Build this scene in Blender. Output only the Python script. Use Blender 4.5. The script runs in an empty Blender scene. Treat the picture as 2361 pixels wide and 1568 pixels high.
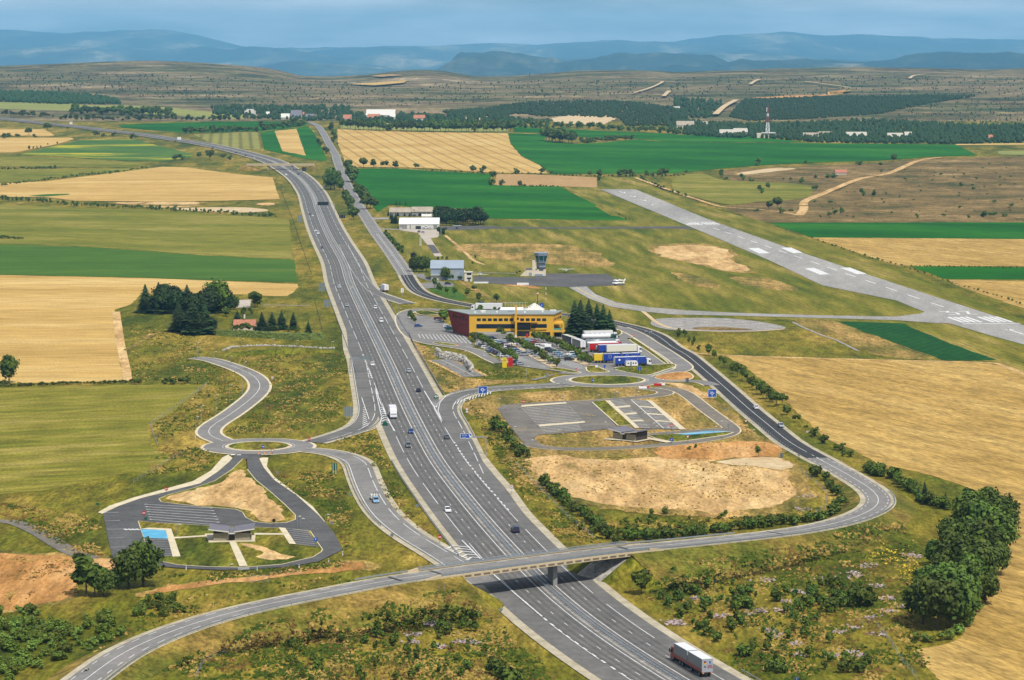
import bpy, bmesh, math, random
from mathutils import Vector, noise
R = math.radians
sc = bpy.context.scene
col = sc.collection

# ------------------------------------------------------------------ camera
CAM_H, PITCH, FPX = 131.0, R(6.06), 6050.0          # helicopter height (m), downward tilt, focal length on a 2361 px wide frame
cd = bpy.data.cameras.new('camera'); cam = bpy.data.objects.new('camera', cd); col.objects.link(cam)
cam.location = (0, 0, CAM_H); cam.rotation_euler = (math.pi/2 - PITCH, 0, 0)
cd.sensor_width = 36; cd.lens = 36*FPX/2361; cd.clip_start = 5; cd.clip_end = 90000
sc.camera = cam

# ------------------------------------------------------------------ sky and sun
SUN_EL, SUN_AZ = R(57), R(150)                       # azimuth clockwise from +Y: behind the camera, to the right
w = bpy.data.worlds.new('World'); sc.world = w; w.use_nodes = True
nt = w.node_tree; nt.nodes.clear()
out = nt.nodes.new('ShaderNodeOutputWorld'); bg = nt.nodes.new('ShaderNodeBackground')
sky = nt.nodes.new('ShaderNodeTexSky'); sky.sky_type = 'NISHITA'; sky.sun_disc = False
sky.sun_elevation = SUN_EL; sky.sun_rotation = SUN_AZ; sky.altitude = 900
sky.air_density = 1.0; sky.dust_density = 2.2; sky.ozone_density = 2.0
tc = nt.nodes.new('ShaderNodeTexCoord'); mp = nt.nodes.new('ShaderNodeMapping'); mp.inputs['Scale'].default_value = (5, 5, 32)
n1 = nt.nodes.new('ShaderNodeTexNoise'); n1.inputs['Scale'].default_value = 2.2; n1.inputs['Detail'].default_value = 7; n1.inputs['Roughness'].default_value = .55
rp = nt.nodes.new('ShaderNodeValToRGB'); rp.color_ramp.elements[0].position = .36; rp.color_ramp.elements[1].position = .74
rp.color_ramp.elements[1].color = (.7, .7, .7, 1)
mx = nt.nodes.new('ShaderNodeMix'); mx.data_type = 'RGBA'; mx.inputs[7].default_value = (15, 14.4, 14.6, 1)
L = nt.links.new
L(tc.outputs['Generated'], mp.inputs[0]); L(mp.outputs[0], n1.inputs['Vector']); L(n1.outputs[0], rp.inputs[0])
L(rp.outputs[0], mx.inputs[0]); L(sky.outputs[0], mx.inputs[6]); L(mx.outputs[2], bg.inputs[0]); L(bg.outputs[0], out.inputs[0])
bg.inputs[1].default_value = .1
sd = bpy.data.lights.new('sun', 'SUN'); sd.energy = 4.9; sd.angle = R(.53); sd.color = (1, .955, .88)
sun = bpy.data.objects.new('sun', sd); col.objects.link(sun); sun.location = (400, -300, 600)
sdir = Vector((math.sin(SUN_AZ)*math.cos(SUN_EL), math.cos(SUN_AZ)*math.cos(SUN_EL), math.sin(SUN_EL)))
sun.rotation_euler = sdir.to_track_quat('Z', 'Y').to_euler()
vs = sc.view_settings; vs.view_transform = 'Standard'; vs.look = 'None'; vs.exposure = .03; vs.gamma = 1; vs.use_curve_mapping = False

# ------------------------------------------------------------------ survey: photograph notes -> metres on the ground
# Every point was read off enlargements of the photograph (origin x, y and size of one reading step);
# G() turns a reading into the place on the terrain that it shows.
q = 2361/4096
def _k(x, y, s): return (x*q, y*q, s*q)
K = {'D': (0, 0, 1.0)}
for i, (x, y) in enumerate([(0,0),(1350,0),(2696,0),(0,600),(1350,600),(2696,600),(0,1200),(1350,1200),(2696,1200),(0,1850),(1350,1850),(2696,1850)]):
    K['c%d' % (i+1)] = _k(x, y, 1400/2361)
K.update(P1=_k(1760,1180,540/2352), P2=_k(2160,1180,540/2352), P3=_k(1650,950,600/2361), P4=_k(1500,780,500/2361),
         P5=_k(750,2020,400/2361), P6=_k(2640,2540,260/1294), P7=_k(1400,1380,560/1195), P8=_k(2250,1500,700/1350),
         Q1=_k(1700,2150,1000/1350), Q2=_k(2300,1650,700/1350), Q3=_k(780,1680,540/1350), Q4=_k(1050,420,800/1350),
         Q5=_k(2700,400,1000/1350), Q6=_k(900,620,600/1350), Q7=_k(500,1100,850/1350))
SP, CP = math.sin(PITCH), math.cos(PITCH)
def ray(c, x, y):
    k = K[c]; u = (k[0]+x*k[2]-1180.5)/FPX; v = (k[1]+y*k[2]-784)/FPX
    return Vector((u, CP - v*SP, -SP - v*CP))
PROFILE = [(0, 0), (2700, 0), (4300, 34), (5600, 62), (8000, 104), (8800, 100), (11000, -120), (16000, -160), (90000, -160)]
SKYL = [(-400,162),(0,160),(100,156),(200,152),(330,150),(450,151),(560,156),(640,166),(690,180),(760,182),(850,176),(900,170),(980,166),(1020,168),
        (1060,176),(1100,182),(1180,182),(1230,178),(1330,170),(1450,168),(1520,170),(1560,173),(1700,168),(1800,166),(1900,165),(2060,165),(2150,166),(2250,170),(2361,165),(2800,166)]
def lerp_tab(t, x):
    if x <= t[0][0]: return t[0][1]
    for (a, b), (c, d) in zip(t, t[1:]):
        if x <= c: return b + (d-b)*(x-a)/(c-a)
    return t[-1][1]
def sm(x): x = max(0, min(1, x)); return x*x*(3-2*x)
def terrain(X, Y):
    z = lerp_tab(PROFILE, Y)
    if 5600 < Y < 11000:
        ys = lerp_tab(SKYL, 1180.5 + FPX*X/Y)
        zs = CAM_H - (ys-147)/FPX*8000
        up = sm((Y-5600)/2400) if Y < 8000 else 1 - sm((Y-8300)/2500)
        z += (zs-104)*up + up*(1-.6*up)*20*noise.noise((X/800, Y/420, 0)) + up*4*noise.noise((X/200, Y/160, 4))
    return z
def G(c, x, y, z=None):
    d = ray(c, x, y)
    if z is not None or d.z < -1e-4 and CAM_H/-d.z*d.y < 2700:
        t = (CAM_H - (z or 0))/-d.z
        return Vector((d.x*t, d.y*t, z or 0))
    Y = 2600.0; step = 20.0
    while Y < 30000:
        t = Y/d.y; h = terrain(d.x*t, Y)
        if CAM_H + d.z*t <= h: break
        Y += step
    a, b = Y-step, Y
    for _ in range(12):
        m = (a+b)/2; t = m/d.y
        if CAM_H + d.z*t <= terrain(d.x*t, m): b = m
        else: a = m
    t = b/d.y
    return Vector((d.x*t, b, terrain(d.x*t, b)))
def PPM(p):                                           # steps of the 2361 px frame per metre at a place
    return FPX/(p.y*CP + (CAM_H-p.z)*SP)
def GL(c, pts, z=None): return [G(c, x, y, z) for x, y in pts]

# ------------------------------------------------------------------ materials
MATS = {}
def srgb(r, g, b):
    f = lambda v: (v/255/12.92) if v/255 <= .04045 else ((v/255+.055)/1.055)**2.4
    return (f(r), f(g), f(b), 1)
def mat(name, c, rough=.8, metal=0, spec=.3, var=0, vscale=.5, emit=None):
    if name in MATS: return MATS[name]
    m = bpy.data.materials.new(name); m.use_nodes = True; MATS[name] = m
    b = m.node_tree.nodes['Principled BSDF']; c = tuple(c)[:3] + (1,)
    b.inputs['Base Color'].default_value = c; b.inputs['Roughness'].default_value = rough; b.inputs['Metallic'].default_value = metal
    b.inputs['Specular IOR Level'].default_value = spec
    if var:
        N = m.node_tree.nodes; t = N.new('ShaderNodeTexCoord'); n = N.new('ShaderNodeTexNoise'); n.inputs['Scale'].default_value = vscale; n.inputs['Detail'].default_value = 6
        r = N.new('ShaderNodeValToRGB'); r.color_ramp.elements[0].position = .3; r.color_ramp.elements[1].position = .7
        r.color_ramp.elements[0].color = tuple(v*(1-var) for v in c[:3]) + (1,); r.color_ramp.elements[1].color = tuple(min(1, v*(1+var)) for v in c[:3]) + (1,)
        l = m.node_tree.links.new; l(t.outputs['Object'], n.inputs['Vector']); l(n.outputs[0], r.inputs[0]); l(r.outputs[0], b.inputs['Base Color'])
    return m
def gmat(name, cols, scale=.02, stretch=None, speck=.35, sscale=.9, rows=None, pos=None, patch=None):
    """ground material: cols along a large noise, fine speckle, optional stretched streaks (angle, ratio) and sown rows (angle, period, strength)"""
    m = bpy.data.materials.new(name); m.use_nodes = True; MATS[name] = m
    N = m.node_tree.nodes; l = m.node_tree.links.new; b = N['Principled BSDF']
    b.inputs['Roughness'].default_value = 1; b.inputs['Specular IOR Level'].default_value = .1
    g = N.new('ShaderNodeNewGeometry')
    mp = N.new('ShaderNodeMapping'); l(g.outputs['Position'], mp.inputs[0])
    if stretch:
        mp.vector_type = 'TEXTURE'; mp.inputs['Rotation'].default_value = (0, 0, stretch[0]); mp.inputs['Scale'].default_value = (stretch[1], 1, 1)
    n = N.new('ShaderNodeTexNoise'); n.inputs['Scale'].default_value = scale; n.inputs['Detail'].default_value = 9; n.inputs['Roughness'].default_value = .62
    l(mp.outputs[0], n.inputs['Vector'])
    r = N.new('ShaderNodeValToRGB'); e = r.color_ramp.elements
    k = len(cols)
    ps = pos or [.34 + .34*i/(max(1, k-1)) for i in range(k)]
    while len(e) < k: e.new(.5)
    for i in range(k): e[i].position = ps[i]; e[i].color = tuple(cols[i])[:3] + (1,)
    l(n.outputs[0], r.inputs[0]); c = r.outputs[0]
    def mul(c, fac, lo, hi):
        mr = N.new('ShaderNodeMapRange'); mr.inputs[1].default_value = .36; mr.inputs[2].default_value = .64; mr.inputs[3].default_value = lo; mr.inputs[4].default_value = hi
        l(fac, mr.inputs[0]); x = N.new('ShaderNodeMix'); x.data_type = 'RGBA'; x.blend_type = 'MULTIPLY'; x.inputs[0].default_value = 1
        l(c, x.inputs[6]); l(mr.outputs[0], x.inputs[7]); return x.outputs[2]
    s = N.new('ShaderNodeTexNoise'); s.inputs['Scale'].default_value = sscale; s.inputs['Detail'].default_value = 4; s.inputs['Roughness'].default_value = .7
    l(mp.outputs[0] if stretch and 1.3 < stretch[0] < 2.1 else g.outputs['Position'], s.inputs['Vector'])
    c = mul(c, s.outputs[0], 1-speck, 1+speck*.8)
    s2 = N.new('ShaderNodeTexNoise'); s2.inputs['Scale'].default_value = sscale*.22; s2.inputs['Detail'].default_value = 5; s2.inputs['Roughness'].default_value = .65
    l(mp.outputs[0], s2.inputs['Vector']); c = mul(c, s2.outputs[0], 1-speck*.85, 1+speck*.75)
    if rows:
        m2 = N.new('ShaderNodeMapping'); m2.vector_type = 'TEXTURE'; m2.inputs['Rotation'].default_value = (0, 0, rows[0]); l(g.outputs['Position'], m2.inputs[0])
        wv = N.new('ShaderNodeTexWave'); wv.inputs['Scale'].default_value = math.pi*2/20/rows[1]; wv.bands_direction = 'Y'
        wv.inputs['Distortion'].default_value = 1.2; wv.inputs['Detail Scale'].default_value = .05; l(m2.outputs[0], wv.inputs['Vector'])
        mr = N.new('ShaderNodeMapRange'); mr.inputs[1].default_value = rows[3] if len(rows) > 3 else 0; mr.inputs[2].default_value = 1; mr.inputs[3].default_value = 1; mr.inputs[4].default_value = 1-rows[2]
        l(wv.outputs[1], mr.inputs[0]); x = N.new('ShaderNodeMix'); x.data_type = 'RGBA'; x.blend_type = 'MULTIPLY'; x.inputs[0].default_value = 1
        l(c, x.inputs[6]); l(mr.outputs[0], x.inputs[7]); c = x.outputs[2]
    l(c, b.inputs['Base Color'])
    bp = N.new('ShaderNodeBump'); bp.inputs['Strength'].default_value = .5; bp.inputs['Distance'].default_value = .25
    l(s.outputs[0], bp.inputs['Height']); l(bp.outputs[0], b.inputs['Normal'])
    return m
A = .72                                               # sunlit reading -> surface colour
def C(r, g, b_, k=1.0): v = srgb(r, g, b_); return tuple(x*A*k for x in v[:3])
gmat('grass', [C(70,82,18), C(106,106,26), C(136,122,40), C(172,144,66)], .03, (R(90), 3.2), speck=.45)
gmat('verge_grass', [C(68,84,18), C(102,106,26), C(132,122,40), C(164,138,62)], .05, (R(88), 3.2), speck=.5)
gmat('dry_grass', [C(96,98,40), C(140,122,58), C(176,144,80), C(200,162,98)], .05, (R(92), 3.2), speck=.45)
gmat('meadow', [C(108,112,30), C(136,130,44), C(166,150,76)], .05, (R(20), 3), speck=.34)
gmat('meadow_far', [C(104,112,32), C(130,128,42), C(158,146,70)], .02, (R(-12), 3), speck=.32)
gmat('airfield', [C(80,96,18), C(108,110,26), C(136,126,46), C(170,148,80)], .05, (R(97), 9), speck=.34)
gmat('wheat', [C(188,154,84), C(206,170,98), C(220,188,120)], .02, (R(3), 5), speck=.24)
gmat('wheat_rows', [C(192,156,86), C(208,172,100), C(220,190,120)], .015, speck=.16, rows=(R(98.5), 18, .42, .88))
gmat('wheat_ripe', [C(172,140,72), C(188,154,84), C(200,168,98)], .03, (R(112), 4.5), speck=.34)
gmat('stubble', [C(176,142,92), C(192,156,104)], .02, speck=.2)
gmat('crop_green', [C(20,86,8), C(34,104,12), C(60,122,24)], .012, (R(-20), 3), speck=.3)
gmat('crop_dark', [C(24,78,30), C(36,92,34)], .02, speck=.35, rows=(R(60), 6, .2))
gmat('crop_mid', [C(64,100,28), C(80,114,34), C(150,136,70)], .015, (R(3), 6), speck=.25, pos=[.35, .6, .78])
gmat('rape', [C(70,106,40), C(86,118,44), C(180,172,40), C(206,190,40)], .012, (R(2), 3), speck=.25, pos=[.4, .52, .6, .7])
gmat('pale_field', [C(140,148,78), C(158,158,84)], .01, speck=.2, rows=(R(50), 22, .2, .5))
gmat('scrub', [C(74,80,34), C(116,98,54), C(138,114,66), C(164,138,92)], .012, speck=.5, sscale=.35)
gmat('plateau', [C(56,72,38), C(100,98,62), C(130,114,80), C(158,140,108)], .0045, (R(0), 1.5), speck=.6, sscale=.06)
gmat('dirt', [C(134,120,62), C(186,150,96), C(212,174,116), C(226,194,138)], .06, (R(90), 3.5), speck=.28, pos=[.33, .4, .5, .66])
gmat('red_dirt', [C(128,106,52), C(176,126,68), C(198,146,84), C(214,168,110)], .06, (R(90), 3.5), speck=.28, pos=[.32, .4, .5, .66])
gmat('pale_dirt', [C(204,176,132), C(222,200,160)], .08, speck=.15)
gmat('gravel', [C(150,146,140), C(176,172,164)], .2, speck=.25)
gmat('concrete_verge', [C(172,162,136), C(190,180,154), C(202,192,168)], .15, speck=.12)
gmat('kerb_stone', [C(214,200,166), C(228,216,186)], .3, speck=.1)
gmat('pink_flowers', [C(150,134,130), C(186,168,168)], .3, speck=.4)
# asphalts
gmat('asphalt', [C(108,107,104), C(118,116,112), C(128,125,120)], .05, speck=.12)
gmat('asphalt_old', [C(128,126,122), C(146,143,138)], .06, speck=.12)
gmat('asphalt_new', [C(64,65,66), C(76,76,76)], .05, speck=.15)
gmat('asphalt_rest', [C(112,108,102), C(126,121,113), C(154,140,116)], .05, speck=.15, pos=[.3, .55, .8])
gmat('asphalt_mid', [C(88,88,88), C(106,105,103)], .05, speck=.15)
gmat('asphalt_worn', [C(98,97,94), C(110,108,105)], .07, speck=.14)
gmat('asphalt_brown', [C(120,114,106), C(140,132,118)], .05, speck=.15)
gmat('runway_asphalt', [C(150,148,142), C(166,163,156), C(178,175,168)], .02, (R(83), 6), speck=.12)
gmat('apron_asphalt', [C(92,91,90), C(110,108,106)], .03, speck=.2)
gmat('yard', [C(186,174,158), C(200,190,174)], .05, speck=.12)
mat('paint', C(226,226,222), .7, var=.22, vscale=.5)
mat('yellow_paint', C(226,190,90), .6)
mat('blue_paint', C(96,178,214), .6, var=.25, vscale=.25)

# ------------------------------------------------------------------ mesh helpers
def tag(o, label=None, cat=None, group=None, kind=None):
    if label: o['label'] = label
    if cat: o['category'] = cat
    if group: o['group'] = group
    if kind: o['kind'] = kind
    return o
def link(name, me, m, parent=None, loc=None, rz=None):
    o = bpy.data.objects.new(name, me)
    if m is not None and me is not None and not me.materials: me.materials.append(MATS[m] if isinstance(m, str) else m)
    col.objects.link(o)
    if parent: o.parent = parent
    if loc is not None: o.location = loc
    if rz is not None: o.rotation_euler = (0, 0, rz)
    return o
def empty(name, loc, rz=0):
    o = bpy.data.objects.new(name, None); col.objects.link(o); o.location = loc; o.rotation_euler = (0, 0, rz); o.empty_display_size = .5
    return o
class MB:
    def __init__(s): s.v = []; s.f = []
    def poly(s, pts):
        b = len(s.v); s.v += [tuple(p) for p in pts]; s.f.append(tuple(range(b, b+len(pts)))); return s
    def box(s, c, d, rz=0, top=(1, 1)):
        """box centred at c (x, y) standing on c.z, size d; top scales the upper face"""
        b = len(s.v); co, si = math.cos(rz), math.sin(rz)
        for kz in (0, 1):
            for kx, ky in ((-1,-1),(1,-1),(1,1),(-1,1)):
                x = kx*d[0]/2*(top[0] if kz else 1); y = ky*d[1]/2*(top[1] if kz else 1)
                s.v.append((c[0]+x*co-y*si, c[1]+x*si+y*co, c[2]+kz*d[2]))
        s.f += [tuple(b+i for i in f) for f in ((0,3,2,1),(4,5,6,7),(0,1,5,4),(1,2,6,5),(2,3,7,6),(3,0,4,7))]; return s
    def cyl(s, p, r, q_, r2=None, n=8, cap=True):
        p = Vector(p); q_ = Vector(q_); r2 = r if r2 is None else r2; d = (q_-p).normalized()
        a = d.orthogonal().normalized(); c = d.cross(a); b = len(s.v)
        for o, rr in ((p, r), (q_, r2)):
            for i in range(n):
                t = 2*math.pi*i/n; s.v.append(tuple(o + (a*math.cos(t)+c*math.sin(t))*rr))
        for i in range(n): j = (i+1) % n; s.f.append((b+i, b+j, b+n+j, b+n+i))
        if cap: s.f.append(tuple(b+n+i for i in range(n))); s.f.append(tuple(b+n-1-i for i in range(n)))
        return s
    def loft(s, rings, closed=True, cap=True):
        b = len(s.v); n = len(rings[0])
        for r in rings: s.v += [tuple(p) for p in r]
        for k in range(len(rings)-1):
            for i in range(n if closed else n-1):
                j = (i+1) % n; s.f.append((b+k*n+i, b+k*n+j, b+(k+1)*n+j, b+(k+1)*n+i))
        if cap and closed: s.f.append(tuple(b+n-1-i for i in range(n))); s.f.append(tuple(b+(len(rings)-1)*n+i for i in range(n)))
        return s
    def prism(s, prof, x0, x1):
        """profile of (y, z) points extruded along x"""
        return s.loft([[(x0, y, z) for y, z in prof], [(x1, y, z) for y, z in prof]])
    def mesh(s, name):
        me = bpy.data.meshes.new(name); me.from_pydata(s.v, [], s.f); me.update()
        bm = bmesh.new(); bm.from_mesh(me); bmesh.ops.recalc_face_normals(bm, faces=bm.faces); bm.to_mesh(me); bm.free()
        return me
    def build(s, name, m, parent=None, loc=None, rz=None, smooth=False):
        me = s.mesh(name)
        if smooth:
            for p in me.polygons: p.use_smooth = True
        return link(name, me, m, parent, loc, rz)
STEP = .04
_n = [0]
def eps(): _n[0] += 1; return _n[0]*.00015     # no two sheets share a plane
def smooth_line(pts, n=8, closed=False):
    P = [Vector(p) for p in pts]; out = []; m = len(P)
    for i in range(m if closed else m-1):
        p0, p1, p2, p3 = (P[(i-1) % m], P[i], P[(i+1) % m], P[(i+2) % m]) if closed else (P[max(0, i-1)], P[i], P[i+1], P[min(m-1, i+2)])
        for k in range(n):
            t = k/n
            out.append(.5*((2*p1) + (p2-p0)*t + (2*p0-5*p1+4*p2-p3)*t*t + (3*p1-p0-3*p2+p3)*t**3))
    if not closed: out.append(P[-1])
    return out
RAGGED = {'dirt_ground': 2.6, 'bare_patch': 5, 'dirt_patch': 2.5, 'rough_grass': 4, 'grass_patch': 2, 'field': 1.1, 'quarry': 5, 'scrubland': 6}
def sheet(name, pts, m, layer, kind='structure', parent=None, label=None, cat=None, smooth=0, zfun=None):
    """flat region of ground: polygon draped on the terrain, layer * 3 cm above it"""
    if smooth: pts = smooth_line(pts, smooth, True)
    if name in RAGGED:
        am = RAGGED[name]; pts = resample([Vector((p.x, p.y, 0)) for p in pts] + [Vector((pts[0].x, pts[0].y, 0))], 2.5 if pts[0].y < 1500 else 10)[:-1]
        pts = [p + Vector((noise.noise((p.x*.11, p.y*.05, 1)), 1.6*noise.noise((p.x*.11, p.y*.05, 7)), 0))*am + Vector((noise.noise((p.x*.5, p.y*.3, 3)), 1.4*noise.noise((p.x*.5, p.y*.3, 5)), 0))*am*.5 for p in pts]
    bm = bmesh.new()
    vs_ = [bm.verts.new((p.x, p.y, 0)) for p in pts]
    bm.faces.new(vs_); bmesh.ops.triangulate(bm, faces=bm.faces[:])
    ymax = max(p.y for p in pts); ymin = min(p.y for p in pts)
    cuts = [y for y, _ in PROFILE if ymin < y < ymax]
    if ymax > 5600: cuts += [y for y in range(5650, int(ymax), 60) if y > ymin]
    for y in cuts: bmesh.ops.bisect_plane(bm, geom=bm.verts[:]+bm.edges[:]+bm.faces[:], plane_co=(0, y, 0), plane_no=(0, 1, 0))
    if ymax > 5600:
        xs = [p.x for p in pts]; x = math.ceil(min(xs)/60)*60
        while x < max(xs): bmesh.ops.bisect_plane(bm, geom=bm.verts[:]+bm.edges[:]+bm.faces[:], plane_co=(x, 0, 0), plane_no=(1, 0, 0)); x += 60
    e_ = eps()
    for v in bm.verts:
        lift = e_ + (layer*STEP if v.co.y < 2400 else layer*STEP*3 + (4.5 if v.co.y > 5600 else .2))
        v.co.z = (zfun(v.co.x, v.co.y) if zfun else terrain(v.co.x, v.co.y)) + lift
    for f in bm.faces:
        f.normal_update()
        if f.normal.z < 0: f.normal_flip()
    me = bpy.data.meshes.new(name); bm.to_mesh(me); bm.free()
    o = link(name, me, m, parent)
    if not parent: tag(o, label, cat, kind=kind)
    return o
def offset_line(line, d):
    """line shifted sideways by d (right of the direction of travel is positive)"""
    out = []
    for i, p in enumerate(line):
        a, b = line[max(0, i-1)], line[min(len(line)-1, i+1)]
        t = Vector((b.x-a.x, b.y-a.y, 0)).normalized(); dd = d(i/(len(line)-1)) if callable(d) else d
        out.append(Vector((p.x + t.y*dd, p.y - t.x*dd, p.z)))
    return out
def strip(line, a, b, dz=0, mb=None):
    mb = mb or MB(); l1, l2 = offset_line(line, a), offset_line(line, b)
    k = len(mb.v)
    for p, r in zip(l1, l2): mb.v.append((p.x, p.y, p.z+dz)); mb.v.append((r.x, r.y, r.z+dz))
    for i in range(len(line)-1): mb.f.append((k+2*i, k+2*i+1, k+2*i+3, k+2*i+2))
    return mb
def lift(p, layer): return layer*STEP if p.y < 2400 else layer*STEP*3+.2
def ribbon(name, line, a, b, m, layer, parent=None, kind='structure'):
    e_ = eps(); l2 = [Vector((p.x, p.y, p.z + e_ + lift(p, layer))) for p in line]
    o = strip(l2, a, b).build(name, m, parent)
    if not parent: tag(o, kind=kind)
    return o
def walk(line):
    s = [0]
    for a, b in zip(line, line[1:]): s.append(s[-1] + (b-a).length)
    return s
def at_len(line, s, d):
    if d <= 0: return line[0]
    for i in range(len(s)-1):
        if d <= s[i+1]: return line[i].lerp(line[i+1], (d-s[i])/(s[i+1]-s[i]) if s[i+1] > s[i] else 0)
    return line[-1]
def dashes(line, off, width, dash, gap, layer, start=0, end=None, mb=None):
    mb = mb or MB(); l2 = offset_line(line, off); s = walk(l2); d = start; e = end or s[-1]
    while d + dash < e:
        seg = [at_len(l2, s, d + dash*t) for t in ([0, 1] if dash < 15 else [0, .25, .5, .75, 1])]
        seg = [Vector((p.x, p.y, p.z + lift(p, layer))) for p in seg]
        strip(seg, -width/2, width/2, mb=mb); d += dash + gap
    return mb
def solid(line, off, width, layer, mb=None):
    l2 = [Vector((p.x, p.y, p.z + lift(p, layer))) for p in line]
    return strip(offset_line(l2, off), -width/2, width/2, mb=mb)
def resample(line, step):
    s = walk(line); n = max(2, int(s[-1]/step)); return [at_len(line, s, s[-1]*i/n) for i in range(n+1)]
# ------------------------------------------------------------------ the land
def grid_mesh(name, ys, us, zf, m):
    mb = MB(); nx = len(us)
    for Y in ys:
        for u in us: mb.v.append((u*max(Y, 900), Y, zf(u*max(Y, 900), Y)))
    for j in range(len(ys)-1):
        for i in range(nx-1): a = j*nx+i; mb.f.append((a, a+1, a+nx+1, a+nx))
    o = mb.build(name, m, smooth=True); tag(o, kind='structure'); return o
grid_mesh('ground', [-150, 400, 900, 1500, 2700, 4300], [-.45+.9*i/2 for i in range(3)], terrain, 'grass')
grid_mesh('plateau', [4298, 5600]+list(range(5650, 8000, 50))+list(range(8000, 11001, 100))+[16000, 34000], [-.34+.68*i/110 for i in range(111)], lambda x, y: terrain(x, y)+.3, 'plateau')
def ridge(name, sky_pts, Y, depth, zfoot, m, amp, back=1500, n=150, rows=26):
    mb = MB(); x0, x1 = sky_pts[0][0], sky_pts[-1][0]
    for j in range(rows+4):
        t = min(1, j/rows); YY = Y - depth*(1-t) if j <= rows else Y + back*(j-rows)/4
        for i in range(n+1):
            sx = x0+(x1-x0)*i/n; X = (sx-1180.5)/FPX*Y; zs = CAM_H - (lerp_tab(sky_pts, sx)-147)/FPX*Y + (amp*.16*noise.fractal((X/(depth*.06), 0, len(name)), 1.0, 2.0, 5) if j <= rows else 0)
            w = t**1.35 if j <= rows else 1 - .5*((j-rows)/4)
            env = math.sin(min(1, t)*math.pi)**.7 if j <= rows else 0
            nz = noise.fractal((X/(depth*.22), YY/(depth*.3), zs*.0 + len(name)), 1.0, 2.0, 6)
            mb.v.append((X*(YY/Y*.5+.5), YY + 0, zfoot + (zs-zfoot)*w + env*amp*nz))
    for j in range(rows+3):
        for i in range(n): a = j*(n+1)+i; mb.f.append((a, a+1, a+n+2, a+n+1))
    o = mb.build(name, m, smooth=True); tag(o, kind='structure'); return o
gmat('mountain', [C(30,46,26), C(52,66,38), C(96,98,64), C(150,140,108)], .0009, (R(90), 3.5), speck=.4, sscale=.02, pos=[.4, .5, .57, .63])
gmat('mesa', [C(34,50,34), C(48,62,40), C(80,84,60), C(128,122,94)], .0016, (R(90), 3), speck=.4, sscale=.02, pos=[.4, .52, .6, .68])
ridge('mountains', [(-500,80),(-300,85),(0,75),(60,72),(90,78),(150,84),(230,82),(300,73),(345,71),(390,73),(440,85),(500,98),(560,112),(600,118),(700,117),(800,113),(900,112),(1050,110),(1150,108),
    (1250,104),(1300,102),(1400,103),(1500,102),(1560,98),(1600,92),(1680,88),(1760,82),(1800,79),(1850,83),(1920,86),(2010,88),(2080,89),(2150,93),(2220,95),(2361,100),(2900,96)], 50000, 21000, -60, 'mountain', 320, n=260, rows=44)
ridge('hills', [(900,200),(1000,185),(1030,165),(1045,142),(1060,128),(1090,125),(1150,124),(1200,130),(1260,139),(1300,144),(1350,142),(1400,132),(1440,127),(1520,128),(1580,130),(1640,134),(1662,145),(1690,162),(1720,185),(1800,200)], 25500, 3700, 0, 'mesa', 110, 1500)
ridge('hills', [(1560,200),(1640,172),(1670,150),(1700,143),(1780,144),(1860,141),(1920,146),(1990,148),(2050,143),(2080,132),(2150,125),(2250,128),(2361,128),(2800,122)], 24000, 3600, 0, 'mesa', 100, 1500)

def zone(name, m, layer, *parts, smooth=0):
    pts = []
    for c, l in parts: pts += GL(c, l)
    if name in ('dirt_ground', 'bare_patch', 'dirt_patch'):
        ce = sum(pts, Vector())/len(pts); sheet('rough_grass', [ce + (p-ce)*1.13 for p in pts], 'dry_grass', layer-.4, smooth=smooth)
    return sheet(name, pts, m, layer, smooth=smooth)
# fields and rough land left of the motorway
zone('field', 'pale_field', 1, ('c1', [(-700,676),(300,695),(600,710),(860,712),(1180,728),(1300,745),(1655,772),(1640,805),(1440,805),(1200,780),(1000,770),(700,745),(480,750),(-700,712)]))
zone('field', 'crop_green', 1, ('c1', [(800,842),(1100,832),(1450,822),(1770,820),(2080,832),(2060,850),(1750,885),(1230,896),(820,862)]))
gmat('vine_rows', [C(140,140,66), C(158,152,78)], .02, speck=.2, rows=(R(96), 14, .4, .4))
zone('field', 'vine_rows', 1, ('c1', [(1300,907),(1742,892),(1765,1012),(1560,1002),(1440,977)]))
zone('field', 'crop_green', 1, ('c1', [(1757,892),(2080,852),(2120,900),(2200,1060),(2195,1090),(2060,1072),(1782,1012)]))
zone('field', 'wheat', 2, ('c1', [(1852,886),(2000,870),(2062,1052),(1905,1022)]))
zone('field', 'wheat', 1, ('c1', [(-700,868),(300,872),(370,915),(330,922),(-700,902)]))
zone('field', 'wheat', 1, ('c1', [(-700,930),(480,930),(500,940),(380,975),(100,1030),(-700,1038)]))
zone('field', 'rape', 1, ('c1', [(120,1045),(560,945),(900,940),(1090,990),(1300,1040),(1280,1065),(1100,1090),(800,1085),(400,1055)]))
zone('field', 'meadow_far', 1, ('c1', [(-700,1046),(400,1062),(800,1090),(1000,1098),(900,1128),(400,1128),(-700,1118)]))
zone('field', 'meadow_far', 1, ('c4', [(-700,142),(1000,124),(900,147),(600,167),(200,215),(-700,246)]))
zone('field', 'wheat', 2, ('c4', [(-700,258),(300,215),(700,165),(1100,115),(1290,122),(1400,140),(1600,165),(1840,188),(1890,335),(1500,345),(1000,350),(500,345),(300,320),(-700,318)]))
zone('grass_patch', 'crop_mid', 3, ('c4', [(190,312),(320,300),(470,298),(460,306),(300,318)]))
zone('dirt_patch', 'dirt', 2, ('c4', [(780,358),(1300,352),(1320,372),(1230,385),(1060,388),(900,372)]), smooth=4)
zone('dirt_patch', 'dirt', 2, ('c4', [(1740,362),(1840,360),(1845,372),(1760,374)]), smooth=4)
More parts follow.
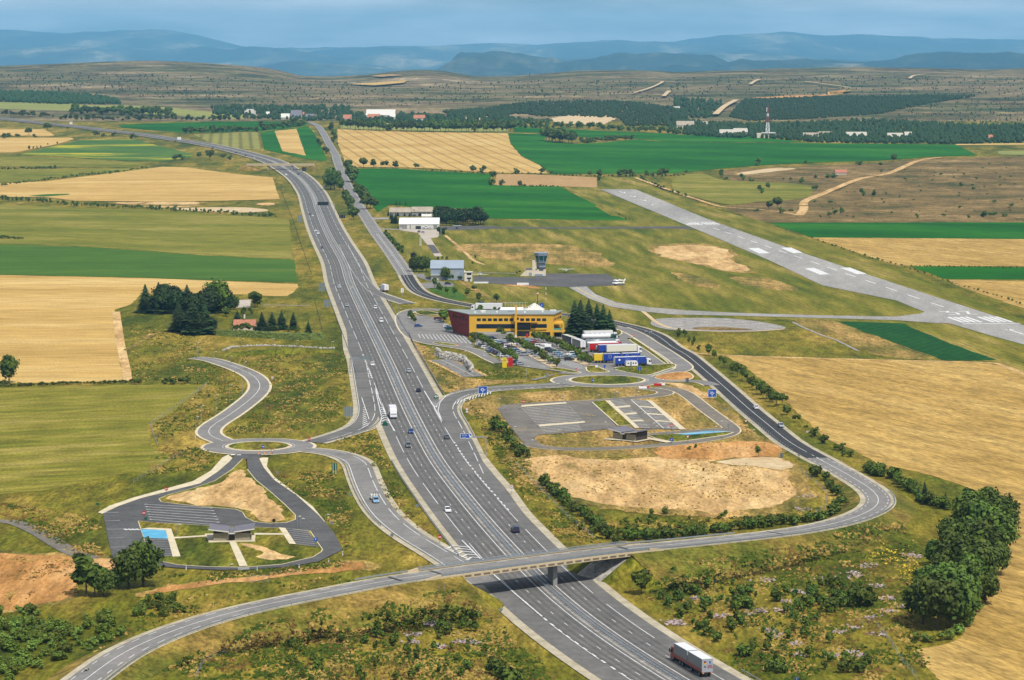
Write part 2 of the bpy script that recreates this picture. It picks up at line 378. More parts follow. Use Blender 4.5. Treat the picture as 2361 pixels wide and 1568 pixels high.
zone('basin', 'pale_dirt', 3, ('c4', [(1150,395),(1400,388),(1640,388),(1770,398),(1810,406),(1780,416),(1640,422),(1480,418),(1300,410)]), smooth=4)
zone('field', 'meadow_far', 1, ('c4', [(-700,340),(500,390),(1000,405),(1400,432),(1890,460),(1950,465),(1975,735),(1700,725),(1200,695),(700,655),(-700,604)]))
zone('field', 'crop_mid', 2, ('c4', [(-700,610),(700,660),(1200,700),(1700,730),(1985,740),(2010,893),(1600,885),(1000,862),(-700,828)]))
zone('field', 'wheat', 1, ('c4', [(-700,830),(1000,865),(1600,890),(2020,905),(1980,965),(1920,990),(1650,975),(1300,965),(950,970),(890,1040),(770,1080)]), ('c7', [(770,70),(800,300),(830,550),(400,558),(-700,566)]))
zone('field', 'meadow', 2, ('c7', [(-700,606),(500,585),(1000,572),(1290,570),(1380,580),(1180,750),(1000,840),(1010,980),(1050,1010),(1170,1050),(1080,1130),(1000,1180)]), ('c10', [(900,60),(600,130),(300,190),(-700,262)]))
for x0, x1 in ((770, 845), (795, 872)):
    ribbon('dirt_track', smooth_line(GL('c7', [(x0,80),((x0+x1)/2-6,300),(x1-8,470),(x1,545)]), 5), -1.1, 1.1, 'dirt', 3)
ribbon('dirt_track', smooth_line(GL('c7', [(850,340),(900,310),(980,265),(1030,228)]), 5), -1.6, 1.6, 'dry_grass', 3)
zone('dirt_ground', 'red_dirt', 2, ('c10', [(-400,640),(300,628),(500,640),(600,650),(760,660),(800,690),(700,720),(560,760),(520,880),(250,955),(60,985),(-400,970)]), smooth=4)
ribbon('dirt_track', smooth_line(GL('c10', [(-60,398),(100,408),(250,470),(400,560),(500,612),(620,650)]), 6), -2.6, 2.6, 'asphalt_brown', 4)
zone('dirt_ground', 'red_dirt', 2, ('c10', [(1010,880),(1150,840),(1400,800),(1800,745),(2100,710),(2361,690),(2480,690),(2440,740),(2361,745),(2000,760),(1800,790),(1400,830),(1100,885)]), smooth=3)
# right of the motorway: crops, airfield, scrub
zone('field', 'wheat_rows', 1, ('c2', [(0,872),(500,892),(1150,900),(1165,970),(1240,1055),(1360,1115),(1420,1172),(1000,1165),(600,1135),(300,1128),(110,1130),(50,1090),(0,960)]))
zone('field', 'pale_field', 1, ('c2', [(20,822),(700,840),(1150,850),(1150,896),(20,870)]))
zone('field', 'crop_green', 1, ('c2', [(1190,850),(1400,870),(1500,870),(1800,885),(2300,905)]), ('c3', [(0,910),(500,920),(900,960),(0,960)]), ('c2', [(2000,935),(1700,930),(1450,900),(1190,893)]))
zone('field', 'crop_green', 1, ('c2', [(1155,900),(1400,907),(1400,950),(1600,972),(1800,962),(2000,942),(2270,962)]), ('c3', [(900,967),(1900,977),(2050,1050),(1700,1060),(1400,1085),(1000,1095),(600,1115),(300,1140),(0,1170)]), ('c2', [(1450,1175),(1362,1114),(1242,1054),(1167,970)]))
zone('airfield_grass', 'airfield', 1, ('D', [(872,520),(905,535),(1000,508),(1120,505),(1430,510),(1300,432),(1380,407),(1480,410),(1600,470),(1760,512),(1880,557),(2100,632),(2420,762),(2760,890),(2760,1010),(2280,835),(1940,742),(1820,737),(1500,735),(1440,747),(1290,715),(1150,692),(1040,685),(985,650),(955,622),(930,585),(905,560)]))
zone('field', 'crop_green', 2, ('c5', [(122,128),(400,128),(600,142),(1000,163),(1035,168),(1035,240),(1500,248),(1960,477),(1650,472),(1000,462),(960,400),(700,390),(640,400),(350,370),(270,420),(200,330),(110,200)]))
zone('field', 'stubble', 2, ('c5', [(1070,166),(1280,166),(1750,187),(1750,255),(1500,248),(1060,240)]))
zone('scrubland', 'scrub', 2, ('c6', [(300,140),(900,110),(1300,95),(1700,65),(3300,10),(3300,490),(640,490),(580,480),(470,440),(330,390),(500,330),(400,220),(320,180)]))
zone('field', 'meadow_far', 3, ('c6', [(0,190),(180,160),(330,205),(640,220),(930,250),(870,330),(560,352),(400,375),(250,350),(80,305),(0,280)]), smooth=3)
zone('dirt_patch', 'pale_dirt', 4, ('c6', [(430,160),(640,130),(820,128),(760,140),(600,158),(470,172)]), smooth=3)
ribbon('dirt_track', smooth_line(GL('c6', [(1830,50),(1650,75),(1450,160),(1250,200),(1000,300),(885,350),(875,400),(845,440)]), 6), -4, 4, 'dirt', 4)
ribbon('dirt_track', smooth_line(GL('c6', [(-260,190),(0,285),(150,335),(300,380),(550,400),(700,415),(845,440)]), 6), -2.2, 2.2, 'dirt', 4)
zone('field', 'crop_green', 2, ('c6', [(640,491),(3300,487),(3300,608),(930,591)]))
zone('field', 'wheat_ripe', 3, ('c6', [(925,591),(3300,609),(3300,790),(1500,782),(1200,682)]))
zone('field', 'crop_green', 2, ('c6', [(1590,786),(3300,800),(3300,880),(1830,871)]))
zone('field', 'wheat_ripe', 3, ('c6', [(1838,876),(3300,900),(3300,1385),(2150,1000),(1900,912)]))
zone('bare_patch', 'dirt', 2, ('c6', [(-120,655),(120,640),(300,660),(420,715),(390,745),(480,790),(515,820),(360,810),(180,770),(0,735),(-110,700)]), smooth=4)
zone('bare_patch', 'dry_grass', 2, ('c6', [(0,830),(150,855),(300,915),(220,925),(90,890)]), smooth=4)
zone('bare_patch', 'dry_grass', 2, ('c6', [(400,870),(600,865),(800,930),(760,945),(560,930)]), smooth=4)
zone('bare_patch', 'dry_grass', 2, ('c5', [(840,650),(1200,640),(1600,660),(1800,760),(1700,780),(1400,760),(1000,720)]), smooth=4)
zone('field', 'crop_dark', 3, ('c9', [(1090,143),(1540,160),(1800,270),(2170,408),(1830,410),(1600,330),(1350,240)]))
zone('field', 'wheat_ripe', 2, ('c9', [(350,378),(1200,402),(1800,418),(2130,428),(2220,450),(2420,515),(3300,830)]), ('c12', [(3300,100),(3300,1500),(1800,1490),(1600,1270),(1830,1230),(1950,1150),(2080,900),(2200,600),(2300,430),(2300,300),(2000,180),(1750,90),(1480,30)]), ('c9', [(1490,1180),(1300,1060),(1020,930),(860,790),(700,620),(480,450)]))
ribbon('dirt_track', smooth_line(GL('c9', [(110,350),(200,365),(500,380),(1000,395),(1500,408),(2100,424),(2230,448),(2420,520),(3300,835)]), 4), -1.4, 1.4, 'dirt', 3)
zone('rough_grass', 'dry_grass', 2, ('c9', [(800,140),(1080,142),(1350,240),(1600,330),(1800,405),(1500,395),(1300,350),(1150,280),(900,190)]), smooth=3)
ribbon('dirt_track', smooth_line(GL('c9', [(800,150),(880,190),(1000,240),(1100,275),(1240,345)]), 5), -.7, .7, 'gravel', 4)
zone('basin', 'gravel', 3, ('c9', [(-120,130),(80,122),(350,125),(560,145),(720,175),(745,195),(600,208),(300,212),(0,205),(-150,170)]), smooth=4)
zone('basin', 'scrub', 4, ('c9', [(140,188),(300,184),(480,194),(520,203),(300,206),(150,200)]), smooth=4)
ribbon('dirt_track', smooth_line(GL('c9', [(-330,35),(-240,60),(-170,110),(-120,150),(0,195),(300,215),(560,212),(745,198)]), 4), -1.1, 1.1, 'pale_dirt', 4)
# plateau: clearings and tracks far off
zone('field', 'wheat', 1, ('c2', [(90,578),(300,565),(470,553),(450,570),(250,588)]))
zone('field', 'stubble', 1, ('c2', [(60,530),(300,515),(450,518),(300,530)]))
zone('quarry', 'pale_dirt', 1, ('c2', [(1440,800),(1560,780),(1780,770),(1880,800),(1780,850),(1600,838),(1470,830)]))
zone('bare_patch', 'pale_dirt', 1, ('c2', [(760,798),(1000,785),(1200,795),(900,812)]))
zone('bare_patch', 'red_dirt', 1, ('c3', [(520,660),(760,645),(1000,640),(1160,618),(1150,632),(960,652),(600,665)]))
zone('field', 'wheat', 1, ('c3', [(1900,973),(2400,967),(2400,978),(1900,980)]))
zone('field', 'pale_field', 1, ('c3', [(2180,1020),(3300,1005),(3300,1050),(2200,1045)]))
for pts, wd in (([(515,582),(545,560),(575,548)], 9), ([(1590,542),(1610,525),(1650,517),(1700,512)], 9), ([(880,562),(1050,585),(1190,605)], 7), ([(280,790),(340,735),(420,690)], 11)):
    ribbon('dirt_track', [p + Vector((0, 0, 5)) for p in smooth_line(GL('c3', pts), 6)], -wd/2, wd/2, 'pale_dirt', 1)
for pts, wd in (([(2200,665),(2225,640),(2240,628)], 9), ([(2000,640),(2100,610),(2170,580),(2195,562)], 7)):
    ribbon('dirt_track', [p + Vector((0, 0, 5)) for p in smooth_line(GL('c2', pts), 6)], -wd/2, wd/2, 'pale_dirt', 1)

# ------------------------------------------------------------------ motorway
def relax(line, k):
    for _ in range(k): line = [line[0]] + [(a+2*b+c)/4 for a, b, c in zip(line, line[1:], line[2:])] + [line[-1]]
    return line
def drape(line): return [Vector((p.x, p.y, terrain(p.x, p.y))) for p in line]
far = GL('c1', [(-160,782),(0,800),(200,825),(400,845),(640,873),(800,893),(950,908),(1100,933),(1300,962),(1500,1000),(1700,1050),(1850,1098)]) + GL('c4', [(1990,170),(2060,235),(2105,300),(2140,390)])
near = GL('c4', [(2190,520),(2250,640),(2320,765)]) + GL('c8', [(80,-120),(150,30),(215,165),(296,330),(375,500),(450,670),(528,830),(600,970),(660,1080),(720,1175)]) + \
    GL('c11', [(788,150),(880,270),(970,385),(1075,500),(1190,625),(1395,845),(1640,1055),(1900,1240),(2260,1467),(2700,1720)])
MWAY = drape(relax(resample(smooth_line(far+near, 6), 12), 14))[::-1]      # runs away from the camera: offsets to the right of the picture are positive
MS = walk(MWAY)
def m_at(c, x, y):                                     # index along the motorway nearest a reading
    p = G(c, x, y); return min(range(len(MWAY)), key=lambda i: (MWAY[i]-p).length)
D_EXIT, D_MERGE, D_REXIT = (MS[m_at(*a)] for a in (('c8', 440, 650), ('c11', 1170, 605), ('c8', 590, 950)))
def wl(i): d = MS[i]; return -12.7 - 2.6*sm((d-D_EXIT)/10)*(1-sm((d-D_EXIT-150)/120)) - 2.4*sm((D_MERGE-d)/25)
def wr(i): d = MS[i]; return 13.2 + 1.6*sm((d-D_REXIT+160)/60)*(1-sm((d-D_REXIT-45)/10))
def var_strip(line, fa, fb, layer, name, m, parent=None):
    n_ = len(line)-1; mb = MB()
    e_ = eps(); l2 = [Vector((p.x, p.y, p.z+e_+lift(p, layer))) for p in line]
    a = offset_line(l2, lambda t: fa(round(t*n_))); b = offset_line(l2, lambda t: fb(round(t*n_)))
    for p, r in zip(a, b): mb.v += [tuple(p), tuple(r)]
    for i in range(n_): mb.f.append((2*i, 2*i+1, 2*i+3, 2*i+2))
    o = mb.build(name, m, parent)
    if not parent: tag(o, kind='structure')
    return o
var_strip(MWAY, lambda i: wl(i)-2.4, lambda i: wr(i)+2.4, 5, 'motorway_verge', 'concrete_verge')
motorway = var_strip(MWAY, wl, wr, 6, 'motorway', 'asphalt')
for a_ in (-7.7, -4.2, 4.2, 7.7):
    for b_ in (-.85, .85): ribbon('tyre_track', MWAY, a_+b_-.38, a_+b_+.38, 'asphalt_worn', 6.5, motorway)
var_strip(MWAY, lambda i: -1.5, lambda i: 1.5, 7, 'central_reserve', 'gravel', motorway)
mk = MB()
for s_ in (-1, 1): solid(MWAY, s_*2.45, .24, 8, mk)
for s_ in (-1, 1): dashes(MWAY, s_*5.95, .17, 3, 10, 8, mb=mk)
nearM = MWAY[:m_at('c1', 1000, 915)]
dashes(nearM, -9.4, .22, 39, 13, 8, start=4, mb=mk); dashes(nearM, 9.4, .22, 39, 13, 8, start=20, mb=mk)
# thick dashes of the exit and entry lanes
dashes(MWAY, -9.4-.3, .5, 3, 3.5, 9, start=D_EXIT+62, end=D_EXIT+150, mb=mk)
dashes(MWAY, 9.6, .5, 3, 3.5, 9, start=D_REXIT-150, end=D_REXIT-8, mb=mk)
dashes(MWAY, -9.3, .5, 3, 3.5, 9, start=0, end=D_MERGE-55, mb=mk)
mk.build('lane_marking', 'paint', motorway)

# ------------------------------------------------------------------ ramps and other roads
def line(c_pts, step=4, k=6, zs=None):
    pts = []
    for c, l in c_pts:
        for p in l: pts.append(G(c, p[0], p[1], p[2] if len(p) > 2 else None))
    return relax(resample(smooth_line(pts, 8), step), k)
def road(name, ln, half, m, layer, verge=1.6, vm='concrete_verge', vl=4.5):
    if verge: ribbon('road_verge', ln, -half-verge, half+verge, vm, min(layer-1, vl))
    return ribbon(name, ln, -half, half, m, layer)
def marks(parent, *items):
    mb = MB()
    for it in items:
        if it[0] == 's': solid(it[1], it[2], it[3], it[4], mb)
        else: dashes(it[1], it[2], it[3], it[4], it[5], it[6], mb=mb)
    return mb.build('lane_marking', 'paint', parent)
EXL = line([('c8', [(150,400),(172,520),(195,640),(210,730),(203,795),(160,850),(90,887),(0,915),(-90,945),(-170,965)])])
r = road('exit_ramp', EXL, 4.0, 'asphalt', 7, 1.8); marks(r, ('s', EXL, 3.6, .2, 9), ('d', EXL, -2.4, .25, 20, 6, 9))
ENL = line([('c7', [(2040,1012),(2180,1020),(2270,1034)]), ('c8', [(60,1062),(137,1096)]), ('c11', [(178,105),(232,225),(325,362),(485,495),(680,612),(830,710),(1000,830)])])
r = road('entry_ramp', ENL, 3.9, 'asphalt_old', 7, 1.8); marks(r, ('s', ENL, 3.4, .25, 9), ('d', ENL, -2.3, .25, 20, 6, 9))
EXR = line([('c8', [(930,1180),(870,1040),(815,920),(770,830),(738,775),(730,730),(750,690),(800,655),(880,628),(1000,608),(1150,597),(1300,590),(1450,583),(1560,576)])])
r = road('exit_ramp', EXR, 4.2, 'asphalt', 7, 1.8); marks(r, ('s', EXR[40:], -3.7, .2, 9), ('d', EXR, 2.6, .25, 20, 6, 9), ('d', EXR[45:80], 3.4, .5, 1.5, 1.5, 9))
# the old main road beside the motorway
NRD = line([('c1', [(2085,825),(2140,850),(2180,900),(2220,975),(2270,1060)]), ('c5', [(-8,60),(25,150),(60,230),(115,335),(190,450),(262,560),(330,650),(405,755),(465,845)])], 10, 4)
NRD2 = line([('c5', [(465,845),(500,905),(545,955),(620,990),(730,1020),(880,1048),(1000,1068)]), ('P2', [(-200,290),(100,312),(400,345),(850,395),(1270,488),(1700,585),(2050,720),(2352,955)]),
             ('c9', [(60,355),(200,470),(350,600),(500,735),(640,850),(780,965)]), ('c12', [(960,-30),(1130,60),(1240,125)])], 6, 6)
r = road('main_road', NRD, 3.7, 'asphalt_old', 6, 1.6, 'gravel'); marks(r, ('d', NRD, 0, .18, 3, 10, 8), ('s', NRD[-40:], -.6, .2, 8), ('s', NRD[-40:], .6, .2, 8))
r = road('main_road', NRD2, 3.8, 'asphalt_new', 6, 1.8); marks(r, ('d', NRD2[130:], 0, .25, 3, 2.6, 8), ('s', NRD2[:130], 0, .2, 8), ('s', NRD2[:24], 2, .15, 8))
UND = line([('c7', [(1310,392),(1400,397),(1500,428),(1620,470),(1715,520),(1755,580),(1725,640),(1640,712),(1540,785),(1450,840),(1400,890),(1425,925),(1530,965)])])
r = road('access_road', UND, 3.9, 'asphalt_old', 6, 1.0, 'kerb_stone'); marks(r, ('s', UND, 0, .25, 8))

def disc_pts(c, r_, n=48): return [Vector((c.x+r_*math.cos(2*math.pi*i/n), c.y+r_*math.sin(2*math.pi*i/n), 0)) for i in range(n)]
def kerb(name, pts, closed=False, w_=.32, h=.13, parent=None, m='kerb_stone', base=4):
    l = [Vector((p.x, p.y, p.z + lift(p, base))) for p in pts]
    if closed: l = l + [l[0], l[1]]
    a, b = offset_line(l, -w_/2), offset_line(l, w_/2); mb = MB(); k = 0
    for p, r_ in zip(a, b): mb.v += [(p.x, p.y, p.z-.05), (p.x, p.y, p.z+h), (r_.x, r_.y, r_.z+h), (r_.x, r_.y, r_.z-.05)]
    for i in range(len(l)-1):
        for j in range(3): mb.f.append((4*i+j, 4*i+j+1, 4*i+4+j+1, 4*i+4+j))
    o = mb.build(name, m, parent)
    if not parent: tag(o, kind='structure')
    return o
def roundabout(c, ri, ro):
    sheet('roundabout_verge', disc_pts(c, ro+1.2), 'kerb_stone', 5)
    rb = sheet('roundabout', disc_pts(c, ro), 'asphalt_old', 8)
    sheet('roundabout_apron', disc_pts(c, ri+1.1), 'kerb_stone', 9, parent=rb)
    isl = sheet('roundabout_island', disc_pts(c, ri), 'verge_grass', 10, parent=rb)
    kerb('kerb', disc_pts(c, ri), True, .4, .12, rb, base=9)
    mb = MB(); l = disc_pts(c, ri+1.9) ; l = l+[l[0]]; solid(l, 0, .18, 10, mb); mb.build('lane_marking', 'paint', rb)
RBL, RBR = G('c7', 1745, 992), G('c8', 1820, 545)
roundabout(RBL, 10.4, 18.6); roundabout(RBR, 15.0, 22.6)

# ------------------------------------------------------------------ rest area left of the motorway
def cz(name, m, layer, c, pts, smooth=0, parent=None): return sheet(name, GL(c, pts), m, layer, smooth=smooth, parent=parent)
cz('pavement', 'kerb_stone', 4, 'c10', [(1570,-25),(1480,72),(1350,152),(1150,205),(950,255),(800,310),(690,350),(660,340),(740,295),(900,240),(1100,185),(1300,130),(1420,60),(1500,-30),(1540,-50)])
cz('pavement', 'kerb_stone', 4, 'c10', [(1745,-25),(1765,40),(1830,120),(1980,225),(2140,370),(2165,405),(2195,405),(2110,300),(1980,200),(1850,100),(1800,30),(1810,-30),(1770,-30)])
pk = cz('car_park', 'asphalt_mid', 5, 'c10', [(1600,-60),(1545,0),(1470,65),(1350,145),(1150,195),(950,245),(800,298),(695,348),(720,480),(750,610),(762,655),(850,680),(1000,690),(1150,712),(1300,722),(1500,730),(1700,726),(1950,708),(2150,672),(2275,612),(2312,592),(2255,480),(2150,360),(2000,225),(1850,122),(1780,40),(1750,-20),(1765,-50),(1690,-60)])
tri = GL('c10', [(1660,-20),(1665,50),(1720,120),(1830,210),(1920,290),(1990,360),(1990,390),(1930,410),(1820,415),(1720,405),(1660,375),(1640,340),(1590,320),(1400,305),(1200,285),(1090,270),(1075,250),(1130,225),(1300,180),(1450,130),(1570,50),(1640,-20)])
sheet('grass_island', tri, 'verge_grass', 7); kerb('kerb', tri, True, .5)
cz('dirt_ground', 'dirt', 8, 'c10', [(1625,60),(1680,110),(1760,190),(1850,280),(1930,370),(1900,405),(1740,400),(1680,340),(1600,312),(1400,295),(1180,265),(1150,240),(1300,190),(1480,140)], smooth=3)
isl = GL('c10', [(935,400),(1050,412),(1200,420),(1400,432),(1690,442),(1880,448),(2090,468),(2150,560),(2172,590),(2165,608),(2110,642),(1900,692),(1650,712),(1400,708),(1200,695),(1080,670),(1010,635),(990,560),(955,460)])
sheet('grass_island', isl, 'verge_grass', 7); kerb('kerb', isl, True, .5)
cz('car_park_bay', 'blue_paint', 8, 'c10', [(950,455),(1118,462),(1135,522),(972,515)])
cz('car_park_bay', 'asphalt_mid', 8, 'c10', [(972,515),(1135,522),(1170,642),(1005,632)])
cz('car_park_bay', 'asphalt_mid', 8, 'c10', [(1925,450),(2078,472),(2150,578),(1995,558)])
cz('footpath', 'kerb_stone', 9, 'c10', [(1000,448),(1155,455),(1218,642),(1165,644),(1118,466),(950,456)])
cz('footpath', 'kerb_stone', 9, 'c10', [(1880,446),(1925,450),(1997,559),(1952,556)])
cz('footpath', 'kerb_stone', 9, 'c10', [(1170,512),(1390,498),(1390,508),(1172,522)])
cz('footpath', 'kerb_stone', 9, 'c10', [(1715,484),(1912,486),(1915,496),(1715,496)])
cz('footpath', 'kerb_stone', 9, 'c10', [(1545,540),(1590,540),(1672,708),(1615,708)])
cz('footpath', 'kerb_stone', 8, 'c10', [(1380,488),(1410,548),(1725,540),(1690,480)])
cz('dirt_ground', 'dirt', 8, 'c10', [(1620,550),(1720,560),(1900,625),(2000,640),(1960,655),(1800,665),(1700,640),(1760,630),(1680,585)], smooth=3)
def stall_lines(parent, c, a, b, n, layer, w_=.14, dots=False):
    """n + 1 painted lines between the two edges a = (p, q) and b = (p, q)"""
    mb = MB(); A0, A1, B0, B1 = (G(c, *p) for p in (*a, *b))
    for i in range(n+1):
        p, r_ = A0.lerp(A1, i/n), B0.lerp(B1, i/n)
        solid([p, r_], 0, w_, layer, mb)
        if dots:
            for e in (p, r_): solid([e - (r_-p).normalized()*.5, e + (r_-p).normalized()*.5], 0, .7, layer, mb)
    mb.build('bay_marking', 'paint', parent)
stall_lines(pk, 'c10', [(985,288),(1020,390)], [(1425,313),(1480,428)], 6, 7, .3, True)
stall_lines(pk, 'c10', [(700,345),(745,578)], [(800,342),(850,575)], 4, 7, .2)
stall_lines(pk, 'c10', [(980,528),(1010,635)], [(1138,530),(1170,640)], 7, 10)
stall_lines(pk, 'c10', [(1930,452),(1998,558)], [(2080,470),(2150,575)], 7, 10)
mb = MB()
for x in (848, 876, 902, 930): solid(GL('c10', [(x-9,459),(x+9,457)]), 0, 2.2, 7, mb)
for y in (714, 721, 728): solid(GL('c10', [(1606,y),(1682,y-2)]), 0, .45, 7, mb)
for x in (1570, 1612): solid(GL('c7', [(x-14,1050),(x+14,1049)]), 0, 1.6, 7, mb)
for x in range(1745, 1830, 22): solid(GL('c7', [(x-7,1048),(x+5,1047)]), 0, .6, 9, mb)
mb.build('crossing_marking', 'paint', pk)

# ------------------------------------------------------------------ service area right of the motorway
zone('rough_grass', 'dry_grass', 2, ('D', [(1060,935),(1100,915),(1300,900),(1500,890),(1560,885),(1640,905),(1700,960),(1800,1050),(1815,1075),(1700,1045),(1500,1050),(1230,1062),(1190,1040),(1140,980)]))
zone('rough_grass', 'dry_grass', 2, ('c8', [(490,275),(560,300),(620,330),(690,500),(1000,535),(1200,540),(1300,552),(1000,578),(760,628),(720,615),(640,520),(560,390)]))
zone('dirt_ground', 'dirt', 3, ('D', [(1205,1062),(1300,1052),(1400,1062),(1480,1058),(1560,1045),(1640,1052),(1740,1062),(1815,1080),(1820,1110),(1835,1140),(1790,1165),(1690,1182),(1600,1178),(1480,1172),(1330,1150),(1250,1110),(1225,1085)]), smooth=3)
zone('dirt_ground', 'red_dirt', 3, ('c9', [(-150,1010),(0,965),(300,965),(560,955),(680,985),(740,1030),(640,1070),(400,1080),(0,1075),(-120,1050)]), smooth=3)
zone('dirt_ground', 'pale_dirt', 4, ('c9', [(300,1090),(600,1062),(740,1090),(785,1125),(700,1140),(500,1120)]), smooth=3)
zone('dirt_ground', 'dirt', 3, ('c9', [(-90,560),(0,560),(180,600),(240,660),(110,650),(0,580)]), smooth=3)
svc = zone('car_park', 'asphalt_old', 6, ('c8', [(920,250),(960,205),(1100,190),(1440,255),(1540,245),(1700,265),(1900,240),(1925,212),(1885,180),(1910,185),(1990,215),(2130,295),(2240,370),(2330,440),(2345,460),(2320,482),(2220,500),(2160,520),(2080,520),(1900,505),(1650,505),(1480,500),(1400,530),(1330,545),(1300,540),(1480,500),(1520,490),(1230,450),(1130,430),(1040,350),(950,290)]))
zone('car_park', 'asphalt_old', 7, ('c8', [(480,130),(520,105),(600,112),(700,130),(760,190),(830,215),(930,312),(925,325),(800,312),(620,290),(540,258),(490,200)]))
RING = line([('c8', [(900,78),(800,80),(700,72),(600,60),(520,66),(460,90),(438,125),(455,185),(505,245),(600,288),(740,312),(880,330),(970,362),(1050,405),(1110,430)])])
road('service_road', RING, 3.3, 'asphalt_old', 7, .8, 'kerb_stone', 6.4)
SE = line([('c8', [(1905,188),(2000,225),(2120,300),(2240,375),(2335,445),(2340,470),(2240,500),(2150,530)])])
road('service_road', SE, 3.4, 'asphalt_old', 7, .8, 'kerb_stone', 6.4)
SE2 = line([('c8', [(2100,555),(2200,548),(2300,548)]), ('c9', [(0,552),(100,550),(190,545),(260,580)])]); road('service_road', SE2, 3.2, 'asphalt_old', 7, .8, 'kerb_stone')
def island(c, pts, m='verge_grass', smooth=3):
    p = smooth_line(GL(c, pts), smooth, True) if smooth else GL(c, pts)
    sheet('grass_island', p, m, 10); kerb('kerb', p, True, .6, .14, base=8)
island('c8', [(1870,472),(1905,458),(2050,450),(2250,436),(2278,455),(2200,480),(2090,512),(1960,495)])
island('c8', [(1965,272),(1995,264),(2100,330),(2215,415),(2228,437),(2195,425),(2090,350)])
island('c8', [(1405,466),(1500,464),(1610,486),(1640,496),(1560,494)])
island('c8', [(1680,458),(1735,450),(1800,475),(1830,490),(1700,492)])
island('c8', [(1690,250),(1690,215),(1880,205),(1918,225),(1890,245),(1800,262)])
island('c8', [(640,292),(700,292),(810,308),(790,314),(700,306)])
island('c8', [(525,82),(580,74),(660,88),(690,100),(600,108),(545,100)])
island('c8', [(2140,525),(2200,505),(2340,490),(2400,520),(2360,545),(2200,545)], 'red_dirt')
# planted strips with pale gravel between the rows of parked cars
for a, b in (([(1035,262),(1130,268)], [(1430,420),(1490,428)]), ([(1230,250),(1300,250)], [(1700,412),(1740,408)]), ([(1500,350),(1560,352)], [(1700,448),(1740,445)])): pass
def tree_strip(c, p, r_, half=1.6):
    l = resample([G(c, *p), G(c, *r_)], 4); ribbon('planting_strip', l, -half, half, 'pale_dirt', 8); kerb('kerb', offset_line(l, -half), False, .3, .13, base=8); kerb('kerb', offset_line(l, half), False, .3, .13, base=8)
tree_strip('P1', (980,740), (2030,1290)); tree_strip('P1', (1560,800), (2352,1130)); tree_strip('P2', (260,1010), (870,1250))
zone('rough_grass', 'verge_grass', 8, ('P1', [(440,745),(480,690),(560,740),(640,800),(800,930),(1000,1060),(1080,1100),(1085,1170),(980,1090),(800,980),(620,900)]))
mb = MB()
for a, b, n in (([(640,300),(900,320)], [(520,210),(760,205)], 0),): pass
stall_lines(svc, 'P1', [(1390,1085),(1960,1290)], [(1290,1130),(1800,1290)], 16, 8, .3)
stall_lines(svc, 'P2', [(480,1140),(840,1270)], [(330,1190),(640,1310)], 12, 8, .3)
stall_lines(svc, 'c8', [(560,262),(900,300)], [(545,235),(840,240)], 12, 9, .3)
# rest area beyond the exit ramp
lot = cz('car_park', 'asphalt_rest', 6, 'c8', [(1078,738),(1110,712),(1530,683),(1715,690),(1890,862),(1780,880),(1560,900),(1350,915),(1325,940),(1380,985),(1300,985),(1245,960),(1160,850)])
PER = line([('P8', [(600,104),(690,108),(780,118),(822,136),(790,158),(600,176),(400,192),(200,207),(20,217),(-200,235),(-330,250)])]); road('service_road', PER, 3.0, 'asphalt_brown', 6, .7, 'kerb_stone')
EST = line([('P8', [(760,96),(880,112),(985,170),(1100,262),(1220,350),(1318,425),(1305,455),(1200,490),(1000,520),(850,540),(650,552),(400,570),(100,580),(-100,572),(-220,555),(-290,530)])]); road('service_road', EST, 2.8, 'asphalt_brown', 7, .6, 'kerb_stone')
INN = line([('P8', [(640,468),(760,462),(860,452),(1100,434),(1230,424),(1300,420)])]); road('service_road', INN, 3.4, 'asphalt_brown', 6, .6, 'kerb_stone')
lot2 = cz('car_park', 'asphalt_rest', 7, 'P8', [(350,205),(470,190),(640,200),(905,425),(600,418),(545,370)])
cz('footpath', 'kerb_stone', 9, 'P8', [(325,205),(365,203),(595,415),(560,418)]); cz('footpath', 'kerb_stone', 9, 'P8', [(650,202),(690,205),(955,428),(905,428)])
for k in range(3):
    t = (k+1)/4
    a = Vector((365+(600-365)*t, 203+212*t)); b = Vector((480+200*t, 192+222*t)); cz('footpath', 'kerb_stone', 9, 'P8', [(a.x-8,a.y-6),(b.x-14,b.y-8),(b.x,b.y+4),(a.x+4,a.y+5)])
    a = Vector((540+225*t, 196+218*t)); b = Vector((660+245*t, 205+220*t)); cz('footpath', 'kerb_stone', 9, 'P8', [(a.x-6,a.y-5),(b.x-8,b.y-6),(b.x+2,b.y+3),(a.x+4,a.y+4)])
stall_lines(lot2, 'P8', [(368,206),(595,414)], [(465,196),(675,412)], 20, 9, .42); stall_lines(lot2, 'P8', [(545,198),(765,412)], [(655,205),(900,424)], 20, 9, .42)
marks(lot2, ('s', resample(GL('P8', [(530,198),(780,418)]), 5), 0, .4, 9))
stall_lines(lot, 'c8', [(1243,727),(1355,845)], [(1540,702),(1655,828)], 12, 8, .42, True); stall_lines(lot, 'c8', [(1362,860),(1385,898)], [(1625,842),(1650,880)], 4, 8, .42)
cz('footpath', 'kerb_stone', 9, 'c8', [(1240,715),(1540,695),(1545,705),(1243,727)]); cz('footpath', 'kerb_stone', 9, 'c8', [(1355,848),(1665,824),(1672,834),(1362,860)])
cz('car_park_bay', 'blue_paint', 9, 'P8', [(880,462),(1000,452),(1130,438),(1200,440),(1300,444),(1200,452),(1050,464),(950,470)])
gi = GL('P8', [(228,215),(330,200),(540,392),(430,398)]); sheet('grass_island', gi, 'verge_grass', 9); kerb('kerb', gi, True, .5, base=7)
gi = GL('P8', [(650,470),(860,462),(1250,446),(1320,448),(1260,470),(1000,508),(850,525),(720,495)]); sheet('grass_island', gi, 'verge_grass', 8); kerb('kerb', gi, True, .5, base=7)
